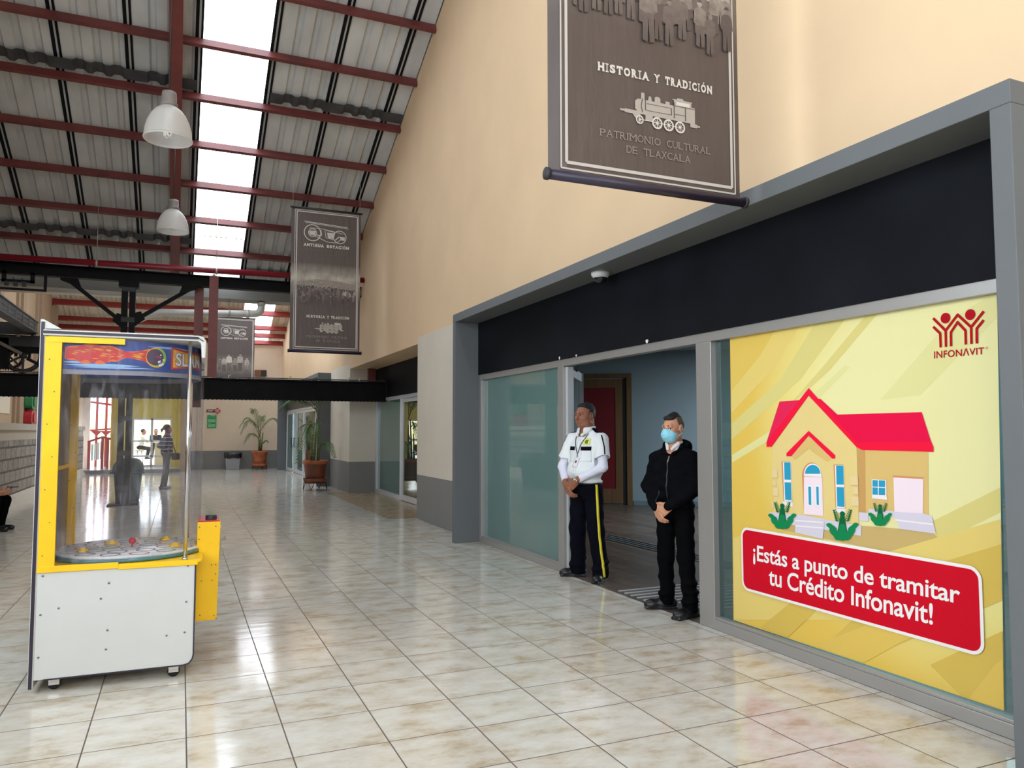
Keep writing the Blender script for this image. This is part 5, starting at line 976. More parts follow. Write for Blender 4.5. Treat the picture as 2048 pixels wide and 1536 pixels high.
wb = thing('wheeled_bin', 'dark grey green wheeled bin with a hinged lid, standing behind the black column', 'trash bin', (-1.02, 18.35, 0)); m_wb = M('bin_dark_green', (66, 82, 84), .45)
b = MB(); bin_body(b, -.26, .26, -.3, .3, .62, .82); b.build('bin_body', m_wb, wb, bevel=.02)
b = MB(); b.box(-.33, .33, -.36, .36, .60, .645); b.prism([(x, -.34, z) for x, z in [(-.30, .645), (.30, .645), (.27, .78), (.20, .88), (.08, .92), (-.08, .92), (-.20, .88), (-.27, .78)]], (0, .68, 0)); b.build('bin_lid', m_wb, wb, bevel=.015)
m_terra = M('terracotta', (164, 88, 50), .55, var=.3, scale=5); m_terra_d = M('stained_terracotta', (112, 58, 36), .45, var=.5, scale=3.5, stretch=(1, 1, .5)); m_soil = M('potting_soil', (50, 38, 28), .9, var=.4); m_leaf = M('palm_leaf', (66, 104, 40), .42, var=.28, scale=4); m_leaf_p = M('pale_palm_leaf', (112, 132, 82), .45, var=.25, scale=4); m_stem = M('palm_stem', (92, 98, 52), .5, var=.3, scale=8); m_wire = M('black_wire', (34, 30, 28), .5)
def frond(mb, base, az, length, rise, droop, n=26, lw=.30, rnd=random):
    base = Vector(base); out = Vector((math.cos(az), math.sin(az), 0)); side = Vector((-out.y, out.x, 0)); pts = []
    for i in range(n+1):
        t = i/n; pts.append(base+out*(length*(t*.9))+Vector((0, 0, rise*math.sin(min(1, t*1.25)*math.pi/2)-droop*t**2.6)))
    mb.tube(pts, [.011*(1-.8*i/n)+.002 for i in range(n+1)], 6, 1)
    for i in range(5, n+1):
        t = i/n; d = (pts[min(n, i+1)]-pts[i-1]).normalized(); ll = lw*(math.sin(math.pi*min(1, .18+t*.72))**.7)*rnd.uniform(.85, 1.1)
        for s in (-1, 1):
            v = (side*s*.85+d*.75).normalized(); a = pts[i]; m_ = a+v*ll*.5+Vector((0, 0, .015)); e = a+v*ll+Vector((0, 0, -ll*.42*rnd.uniform(.7, 1.4))); w = d*.013
            mb.add([a-w*.5, a+w*.5, m_+w, m_-w, e], [(0, 1, 2, 3), (3, 2, 4)], 0)
def palm(label, loc, dz, pot_r, pot_h, fronds, stems, mat_pot, rimmat, leaf, stand_h, seed):
    rnd = random.Random(seed); t = thing('potted_palm', label, 'potted plant', loc, 0, None)
    z0 = stand_h
    b = MB(); b.lathe([(.001, z0+.04), (pot_r*.70, z0+.04), (pot_r*.74, z0+.06), (pot_r*.93, z0+pot_h*.82), (pot_r*.95, z0+pot_h*.84)], (0, 0, 0), 32, 0); b.lathe([(pot_r*.95, z0+pot_h*.84), (pot_r, z0+pot_h*.85), (pot_r*1.02, z0+pot_h), (pot_r*.9, z0+pot_h), (pot_r*.88, z0+pot_h*.92)], (0, 0, 0), 32, 1); b.build('pot', [mat_pot, rimmat], t)
    b = MB(); b.lathe([(pot_r*.9, z0+pot_h*.93), (.001, z0+pot_h*.96)], (0, 0, 0), 24); b.build('soil', m_soil, t)
    b = MB(); b.lathe([(.001, z0), (pot_r*.9, z0), (pot_r*.97, z0+.11), (pot_r*.92, z0+.11), (pot_r*.86, z0+.03)], (0, 0, 0), 28); b.build('saucer', mat_pot, t)
    b = MB(); b.lathe([(pot_r*.9, z0-.012), (pot_r*.93, z0-.006), (pot_r*.9, z0), (pot_r*.87, z0-.006), (pot_r*.9, z0-.012)], (0, 0, 0), 32)
    for k in range(4):
        a = math.pi/2*k+math.pi/4+.3; p0 = Vector((pot_r*.9*math.cos(a-.25), pot_r*.9*math.sin(a-.25), z0-.006)); p2 = Vector((pot_r*.9*math.cos(a+.25), pot_r*.9*math.sin(a+.25), z0-.006)); q = Vector((pot_r*.98*math.cos(a), pot_r*.98*math.sin(a), .008)); b.tube([p0, p0*.15+q*.85+Vector((0, 0, 0)), q, p2*.15+q*.85, p2], .009, 6)
    b.build('plant_stand', m_wire, t)
    zs = z0+pot_h*.93
    for (dx, dy, lx, ly, h) in stems:
        b = MB(); b.tube([(dx, dy, zs-.03), (dx+lx*.4, dy+ly*.4, zs+h*.5), (dx+lx, dy+ly, zs+h)], [.032, .024, .014], 8); b.build('stem', m_stem, t)
    for (bx, by, bz, az, ln, ri, dr, lw) in fronds:
        b = MB(); frond(b, (bx, by, bz), R(az), ln, ri, dr, 30, lw, rnd); b.build('frond', [leaf, m_stem], t)
palm('tall potted palm in a stained terracotta pot on a wire stand by the far shop', (3.15, 19.85, 0), 0, .315, .56,
     [(.03, -.02, 2.0, 158, 1.05, .42, .35, .30), (.06, .0, 1.9, 290, .6, .75, .3, .28), (.05, .05, 2.05, 100, .8, .8, .2, .28), (-.05, 0, 1.55, 215, .62, .22, 1.05, .34), (.0, -.05, 1.6, 250, .55, .25, .95, .32), (.05, -.03, 1.0, 295, .82, .34, .5, .20), (.0, 0, 2.0, 85, .9, .9, .2, .26), (.08, 0, 1.8, 180, .7, .85, .25, .26), (.02, 0, 2.1, 190, .8, .5, .15, .26)],
     [(-.03, 0, .05, 0, 1.1), (.06, .03, .0, 0, .95), (-.1, .02, .02, 0, .7), (.05, -.08, .08, .02, .5)], m_terra_d, m_terra, m_leaf, .19, 3)
palm('smaller palm with drooping pale fronds in a terracotta pot against the cream end wall', (2.83, 31.3, 0), 0, .30, .60,
     [(.0, 0, 1.25, 185, .85, .95, .55, .26), (.02, 0, 1.5, 8, .85, .65, .45, .26), (-.02, 0, 1.3, 130, .5, 1.15, .25, .26), (0, 0, 1.1, 205, .75, .45, .55, .22), (.03, 0, 1.4, 200, .9, .70, .7, .28), (0, .03, 1.3, 75, .5, .9, .3, .24), (.06, 0, .9, 330, .3, .25, .1, .12)],
     [(-.03, 0, -.02, 0, .75), (.05, .02, .06, 0, .75), (0, .06, .03, 0, .6)], m_terra, m_terra, m_leaf_p, .12, 6)

# ================================================================== PEOPLE
class SDF:                                          # smooth union of tapered capsules, ellipsoids and rounded boxes, meshed by surface nets
    def __init__(s): s.p = []
    def cap(s, a, b, ra, rb=None, k=.02, op='u'): s.p.append(('c', np.array(a, float), np.array(b, float), ra, ra if rb is None else rb, k, op)); return s
    def ell(s, c, r, k=.02, op='u', rot=None): s.p.append(('e', np.array(c, float), np.array(r, float), rot, None, k, op)); return s
    def box(s, c, h, rnd=.005, k=.01, op='u', rot=None): s.p.append(('b', np.array(c, float), np.array(h, float), rot, rnd, k, op)); return s
    def chain(s, pts, rs, k=.02, op='u'):
        for a, b, ra, rb in zip(pts, pts[1:], rs, rs[1:]): s.cap(a, b, ra, rb, k, op)
        return s
    def bounds(s, q):
        if q[0] == 'c': r = max(q[3], q[4]); return np.minimum(q[1], q[2])-r, np.maximum(q[1], q[2])+r
        r = q[2].max() if q[3] is None and q[0] == 'e' else (np.linalg.norm(q[2]) if q[3] is not None else 0)
        e = q[2] if q[3] is None else np.array([r]*3)
        return q[1]-e-(q[4] or 0), q[1]+e+(q[4] or 0)
    def mesh(s, vox, wrinkle=0.0, wf=(30, 22, 38), zmin=None, zmax=None):
        bs = [s.bounds(q) for q in s.p if q[6] == 'u']; lo = np.min([b_[0] for b_ in bs], 0)-4*vox; hi = np.max([b_[1] for b_ in bs], 0)+4*vox
        n = np.ceil((hi-lo)/vox).astype(int)+1; ax = [(lo[i]+vox*np.arange(n[i])).astype(np.float32) for i in range(3)]; D = np.full(n, 1.0, np.float32)
        for q in s.p:
            a, b_ = s.bounds(q); k = q[5]; i0 = np.maximum(0, np.floor((a-k-3*vox-lo)/vox).astype(int)); i1 = np.minimum(n, np.ceil((b_+k+3*vox-lo)/vox).astype(int)+1)
            if (i1 <= i0).any(): continue
            sl = tuple(slice(i0[j], i1[j]) for j in range(3)); X, Y, Z = np.meshgrid(*[ax[j][sl[j]] for j in range(3)], indexing='ij', sparse=True)
            x, y, z = X-q[1][0], Y-q[1][1], Z-q[1][2]
            if q[0] == 'c':
                d_ = q[2]-q[1]; L2 = max(1e-9, float(d_@d_)); t = np.clip((x*d_[0]+y*d_[1]+z*d_[2])/L2, 0, 1); d = np.sqrt((x-t*d_[0])**2+(y-t*d_[1])**2+(z-t*d_[2])**2)-(q[3]+t*(q[4]-q[3]))
            else:
                if q[3] is not None:
                    m = np.array(q[3]).T; x, y, z = m[0, 0]*x+m[0, 1]*y+m[0, 2]*z, m[1, 0]*x+m[1, 1]*y+m[1, 2]*z, m[2, 0]*x+m[2, 1]*y+m[2, 2]*z
                r = q[2]
                if q[0] == 'e':
                    k0 = np.sqrt((x/r[0])**2+(y/r[1])**2+(z/r[2])**2); k1 = np.sqrt((x/r[0]**2)**2+(y/r[1]**2)**2+(z/r[2]**2)**2)+1e-9; d = k0*(k0-1)/k1
                else:
                    qx, qy, qz = np.abs(x)-r[0]+q[4], np.abs(y)-r[1]+q[4], np.abs(z)-r[2]+q[4]
                    d = np.sqrt(np.maximum(qx, 0)**2+np.maximum(qy, 0)**2+np.maximum(qz, 0)**2)+np.minimum(np.maximum(qx, np.maximum(qy, qz)), 0)-q[4]
            E = D[sl]
            if q[6] == 'u': h = np.maximum(k-np.abs(E-d), 0)/k; D[sl] = np.minimum(E, d)-h*h*k*.25
            else: d = -d; h = np.maximum(k-np.abs(E-d), 0)/k; D[sl] = np.maximum(E, d)+h*h*k*.25
        X, Y, Z = np.meshgrid(*ax, indexing='ij', sparse=True)
        if wrinkle: D += wrinkle*(np.sin(X*wf[0]+3*np.sin(Z*9)+Y*11)*np.sin(Z*wf[2]+2*np.sin(X*14)+Y*17)+.6*np.sin(Z*wf[1]*2.1+X*25+4*np.sin(Y*12)))
        if zmin is not None: D = np.maximum(D, zmin-Z+0*D)
        if zmax is not None: D = np.maximum(D, Z-zmax+0*D)
        S = D < 0; c = [S[i:n[0]-1+i, j:n[1]-1+j, l:n[2]-1+l] for i in (0, 1) for j in (0, 1) for l in (0, 1)]
        cnt = sum(q.astype(np.int8) for q in c); act = np.argwhere((cnt > 0) & (cnt < 8)); idx = -np.ones(n-1, np.int64); idx[tuple(act.T)] = np.arange(len(act))
        acc = np.zeros((len(act), 3)); w = np.zeros(len(act)); off = [(i, j, l) for i in (0, 1) for j in (0, 1) for l in (0, 1)]
        for i, a in enumerate(off):
            for b_ in off[i+1:]:
                if sum(abs(a[t]-b_[t]) for t in range(3)) != 1: continue
                da = D[act[:, 0]+a[0], act[:, 1]+a[1], act[:, 2]+a[2]]; db = D[act[:, 0]+b_[0], act[:, 1]+b_[1], act[:, 2]+b_[2]]; m = (da < 0) != (db < 0); t = np.where(m, da/np.where(m, da-db, 1), 0)
                acc += m[:, None]*(np.array(a)+t[:, None]*(np.array(b_)-np.array(a))); w += m
        V = lo+vox*(act+acc/w[:, None]); Fs = []
        for axn in range(3):
            a1, a2 = (axn+1) % 3, (axn+2) % 3; s0 = [slice(0, m_-1) for m_ in n]; s1_ = list(s0); s1_[axn] = slice(1, n[axn]); s0[a1] = s1_[a1] = slice(1, n[a1]-1); s0[a2] = s1_[a2] = slice(1, n[a2]-1)
            A, B = S[tuple(s0)], S[tuple(s1_)]; e = np.argwhere(A != B); ins = A[tuple(e.T)]; e[:, a1] += 1; e[:, a2] += 1; qd = []
            for d1, d2 in ((-1, -1), (0, -1), (0, 0), (-1, 0)): f = e.copy(); f[:, a1] += d1; f[:, a2] += d2; qd.append(idx[tuple(f.T)])
            qd = np.stack(qd, 1); qd[~ins] = qd[~ins][:, ::-1]; Fs.append(qd)
        return V, np.concatenate(Fs)
def from_arrays(name, V, Fc, mat, parent, smooth=True):
    me = bpy.data.meshes.new(name); me.vertices.add(len(V)); me.vertices.foreach_set('co', V.astype(np.float32).ravel()); me.loops.add(Fc.size); me.loops.foreach_set('vertex_index', Fc.astype(np.int32).ravel())
    me.polygons.add(len(Fc)); me.polygons.foreach_set('loop_start', np.arange(0, Fc.size, 4, dtype=np.int32)); me.polygons.foreach_set('loop_total', np.full(len(Fc), 4, np.int32)); me.update(calc_edges=True); me.validate()
    me.polygons.foreach_set('use_smooth', np.ones(len(me.polygons), bool)); me.materials.append(mat); o = bpy.data.objects.new(name, me); COL.objects.link(o); o.parent = parent; return o
def sdf_obj(name, s, vox, mat, parent, **kw): V, Fc = s.mesh(vox, **kw); return from_arrays(name, V, Fc, mat, parent)
def bvh_of(o): return BVHTree.FromPolygons([v.co for v in o.data.vertices], [tuple(p.vertices) for p in o.data.polygons])
def patch(name, bvh, c, right, up, w, h, mat, parent, off=.004, nu=8, nv=8, shape=None, depth=.35):
    # small cloth piece laid onto a surface: rays from in front of the point c
    c = Vector(c); r = Vector(right).normalized(); u = Vector(up).normalized(); n = r.cross(u).normalized(); vs = []; ok = {}
    for j in range(nv+1):
        for i in range(nu+1):
            a, b_ = (i/nu-.5)*w, (j/nv-.5)*h
            if shape: a, b_ = shape(a, b_)
            o = c+r*a+u*b_+n*depth; hit = bvh.ray_cast(o, -n, depth*2.2)
            if hit[0] is not None: ok[(i, j)] = len(vs); vs.append(tuple(hit[0]+hit[1]*off if hit[1].dot(n) > 0 else hit[0]+n*off))
    fs = [(ok[(i, j)], ok[(i+1, j)], ok[(i+1, j+1)], ok[(i, j+1)]) for i in range(nu) for j in range(nv) if all(q in ok for q in ((i, j), (i+1, j), (i+1, j+1), (i, j+1)))]
    mb = MB(); mb.add(vs, fs, 0, True); ob = mb.build(name, mat, parent); md = ob.modifiers.new('thickness', 'SOLIDIFY'); md.thickness = off*.9; md.offset = -1; return ob
def rotz(a): return np.array([[math.cos(a), -math.sin(a), 0], [math.sin(a), math.cos(a), 0], [0, 0, 1.0]])
def rotx(a): return np.array([[1.0, 0, 0], [0, math.cos(a), -math.sin(a)], [0, math.sin(a), math.cos(a)]])
def head_prims(s, c, m, sc=1.0, jaw=1.0, full=True):
    P_ = lambda x, y, z: np.array(c)+m@(np.array((x, y, z))*sc)
    E_ = lambda q, r, k, op='u': s.ell(P_(*q), np.array(r)*sc, k*sc, op, m)
    E_((0, .018, .030), (.074, .092, .085), .03); E_((0, -.03, -.02), (.064*jaw, .062, .080), .03); E_((0, -.042, -.083), (.042*jaw, .038, .030), .03)
    for sx in (-1, 1):
        E_((sx*.034, -.058, -.028), (.028, .028, .026), .02); E_((sx*.046*jaw, -.01, -.072), (.022, .035, .026), .03)
    s.cap(P_(-.034, -.078, .022), P_(.034, -.078, .022), .014*sc, None, .018*sc)
    if full:
        for sx in (-1, 1): E_((sx*.031, -.098, .001), (.019, .016, .0105), .012, 's')
        s.cap(P_(0, -.090, .014), P_(0, -.112, -.022), .0085*sc, .0135*sc, .012*sc)
        for sx in (-1, 1): s.cap(P_(sx*.011, -.100, -.026), P_(sx*.013, -.092, -.028), .0085*sc, .007*sc, .008*sc)
        s.cap(P_(-.019, -.086, -.054), P_(.019, -.086, -.054), .0075*sc, None, .008*sc); s.cap(P_(-.016, -.085, -.066), P_(.016, -.085, -.066), .008*sc, None, .008*sc)
        s.cap(P_(-.024, -.096, -.0600), P_(.024, -.096, -.0600), .0028*sc, None, .004*sc, 's')
        for sx in (-1, 1):
            s.cap(P_(sx*.018, -.080, .0105), P_(sx*.043, -.074, .0095), .0052*sc, None, .006*sc); s.cap(P_(sx*.020, -.080, -.0095), P_(sx*.042, -.075, -.0085), .0046*sc, None, .008*sc)
    for sx in (-1, 1):
        E_((sx*.076, .012, -.006), (.011, .021, .033), .010)
        if full: E_((sx*.086, .008, -.003), (.008, .010, .018), .006, 's')
    return P_, E_
def hand_prims(s, W, d, n, curl=(.5, .6, .4), sc=1.0, spread=.0, thumb=(.55, .6, .45)):
    W = np.array(W, float); d = np.array(d, float); d /= np.linalg.norm(d); n = np.array(n, float); n -= d*(n@d); n /= np.linalg.norm(n); t = THUMB*np.cross(d, n)
    rot = np.stack([t, d, n], 1); s.box(W+d*.045*sc, np.array((.040, .046, .0145))*sc, .012*sc, .014*sc, 'u', rot); s.cap(W-d*.02*sc, W+d*.02*sc, .027*sc, .028*sc, .02*sc)
    for i, lf in enumerate((.94, 1.04, .98, .78)):
        p = W+d*.088*sc+t*(.0295-.0198*i)*sc; dr = d+t*spread*(1.5-i); dr /= np.linalg.norm(dr); a = 0; r = .0095*sc
        for seg, cu in zip((.044, .027, .021), curl):
            a += cu*(1+.06*i); q = p+(dr*math.cos(a)+n*math.sin(a))*seg*lf*sc; s.cap(p, q, r, r*.92, .005); p = q; r *= .92
    p = W+d*.022*sc+t*.034*sc; td = d*thumb[0]+t*thumb[1]+n*thumb[2]; td /= np.linalg.norm(td); q = p+td*.042*sc; s.cap(p-td*.01, q, .0135*sc, .0115*sc, .012); td = td+d*.35+n*.1; td /= np.linalg.norm(td); s.cap(q, q+td*.030*sc, .0112*sc, .009*sc, .005)
THUMB = 1
def mix(a, b, t): return tuple(np.array(a)*(1-t)+np.array(b)*t)
def skin(name, rgb): return M(name, rgb, .5, var=.10, scale=14, bump=.06, bscale=70, spec=.35)
def lips(P_, sc, mat, parent):
    s = SDF(); s.cap(P_(-.018, -.0885, -.0548), P_(.018, -.0885, -.0548), .0056*sc, None, .004); s.cap(P_(-.014, -.0875, -.0655), P_(.014, -.0875, -.0655), .0062*sc, None, .004); s.cap(P_(-.022, -.0965, -.0602), P_(.022, -.0965, -.0602), .0026*sc, None, .003, 's'); sdf_obj('lips', s, .002, mat, parent)
def eyes(P_, sc, m, parent, yaw=0.0):
    for sx in (-1, 1):
        c = P_(sx*.031, -.0735, .0005); r = .0118*sc; b = MB(); b.ball(c, r, 14); o = b.build('eye', M_EYE, parent); b = MB(); dv = m@np.array((math.sin(yaw), -math.cos(yaw), 0)); q = c+dv*r*.80; b.ball(q, r*.50, 10); b.build('iris', M_IRIS, o)
        b = MB(); b.tube([P_(sx*.018, -.0862, .0058), P_(sx*.031, -.0872, .0092), P_(sx*.045, -.0790, .0062)], [.0016*sc, .0024*sc, .0014*sc], 6); b.build('eyelashes', M_HAIR, parent)
def brows(P_, sc, parent, mat, th=.0042):
    for sx in (-1, 1):
        b = MB(); b.tube([P_(sx*.014, -.0915, .0245), P_(sx*.030, -.0885, .0265), P_(sx*.047, -.0735, .0200)], [th*sc, th*1.1*sc, th*.5*sc], 8); b.build('eyebrow', mat, parent)
M_EYE = M('eye_white', (222, 216, 210), .2); M_IRIS = M('iris_dark', (36, 24, 18), .15); M_HAIR = M('black_hair', (13, 12, 12), .7, var=.4, scale=60, bump=.6, bscale=120)
m_navy = M('navy_trousers', (12, 13, 22), .9, var=.2, scale=8, bump=.15, bscale=30, spec=.06); m_shirt = M('white_uniform_shirt', (226, 230, 232), .75, var=.02, scale=6, bump=.12, bscale=16); m_under = M('white_knit_sleeve', (222, 222, 236), .7, bump=.2, bscale=40); m_shoe = M('black_leather', (19, 19, 21), .38, var=.2, scale=9); m_blackcloth = M('black_cloth', (10, 10, 14), .85, var=.25, scale=7, bump=.3, bscale=18, spec=.05); m_blackjean = M('black_jeans', (8, 8, 10), .9, var=.2, scale=8, bump=.2, bscale=25, spec=.05)
m_stripe = M('yellow_stripe', (226, 208, 44), .6); m_metal = M('watch_steel', (180, 176, 160), .25, .9)

def person_root(label, x, y, facing, name='person'): return thing(name, label, 'person', (x, y, 0), R(facing+90))
def to_local(root, p, z=0.0): a = -root.rotation_euler.z; dx, dy = p[0]-root.location.x, p[1]-root.location.y; return (dx*math.cos(a)-dy*math.sin(a), dx*math.sin(a)+dy*math.cos(a), z)
def shoe(name, ank, ang, mat, parent, L=.27, vox=.005):
    s = SDF(); m = rotz(ang); q = lambda f, l, z: np.array((ank[0], ank[1], 0))+m@np.array((l, -f, z))
    s.cap(q(-.045, 0, .045), q(.03, 0, .05), .042, .042, .03); s.cap(q(.02, 0, .045), q(.125, .004, .038), .045, .042, .03); s.ell(q(.145, .003, .036), (.047, .055, .036), .03, 'u', m); s.cap(q(-.02, 0, .06), q(-.01, 0, .12), .045, .04, .03)
    s.box(q(.055, 0, .012), (.046, .135, .013), .010, .006, 'u', m); s.cap(q(.02, -.03, .088), q(.02, .03, .088), .004, None, .004); s.cap(q(.05, -.03, .078), q(.05, .03, .078), .004, None, .004)
    return sdf_obj(name, s, vox, mat, parent, zmin=.0)
def legs(s, hips, knees, ankles, r=(.098, .076, .064), k=.03):
    for h_, n_, a_ in zip(hips, knees, ankles): s.chain([h_, n_, a_], r, k)

# ---- the uniformed guard
gd = person_root('person in white uniform shirt and navy trousers with yellow stripe, in the shop doorway', 3.815, 6.89, 201)
aR, aL = to_local(gd, (3.80, 7.05), .085), to_local(gd, (3.885, 6.725), .085)
tR, tL = R(157-201), R(222-201)
hips = [(-.088, .0, .88), (.088, .0, .88)]; knees = [mix(hips[0], aR, .52), mix(hips[1], aL, .52)]; knees = [(k_[0], k_[1]-.025, .50) for k_ in knees]
sh = [(-.188, .01, 1.405), (.188, .01, 1.405)]; el = [(-.283, -.05, 1.125), (.258, -.055, 1.135)]; wr = [(-.082, -.225, .965), (.062, -.235, 1.0)]
HC = np.array((0, -.022, 1.652)); HM = rotz(R(-4))@rotx(R(3))
s = SDF(); P_, E_ = head_prims(s, HC, HM, 1.09, 1.18)
s.cap((0, .015, 1.60), (0, .018, 1.46), .072, .080, .03); s.ell((0, 0, 1.29), (.160, .105, .19), .06); s.cap((-.15, .01, 1.40), (.15, .01, 1.40), .045, None, .05); s.ell((0, -.02, 1.08), (.155, .12, .17), .06); s.ell((0, 0, .91), (.15, .105, .11), .05)
legs(s, hips, knees, [(a_[0], a_[1], .07) for a_ in (aR, aL)], (.08, .055, .042))
for a_, t_ in ((aR, tR), (aL, tL)): d_ = rotz(t_)@np.array((0, -1, 0)); s.cap((a_[0], a_[1], .05), np.array((a_[0], a_[1], .035))+d_*.12, .032, .026, .03)
for S_, E__, W_ in zip(sh, el, wr): s.chain([S_, E__, W_], (.05, .04, .028), .025)
THUMB = 1; hand_prims(s, wr[0], (.55, -.18, -.80), (.35, .80, .1), (.35, .55, .4), 1.08)
THUMB = -1; hand_prims(s, wr[1], (-.72, -.10, -.68), (-.35, .85, .1), (.5, .6, .45), 1.08)
m_skin1 = skin('brown_skin', (144, 92, 70)); body = sdf_obj('body', s, .0038, m_skin1, gd)
lips(P_, 1.06, M('guard_lips', (120, 68, 56), .5), gd); eyes(P_, 1.09, HM, gd, .1); brows(P_, 1.09, gd, M_HAIR, .0048)
s = SDF(); sc = 1.09
s.ell(P_(0, .026, .043), np.array((.078, .094, .083))*sc, .01, 'u', HM); s.cap(P_(-.042, -.026, .098), P_(.040, -.028, .096), .015, .013, .03); s.box(P_(0, -.10, .0), (.12, .075, .085), .02, .015, 's', HM); s.box(P_(0, .02, -.09), (.13, .14, .075), .02, .02, 's', HM)
for sx in (-1, 1): s.box(P_(sx*.088, -.05, .01), (.026, .05, .075), .012, .012, 's', HM)
sdf_obj('hair', s, .0038, M_HAIR, gd, wrinkle=.0012, wf=(140, 90, 110))
s = SDF(); 
for sx in (-1, 1): s.ell(P_(sx*.0695, -.012, .022), np.array((.010, .014, .034)), .006, 'u', HM); s.ell(P_(sx*.068, .045, .015), (.013, .036, .046), .01)
sdf_obj('sideburns', s, .0038, M('grey_black_stubble', (74, 60, 54), .6, var=.3, scale=60), gd)
# trousers, shirt, under-sleeves
s = SDF(); s.ell((0, -.005, .92), (.172, .138, .13), .05); legs(s, hips, knees, [(aR[0], aR[1], .085), (aL[0], aL[1], .085)], (.102, .083, .074)); s.cap((aR[0], aR[1]-.01, .11), (aR[0], aR[1]-.015, .06), .077, .08, .02); s.cap((aL[0], aL[1]-.01, .11), (aL[0], aL[1]-.015, .06), .077, .08, .02)
for a_ in (aR, aL): s.ell((a_[0], a_[1]-.035, .125), (.074, .074, .03), .02); s.ell((a_[0]+.01, a_[1]+.0, .19), (.078, .076, .028), .02)
tr = sdf_obj('trousers', s, .005, m_navy, gd, wrinkle=.0032, wf=(24, 17, 21), zmin=.035, zmax=.985)
bv = bvh_of(tr)
def side_strip(bv, pts, out, w, name, mat, par, off=.004, n=60, dist=.3):
    vs = []; out = Vector(out).normalized(); tan = Vector((0, 0, 1)).cross(out).normalized()
    for i in range(n+1):
        t = i/n*(len(pts)-1); j = min(int(t), len(pts)-2); p = Vector(mix(pts[j], pts[j+1], t-j))
        for sg in (-.5, 0, .5):
            o = p+out*dist+tan*w*sg; h = bv.ray_cast(o, -out, dist*1.5); vs.append(tuple((h[0]+out*off) if h[0] is not None else p+out*.08))
    b = MB(); b.add(vs, [(3*i+q, 3*i+q+1, 3*i+q+4, 3*i+q+3) for i in range(n) for q in (0, 1)], 0, True); o = b.build(name, mat, par); md = o.modifiers.new('thickness', 'SOLIDIFY'); md.thickness = .003; md.offset = -1; return o
side_strip(bv, [(hips[1][0], .0, .965), hips[1], knees[1], (aL[0], aL[1], .05)], (.86, -.5, 0), .026, 'side_stripe', m_stripe, gd)
side_strip(bv, [(hips[0][0], .0, .965), hips[0], knees[0], (aR[0], aR[1], .05)], (-.95, .1, 0), .026, 'side_stripe', m_stripe, gd)
s = SDF(); s.ell((0, .0, 1.29), (.188, .132, .185), .06); s.ell((0, -.04, 1.09), (.188, .152, .14), .07); s.ell((0, .035, 1.14), (.172, .112, .18), .06); s.ell((0, -.014, .985), (.186, .152, .035), .03); s.cap((-.05, .012, 1.455), (-.175, .012, 1.395), .052, .062, .05); s.cap((.05, .012, 1.455), (.175, .012, 1.395), .052, .062, .05); s.cap((-.07, .02, 1.475), (.07, .02, 1.475), .04, None, .05)
for S_, E__ in zip(sh, el): s.cap(S_, mix(S_, E__, .72), .072, .080, .04); s.cap(mix(S_, E__, .80), mix(S_, E__, 1.3), .085, .09, .006, 's')
s.cap((0, -.01, 1.47), (0, -.03, 1.60), .064, .085, .015, 's')
shirt = sdf_obj('shirt', s, .005, m_shirt, gd, wrinkle=.0020, wf=(26, 18, 20), zmin=.955); bs = bvh_of(shirt)
s = SDF()
for S_, E__, W_ in zip(sh, el, wr): s.chain([mix(S_, E__, .35), E__, mix(E__, W_, .93)], (.054, .047, .035), .02)
sdf_obj('undershirt_sleeves', s, .005, m_under, gd, wrinkle=.0014, wf=(60, 50, 70))
s = SDF(); s.cap((0, .0, 1.49), (0, .028, 1.535), .086, .080, .01); s.cap((0, -.012, 1.46), (0, .01, 1.56), .0705, .0705, .006, 's'); s.box((0, -.10, 1.50), (.024, .06, .06), .004, .006, 's')
for sx in (-1, 1): s.cap((sx*.078, -.025, 1.515), (sx*.032, -.108, 1.452), .014, .015, .015)
sdf_obj('collar', s, .004, m_shirt, gd, zmax=1.545)
for sx in (-1, 1):
    patch('epaulette', bs, (sx*.125, .012, 1.46), (0, -1*sx, 0), (sx*.9, 0, -.42), .045, .13, m_navy, gd, .006, 5, 8, depth=.2)
    side_strip(bs, [(sx*.17, .0, 1.44), mix(sh[(sx+1)//2], el[(sx+1)//2], .35), mix(sh[(sx+1)//2], el[(sx+1)//2], .70)], (sx*.85, -.52, .25), .012, 'sleeve_stripe', m_navy, gd, n=24)
    patch('pocket_flap', bs, (sx*.088, -.13, 1.318), (1, 0, 0), (0, 0, 1), .10 if sx > 0 else .085, .038, m_navy, gd, .006, 8, 4)
    patch('pocket', bs, (sx*.088, -.13, 1.242), (1, 0, 0), (0, 0, 1), .105, .115, m_shirt, gd, .005, 6, 6)
patch('placket', bs, (0, -.14, 1.20), (1, 0, 0), (0, 0, 1), .03, .42, m_shirt, gd, .004, 3, 14)
patch('badge', bs, (.088, -.13, 1.385), (1, 0, 0), (0, 0, 1), .062, .062, M('badge_yellow', (226, 226, 110), .5), gd, .006, 6, 6); patch('badge_mark', bs, (.083, -.13, 1.383), (1, 0, 0), (0, 0, 1), .026, .036, M('badge_green', (96, 120, 30), .5), gd, .009, 4, 4, lambda a, c: (a+.25*c*math.copysign(1, c), c))
def strap(bv, pts, w, name, mat, par, off=.006):
    vs = []
    for p in pts:
        o = Vector((p[0], -.5, p[1])); h = bv.ray_cast(o, Vector((0, 1, 0)), 1); y = h[0].y-off if h[0] is not None else -.1; vs += [(p[0]-w/2, y, p[1]), (p[0]+w/2, y, p[1])]
    b = MB(); b.add(vs, [(2*i, 2*i+1, 2*i+3, 2*i+2) for i in range(len(pts)-1)]); o = b.build(name, mat, par); md = o.modifiers.new('thickness', 'SOLIDIFY'); md.thickness = .002; return o
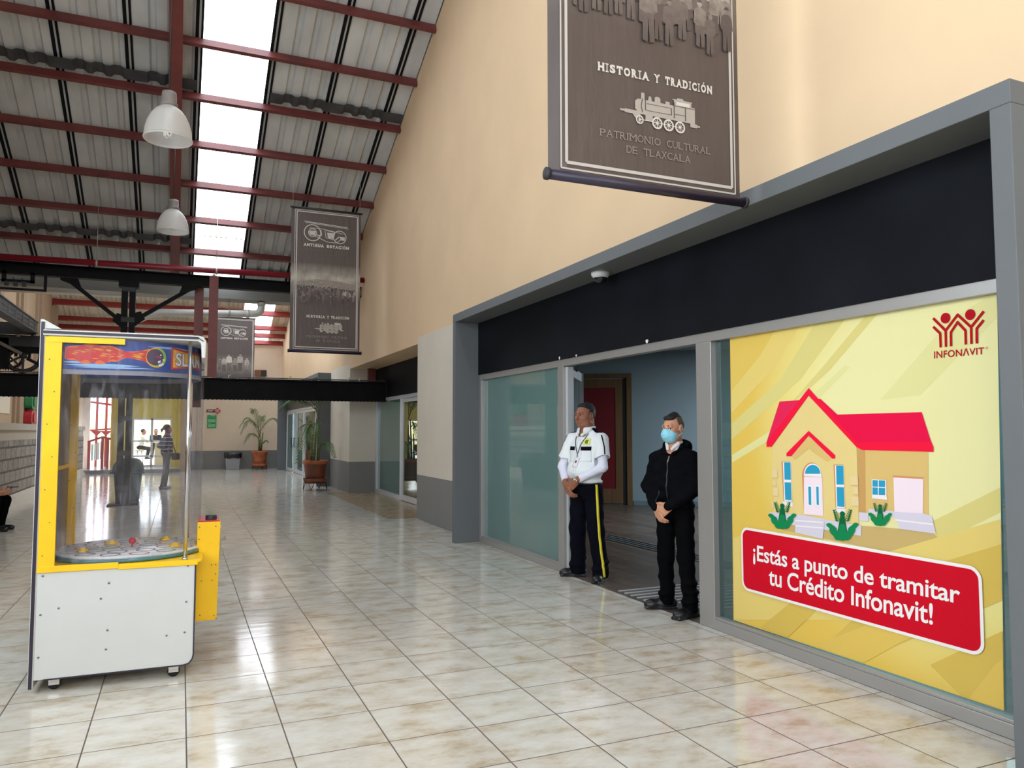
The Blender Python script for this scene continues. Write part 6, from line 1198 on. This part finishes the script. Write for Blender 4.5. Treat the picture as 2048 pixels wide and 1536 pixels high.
for sx in (-1, 1): strap(bs, [(sx*(.072-.072*i/14)+(.004*sx), 1.47-.20*i/14) for i in range(15)], .010, 'lanyard', M('lanyard_grey', (74, 78, 92), .6), gd, .008)
strap(bs, [(0, 1.27-.05*i/3) for i in range(4)], .010, 'lanyard', M('lanyard_grey', (74, 78, 92), .6), gd, .008)
patch('id_card', bs, (.0, -.14, 1.175), (1, 0, 0), (0, 0, 1), .058, .092, M('id_card_white', (232, 226, 228), .35), gd, .012, 3, 4); patch('id_photo', bs, (.004, -.14, 1.180), (1, 0, 0), (0, 0, 1), .018, .026, M('id_photo', (70, 50, 60), .4), gd, .015, 2, 2)
for z in (1.0, 1.075, 1.15, 1.225, 1.30): patch('shirt_button', bs, (0, -.14, z), (1, 0, 0), (0, 0, 1), .010, .010, m_bulb, gd, .008, 2, 2)
b = MB(); w0 = np.array(wr[1]); wd = (np.array(wr[1])-np.array(el[1])); wd /= np.linalg.norm(wd)
q = Vector(wd).to_track_quat('Z', 'Y').to_matrix(); ring = [(w0-wd*.004+np.array(q@Vector((.037*math.cos(a), .037*math.sin(a), 0)))) for a in [2*math.pi*k/24 for k in range(25)]]; b.tube(ring, .007, 8, cap=False)
fc = w0-wd*.004+np.array((-.25, -.9, .35))/1.0*.034; bwt = MB(); bwt.ball(fc, .021, 14, 0, (1, .55, 1)); b.add(bwt.v, bwt.f, 0, True); b.build('wristwatch', m_metal, gd)
b = MB(); ringb = [(.165*math.cos(a), -.008+.138*math.sin(a), .968) for a in [2*math.pi*k/40 for k in range(41)]]; b.tube(ringb, .014, 6, cap=False); b.build('belt', m_shoe, gd)
shoe('shoe', aR, tR, m_shoe, gd); shoe('shoe', aL, tL, m_shoe, gd)

# ---- the masked man in black
mn = person_root('person in black hooded jacket and blue face mask beside the yellow poster', 3.785, 5.325, 207)
aR, aL = to_local(mn, (3.80, 5.475), .08), to_local(mn, (3.80, 5.155), .08); tR, tL = R(156-207), R(194-207)
hips = [(-.078, 0, .85), (.078, 0, .85)]; knees = [mix(hips[0], aR, .52), mix(hips[1], aL, .52)]; knees = [(k_[0], k_[1]-.02, .455) for k_ in knees]
sh = [(-.165, .01, 1.255), (.165, .01, 1.255)]; el = [(-.218, -.035, 1.03), (.232, -.02, 1.045)]; wr = [(-.078, -.19, .885), (.055, -.205, .895)]
HC = np.array((0, -.02, 1.518)); HM = rotz(R(-9))@rotx(R(4))
s = SDF(); P_, E_ = head_prims(s, HC, HM, 1.0, .98)
s.cap((0, .02, 1.46), (0, .022, 1.35), .055, .06, .03); s.ell((0, 0, 1.19), (.14, .09, .18), .06); s.cap((-.13, .01, 1.255), (.13, .01, 1.255), .04, None, .05); s.ell((0, -.005, 1.02), (.13, .09, .14), .06); s.ell((0, 0, .89), (.135, .095, .10), .05)
legs(s, hips, knees, [(a_[0], a_[1], .07) for a_ in (aR, aL)], (.07, .05, .038))
for a_, t_ in ((aR, tR), (aL, tL)): d_ = rotz(t_)@np.array((0, -1, 0)); s.cap((a_[0], a_[1], .05), np.array((a_[0], a_[1], .035))+d_*.12, .03, .025, .03)
for S_, E__, W_ in zip(sh, el, wr): s.chain([S_, E__, W_], (.045, .037, .026), .025)
THUMB = 1; hand_prims(s, wr[0], (.45, -.22, -.86), (.45, .75, .1), (.3, .5, .4), 1.0)
THUMB = -1; hand_prims(s, wr[1], (-.70, -.18, -.70), (-.3, .85, .15), (.55, .65, .5), 1.0)
m_skin2 = skin('light_brown_skin', (192, 138, 108)); sdf_obj('body', s, .0038, m_skin2, mn)
eyes(P_, 1.0, HM, mn, .55); brows(P_, 1.0, mn, M_HAIR, .0046)
s = SDF(); s.ell(P_(0, .024, .046), (.066, .088, .076), .01, 'u', HM); s.cap(P_(0, -.046, .088), P_(0, .03, .104), .026, .022, .03); s.cap(P_(0, .03, .102), P_(0, .09, .068), .022, .015, .03); s.cap(P_(-.036, -.050, .086), P_(.036, -.050, .086), .015, None, .02)
s.box(P_(0, .02, -.03), (.15, .2, .098), .02, .012, 's', HM); sdf_obj('hair', s, .0036, M_HAIR, mn, wrinkle=.0012, wf=(150, 90, 120))
s = SDF(); s.ell(P_(0, .021, .030), (.0757, .0935, .086), .01, 'u', HM); s.box(P_(0, -.10, .0), (.15, .075, .15), .02, .01, 's', HM); s.box(P_(0, .02, -.10), (.15, .2, .075), .02, .01, 's', HM)
sdf_obj('shaved_sides', s, .0036, M('shaved_hair', (92, 72, 60), .7, var=.25, scale=80), mn)
s = SDF(); s.ell(P_(0, -.052, -.050), (.068, .074, .056), .02, 'u', HM); s.cap(P_(0, -.100, -.008), P_(0, -.112, -.045), .018, .022, .03); s.ell(P_(0, -.05, -.088), (.048, .044, .03), .03, 'u', HM); s.box(P_(0, .06, -.05), (.15, .08, .12), .01, .005, 's', HM); s.box(P_(0, -.05, .055), (.15, .15, .05), .008, .02, 's', HM)
for z in (-.040, -.058, -.076): s.cap(P_(-.06, -.134, z), P_(.06, -.134, z), .005, None, .008, 's')
sdf_obj('face_mask', s, .0034, M('blue_mask', (142, 208, 228), .7, bump=.15, bscale=40), mn)
for sx in (-1, 1):
    b = MB(); b.tube([P_(sx*.058, -.040, -.022), P_(sx*.075, -.01, -.006), P_(sx*.083, .022, .012), P_(sx*.083, .028, -.02), P_(sx*.074, -.01, -.055), P_(sx*.055, -.040, -.078)], .0022, 6); b.build('mask_loop', m_white, mn)
s = SDF(); s.ell((0, -.005, .90), (.152, .118, .115), .05); legs(s, hips, knees, [(aR[0], aR[1], .085), (aL[0], aL[1], .085)], (.088, .068, .056)); s.cap((aR[0], aR[1]-.005, .12), (aR[0], aR[1]-.01, .07), .06, .062, .02); s.cap((aL[0], aL[1]-.005, .12), (aL[0], aL[1]-.01, .07), .06, .062, .02)
for a_ in (aR, aL): s.ell((a_[0], a_[1]-.03, .13), (.062, .064, .028), .02); s.ell((a_[0]+.008, a_[1]+.0, .20), (.064, .064, .026), .02); s.ell((a_[0], a_[1]-.01, .27), (.064, .062, .024), .02)
sdf_obj('jeans', s, .005, m_blackjean, mn, wrinkle=.0036, wf=(22, 26, 30), zmin=.04, zmax=.98)
s = SDF(); s.ell((0, .0, 1.17), (.172, .125, .17), .06); s.ell((0, -.01, 1.02), (.184, .134, .15), .07); s.ell((0, -.005, .885), (.17, .135, .035), .04); s.cap((-.05, .014, 1.335), (-.16, .012, 1.250), .05, .06, .05); s.cap((.05, .014, 1.335), (.16, .012, 1.250), .05, .06, .05); s.cap((-.05, .02, 1.345), (.05, .02, 1.345), .04, None, .05)
for S_, E__, W_ in zip(sh, el, wr): s.chain([S_, E__, mix(E__, W_, .9)], (.066, .060, .048), .05)
s.cap((0, -.02, 1.34), (0, -.05, 1.46), .056, .07, .02, 's'); jk = sdf_obj('jacket', s, .005, m_blackcloth, mn, wrinkle=.0042, wf=(38, 30, 52), zmin=.845); bj = bvh_of(jk)
s = SDF()
for i in range(17):
    a = math.pi*(.08+.84*i/16); b_ = math.pi*(.08+.84*(i+1)/16)
    if i < 16: s.cap((.10*math.cos(a), .02+.085*math.sin(a), 1.372+.012*math.sin(a)), (.10*math.cos(b_), .02+.085*math.sin(b_), 1.372+.012*math.sin(b_)), .029, .029, .02)
s.ell((0, .115, 1.34), (.10, .055, .07), .05); s.cap((-.082, -.025, 1.362), (-.028, -.082, 1.305), .017, .013, .035); s.cap((.082, -.025, 1.362), (.028, -.082, 1.305), .017, .013, .035)
s.cap((0, -.02, 1.33), (0, -.02, 1.45), .062, .072, .015, 's'); sdf_obj('hood', s, .0045, m_blackcloth, mn, wrinkle=.002, wf=(30, 30, 40))
s = SDF(); s.cap((0, .0, 1.35), (0, .012, 1.405), .070, .066, .01); s.cap((0, -.01, 1.30), (0, .0, 1.45), .057, .057, .006, 's'); s.box((0, -.09, 1.38), (.014, .06, .06), .004, .006, 's')
for sx in (-1, 1): s.cap((sx*.055, -.030, 1.392), (sx*.020, -.080, 1.345), .013, .012, .012)
sdf_obj('shirt_collar', s, .004, M('white_cotton', (226, 216, 214), .7), mn, zmax=1.412)
strap(bj, [(0, 1.29-.42*i/24) for i in range(25)], .010, 'zipper', M('dark_zipper', (30, 30, 33), .5), mn, .003); strap(bj, [(0.002, 1.29-.05*i/4) for i in range(5)], .010, 'zip_pull', m_metal, mn, .010)
strap(bj, [(-.075+.01*i/6, 1.0-.09*i/6) for i in range(7)], .006, 'pocket_zip', M('dark_zipper', (30, 30, 33), .5), mn, .003)
for S_, W_, E__ in zip(sh, wr, el):
    d_ = np.array(W_)-np.array(E__); d_ /= np.linalg.norm(d_); c0 = np.array(mix(E__, W_, .88)); s = SDF(); s.cap(c0, c0+d_*.045, .042, .039, .01); sdf_obj('cuff', s, .0045, m_blackcloth, mn)
shoe('shoe', aR, tR, m_shoe, mn); shoe('shoe', aL, tL, m_shoe, mn)

# ---- smaller figures, built the same way with fewer pieces
def small_person(label, x, y, z, facing, H, J, cloth, vox=.009, hair=None, skin_m=None, head_yaw=0, hands=True):
    root = thing('person', label, 'person', (x, y, z), R(facing+90)); k = H/1.7; A = {q: np.array(v)*k for q, v in J.items()}; s = SDF(); HM_ = rotz(R(head_yaw)); P2, E2 = head_prims(s, A['head'], HM_, k, 1.0, vox < .007)
    s.cap(A['head']+np.array((0, .02, -.06)), A['neck'], .05*k, .055*k, .03); s.ell((A['chest']), np.array((.145, .095, .19))*k, .06); s.cap(A['shR'], A['shL'], .045*k, None, .05); s.ell(A['pel'], np.array((.15, .11, .12))*k, .06); s.cap(A['chest'], A['pel'], .10*k, .11*k, .06)
    for sd in 'RL':
        s.chain([A['sh'+sd], A['el'+sd], A['wr'+sd]], np.array((.045, .037, .026))*k, .03); s.chain([A['hip'+sd], A['kn'+sd], A['an'+sd]], np.array((.075, .052, .038))*k, .03); s.cap(A['an'+sd]-np.array((0, 0, .03)), A['toe'+sd], .032*k, .025*k, .02)
        if hands:
            global THUMB
            THUMB = 1 if sd == 'R' else -1; hand_prims(s, A['wr'+sd], A.get('hd'+sd, A['wr'+sd]-A['el'+sd]), A.get('hn'+sd, np.array((0.0, 1.0, .2))), (.4, .5, .4), k*1.05)
    sdf_obj('body', s, vox, skin_m, root)
    s = SDF(); s.ell(A['chest'], np.array((.172, .125, .2))*k, .06); s.cap(A['shR'], A['shL'], .062*k, None, .05); s.cap(A['chest'], A['pel']+np.array((0, 0, .04))*k, .135*k, .15*k, .06)
    for sd in 'RL': s.chain([A['sh'+sd], A['el'+sd], A['wr'+sd]*.9+A['el'+sd]*.1], np.array((.066, .056, .042))*k, .03)
    s.cap(A['neck']+np.array((0, -.01, 0)), A['head'], .05*k, .09*k, .01, 's'); sdf_obj('jacket' if cloth[2] else 'shirt', s, vox, cloth[0], root, wrinkle=.003)
    s = SDF(); s.ell(A['pel'], np.array((.168, .13, .12))*k, .05)
    for sd in 'RL': s.chain([A['hip'+sd], A['kn'+sd], A['an'+sd]], np.array((.092, .072, .056))*k, .03)
    sdf_obj('trousers', s, vox, cloth[1], root, wrinkle=.0025)
    for sd in 'RL':
        s = SDF(); a = A['an'+sd]; t = A['toe'+sd]; d = t-a; d[2] = 0; d /= np.linalg.norm(d)+1e-9; s.cap(a-d*.045*k+np.array((0, 0, -.045))*k, t, .044*k, .038*k, .02); s.cap(a, a-np.array((0, 0, .04))*k, .045*k, .045*k, .02); sdf_obj('shoe', s, min(vox, .007), cloth[3] if len(cloth) > 3 else m_shoe, root)
    if hair:
        s = SDF(); s.ell(P2(0, .028, .042), np.array((.082, .096, .086))*k, .01, 'u', HM_); s.box(P2(0, -.10, -.02), np.array((.12, .07, .10))*k, .02, .02, 's', HM_); s.box(P2(0, 0, -.12), np.array((.14, .16, .085))*k, .02, .02, 's', HM_)
        if hair == 'tail': s.chain([P2(0, .10, .03), P2(0, .15, -.02), P2(0, .155, -.08)], np.array((.03, .028, .014))*k, .02)
        sdf_obj('hair', s, min(vox, .007), M_HAIR, root)
    return root, A, P2
STAND = dict(pel=(0, 0, .93), chest=(0, 0, 1.24), neck=(0, .015, 1.43), head=(0, -.015, 1.585), shR=(-.17, .01, 1.38), shL=(.17, .01, 1.38), elR=(-.23, .03, 1.1), elL=(.23, .03, 1.1), wrR=(-.24, -.04, .86), wrL=(.24, -.04, .86), hipR=(-.085, 0, .88), hipL=(.085, 0, .88), knR=(-.085, -.01, .47), knL=(.085, -.01, .47), anR=(-.085, .02, .085), anL=(.085, .02, .085), toeR=(-.095, -.11, .03), toeL=(.095, -.11, .03))
def striped(name, a, b_, freq):
    m = bpy.data.materials.new(name); m.use_nodes = True; N = m.node_tree.nodes; L = m.node_tree.links; p = N['Principled BSDF']; p.inputs['Roughness'].default_value = .8; tc = N.new('ShaderNodeTexCoord'); w = N.new('ShaderNodeTexWave'); w.bands_direction = 'Z'; w.inputs['Scale'].default_value = freq; w.inputs['Distortion'].default_value = .8; L.new(tc.outputs['Object'], w.inputs[0]); r = N.new('ShaderNodeValToRGB'); r.color_ramp.interpolation = 'CONSTANT'; r.color_ramp.elements[0].color = lin(a); r.color_ramp.elements[1].color = lin(b_); r.color_ramp.elements[1].position = .86; k = r.color_ramp.elements.new(.70); k.color = lin((92, 60, 78)); L.new(w.outputs['Fac'], r.inputs[0]); L.new(r.outputs[0], p.inputs['Base Color']); return m
J = dict(STAND); J.update(elR=(-.27, .16, 1.14), wrR=(-.16, .02, 1.0), hdR=(.25, -.55, -.5), hnR=(.6, .3, 0), elL=(.26, .16, 1.13), wrL=(.16, .02, 1.0), hdL=(-.25, -.55, -.5), hnL=(-.6, .3, 0), anR=(-.09, .10, .085), toeR=(-.11, -.03, .03), knR=(-.085, .03, .47))
wm, A_w, Pw = small_person('person with ponytail in a dark striped sweater and grey trousers, seen through the arcade cabinet', -.33, 21.8, 0, 8, 1.66, J, (striped('striped_knit', (50, 52, 66), (186, 184, 188), 3.2), M('grey_trousers', (122, 122, 124), .8, var=.1), True, M('pale_shoes', (150, 142, 138), .6)), .008, 'tail', m_skin1)
s = SDF(); s.box((-.13, -.20, .84), (.05, .10, .09), .03, .02); sdf_obj('shoulder_bag', s, .008, M('dark_bag', (62, 58, 60), .7), wm)
b = MB(); b.tube([(-.13, -.2, .92), (-.08, -.13, 1.15), (.0, -.11, 1.3), (.10, -.02, 1.42), (.10, .06, 1.40)], .012, 6); b.build('bag_strap', M('dark_bag_strap', (54, 50, 54), .7), wm)
# seated man with a phone, mostly outside the left edge
J = dict(pel=(0, .02, .43), chest=(0, -.02, .74), neck=(0, -.05, .93), head=(0, -.10, 1.075), shR=(-.17, -.03, .88), shL=(.17, -.03, .88), elR=(-.21, -.16, .62), elL=(.21, -.16, .62), wrR=(-.07, -.42, .56), wrL=(.07, -.40, .57), hdR=(.1, -1, .1), hnR=(.7, .1, .6), hdL=(-.1, -1, .1), hnL=(-.7, .1, .6), hipR=(-.09, 0, .40), hipL=(.09, 0, .40), knR=(-.12, -.42, .45), knL=(.12, -.42, .45), anR=(-.12, -.40, .085), anL=(.12, -.36, .085), toeR=(-.13, -.58, .035), toeL=(.13, -.52, .035))
st, A_s, Ps = small_person('seated person in dark trousers and cap holding a phone, cut off at the left edge', -2.87, 13.85, 0, -20, 1.7, J, (M('grey_sweater', (120, 122, 126), .8), m_blackjean, True), .007, 'short', m_skin2)
s = SDF(); s.ell(Ps(0, .02, .05), (.088, .102, .075), .01); s.box(Ps(0, .02, -.02), (.14, .2, .055), .01, .01, 's'); s.ell(Ps(0, -.12, .028), (.07, .075, .010), .02); sdf_obj('cap', s, .006, m_blackcloth, st)
b = MB(); b.box(-.035, .035, -.66, -.52, .65, .66); ph = thing('phone', 'dark phone held by the seated person at the left edge', 'phone', (0, 0, 0)); ph.location = st.location; ph.rotation_euler = st.rotation_euler; b.build('phone_body', m_dark, ph)
b = MB(); b.box(-.032, .032, -.657, -.523, .66, .662); b.build('screen', M('phone_screen', (60, 66, 80), .1), ph)
b = MB(); b.box(-3.095, -2.80, 12.6, 14.3, 0, .29); tag(b.build('stone_bench', m_stone), 'low stone bench against the left wall under the seated person', 'bench')
# chair by the blue wall of the shop
chr_ = thing('chair', 'dark chair by the blue wall inside the shop, half hidden behind the masked person', 'chair', (9.05, 12.05, 0.003), R(-35))
b = MB(); b.box(-.22, .22, -.22, .22, .43, .47); b.build('seat', m_dark, chr_, bevel=.01); b = MB(); b.box(-.22, .22, .20, .235, .62, .98); b.build('backrest', m_dark, chr_, bevel=.012)
for x in (-.2, .2):
    for y in (-.2, .2):
        b = MB(); b.tube([(x, y, .43), (x*1.08, y*1.12, 0)], .012, 8); b.build('leg', m_steel, chr_)
    b = MB(); b.tube([(x, .2, .45), (x, .225, .95)], .011, 8); b.build('back_upright', m_steel, chr_)
# people at a counter outside the exit door
SIT = dict(pel=(0, .0, .80), chest=(0, -.06, 1.10), neck=(0, -.10, 1.28), head=(0, -.14, 1.43), shR=(-.17, -.08, 1.23), shL=(.17, -.08, 1.23), elR=(-.2, -.28, 1.02), elL=(.2, -.28, 1.02), wrR=(-.12, -.5, 1.0), wrL=(.12, -.5, 1.0), hipR=(-.09, 0, .77), hipL=(.09, 0, .77), knR=(-.12, -.36, .72), knL=(.12, -.36, .72), anR=(-.12, -.28, .36), anL=(.12, -.28, .36), toeR=(-.12, -.42, .31), toeL=(.12, -.42, .31))
for (x, y, f, mt, lab) in ((-1.52, 34.2, 5, m_shirt, 'person in a white shirt on a high stool outside the glass exit door'), (-.98, 35.5, 272, m_blackcloth, 'person in dark clothes behind the counter outside the exit door'), (-.45, 35.6, 268, m_blackcloth, 'second dark clothed person behind the counter, nearer the cream end wall')):
    small_person(lab, x, y, .1, f, 1.62, SIT, (mt, m_navy, False), .014, 'short', m_skin1, 0, False)
    sx_ = thing('bar_stool', ('high stool under the white shirted person outside the exit door' if mt is m_shirt else 'high stool behind the counter outside the exit door' if x < -.6 else 'high stool behind the counter, nearer the cream end wall'), 'stool', (x, y, .1)); b = MB(); b.lathe([(.001, .585), (.16, .585), (.17, .60), (.16, .615), (.001, .615)], (0, 0, 0), 20); b.build('seat', m_dark, sx_)
    for k in range(4):
        a = math.pi/4+math.pi/2*k; b = MB(); b.tube([(.1*math.cos(a), .1*math.sin(a), .585), (.2*math.cos(a), .2*math.sin(a), 0)], .012, 6); b.build('leg', m_steel, sx_)
ct = thing('counter', 'tan high counter between the people outside the exit door', 'counter', (-.95, 34.4, .1)); b = MB(); b.box(-.02, .50, -.3, .2, 0, .92); b.build('counter_body', M('tan_counter', (170, 158, 130), .6), ct); b = MB(); b.box(-.06, .56, -.36, .26, .92, .96); b.build('counter_top', m_cream, ct)
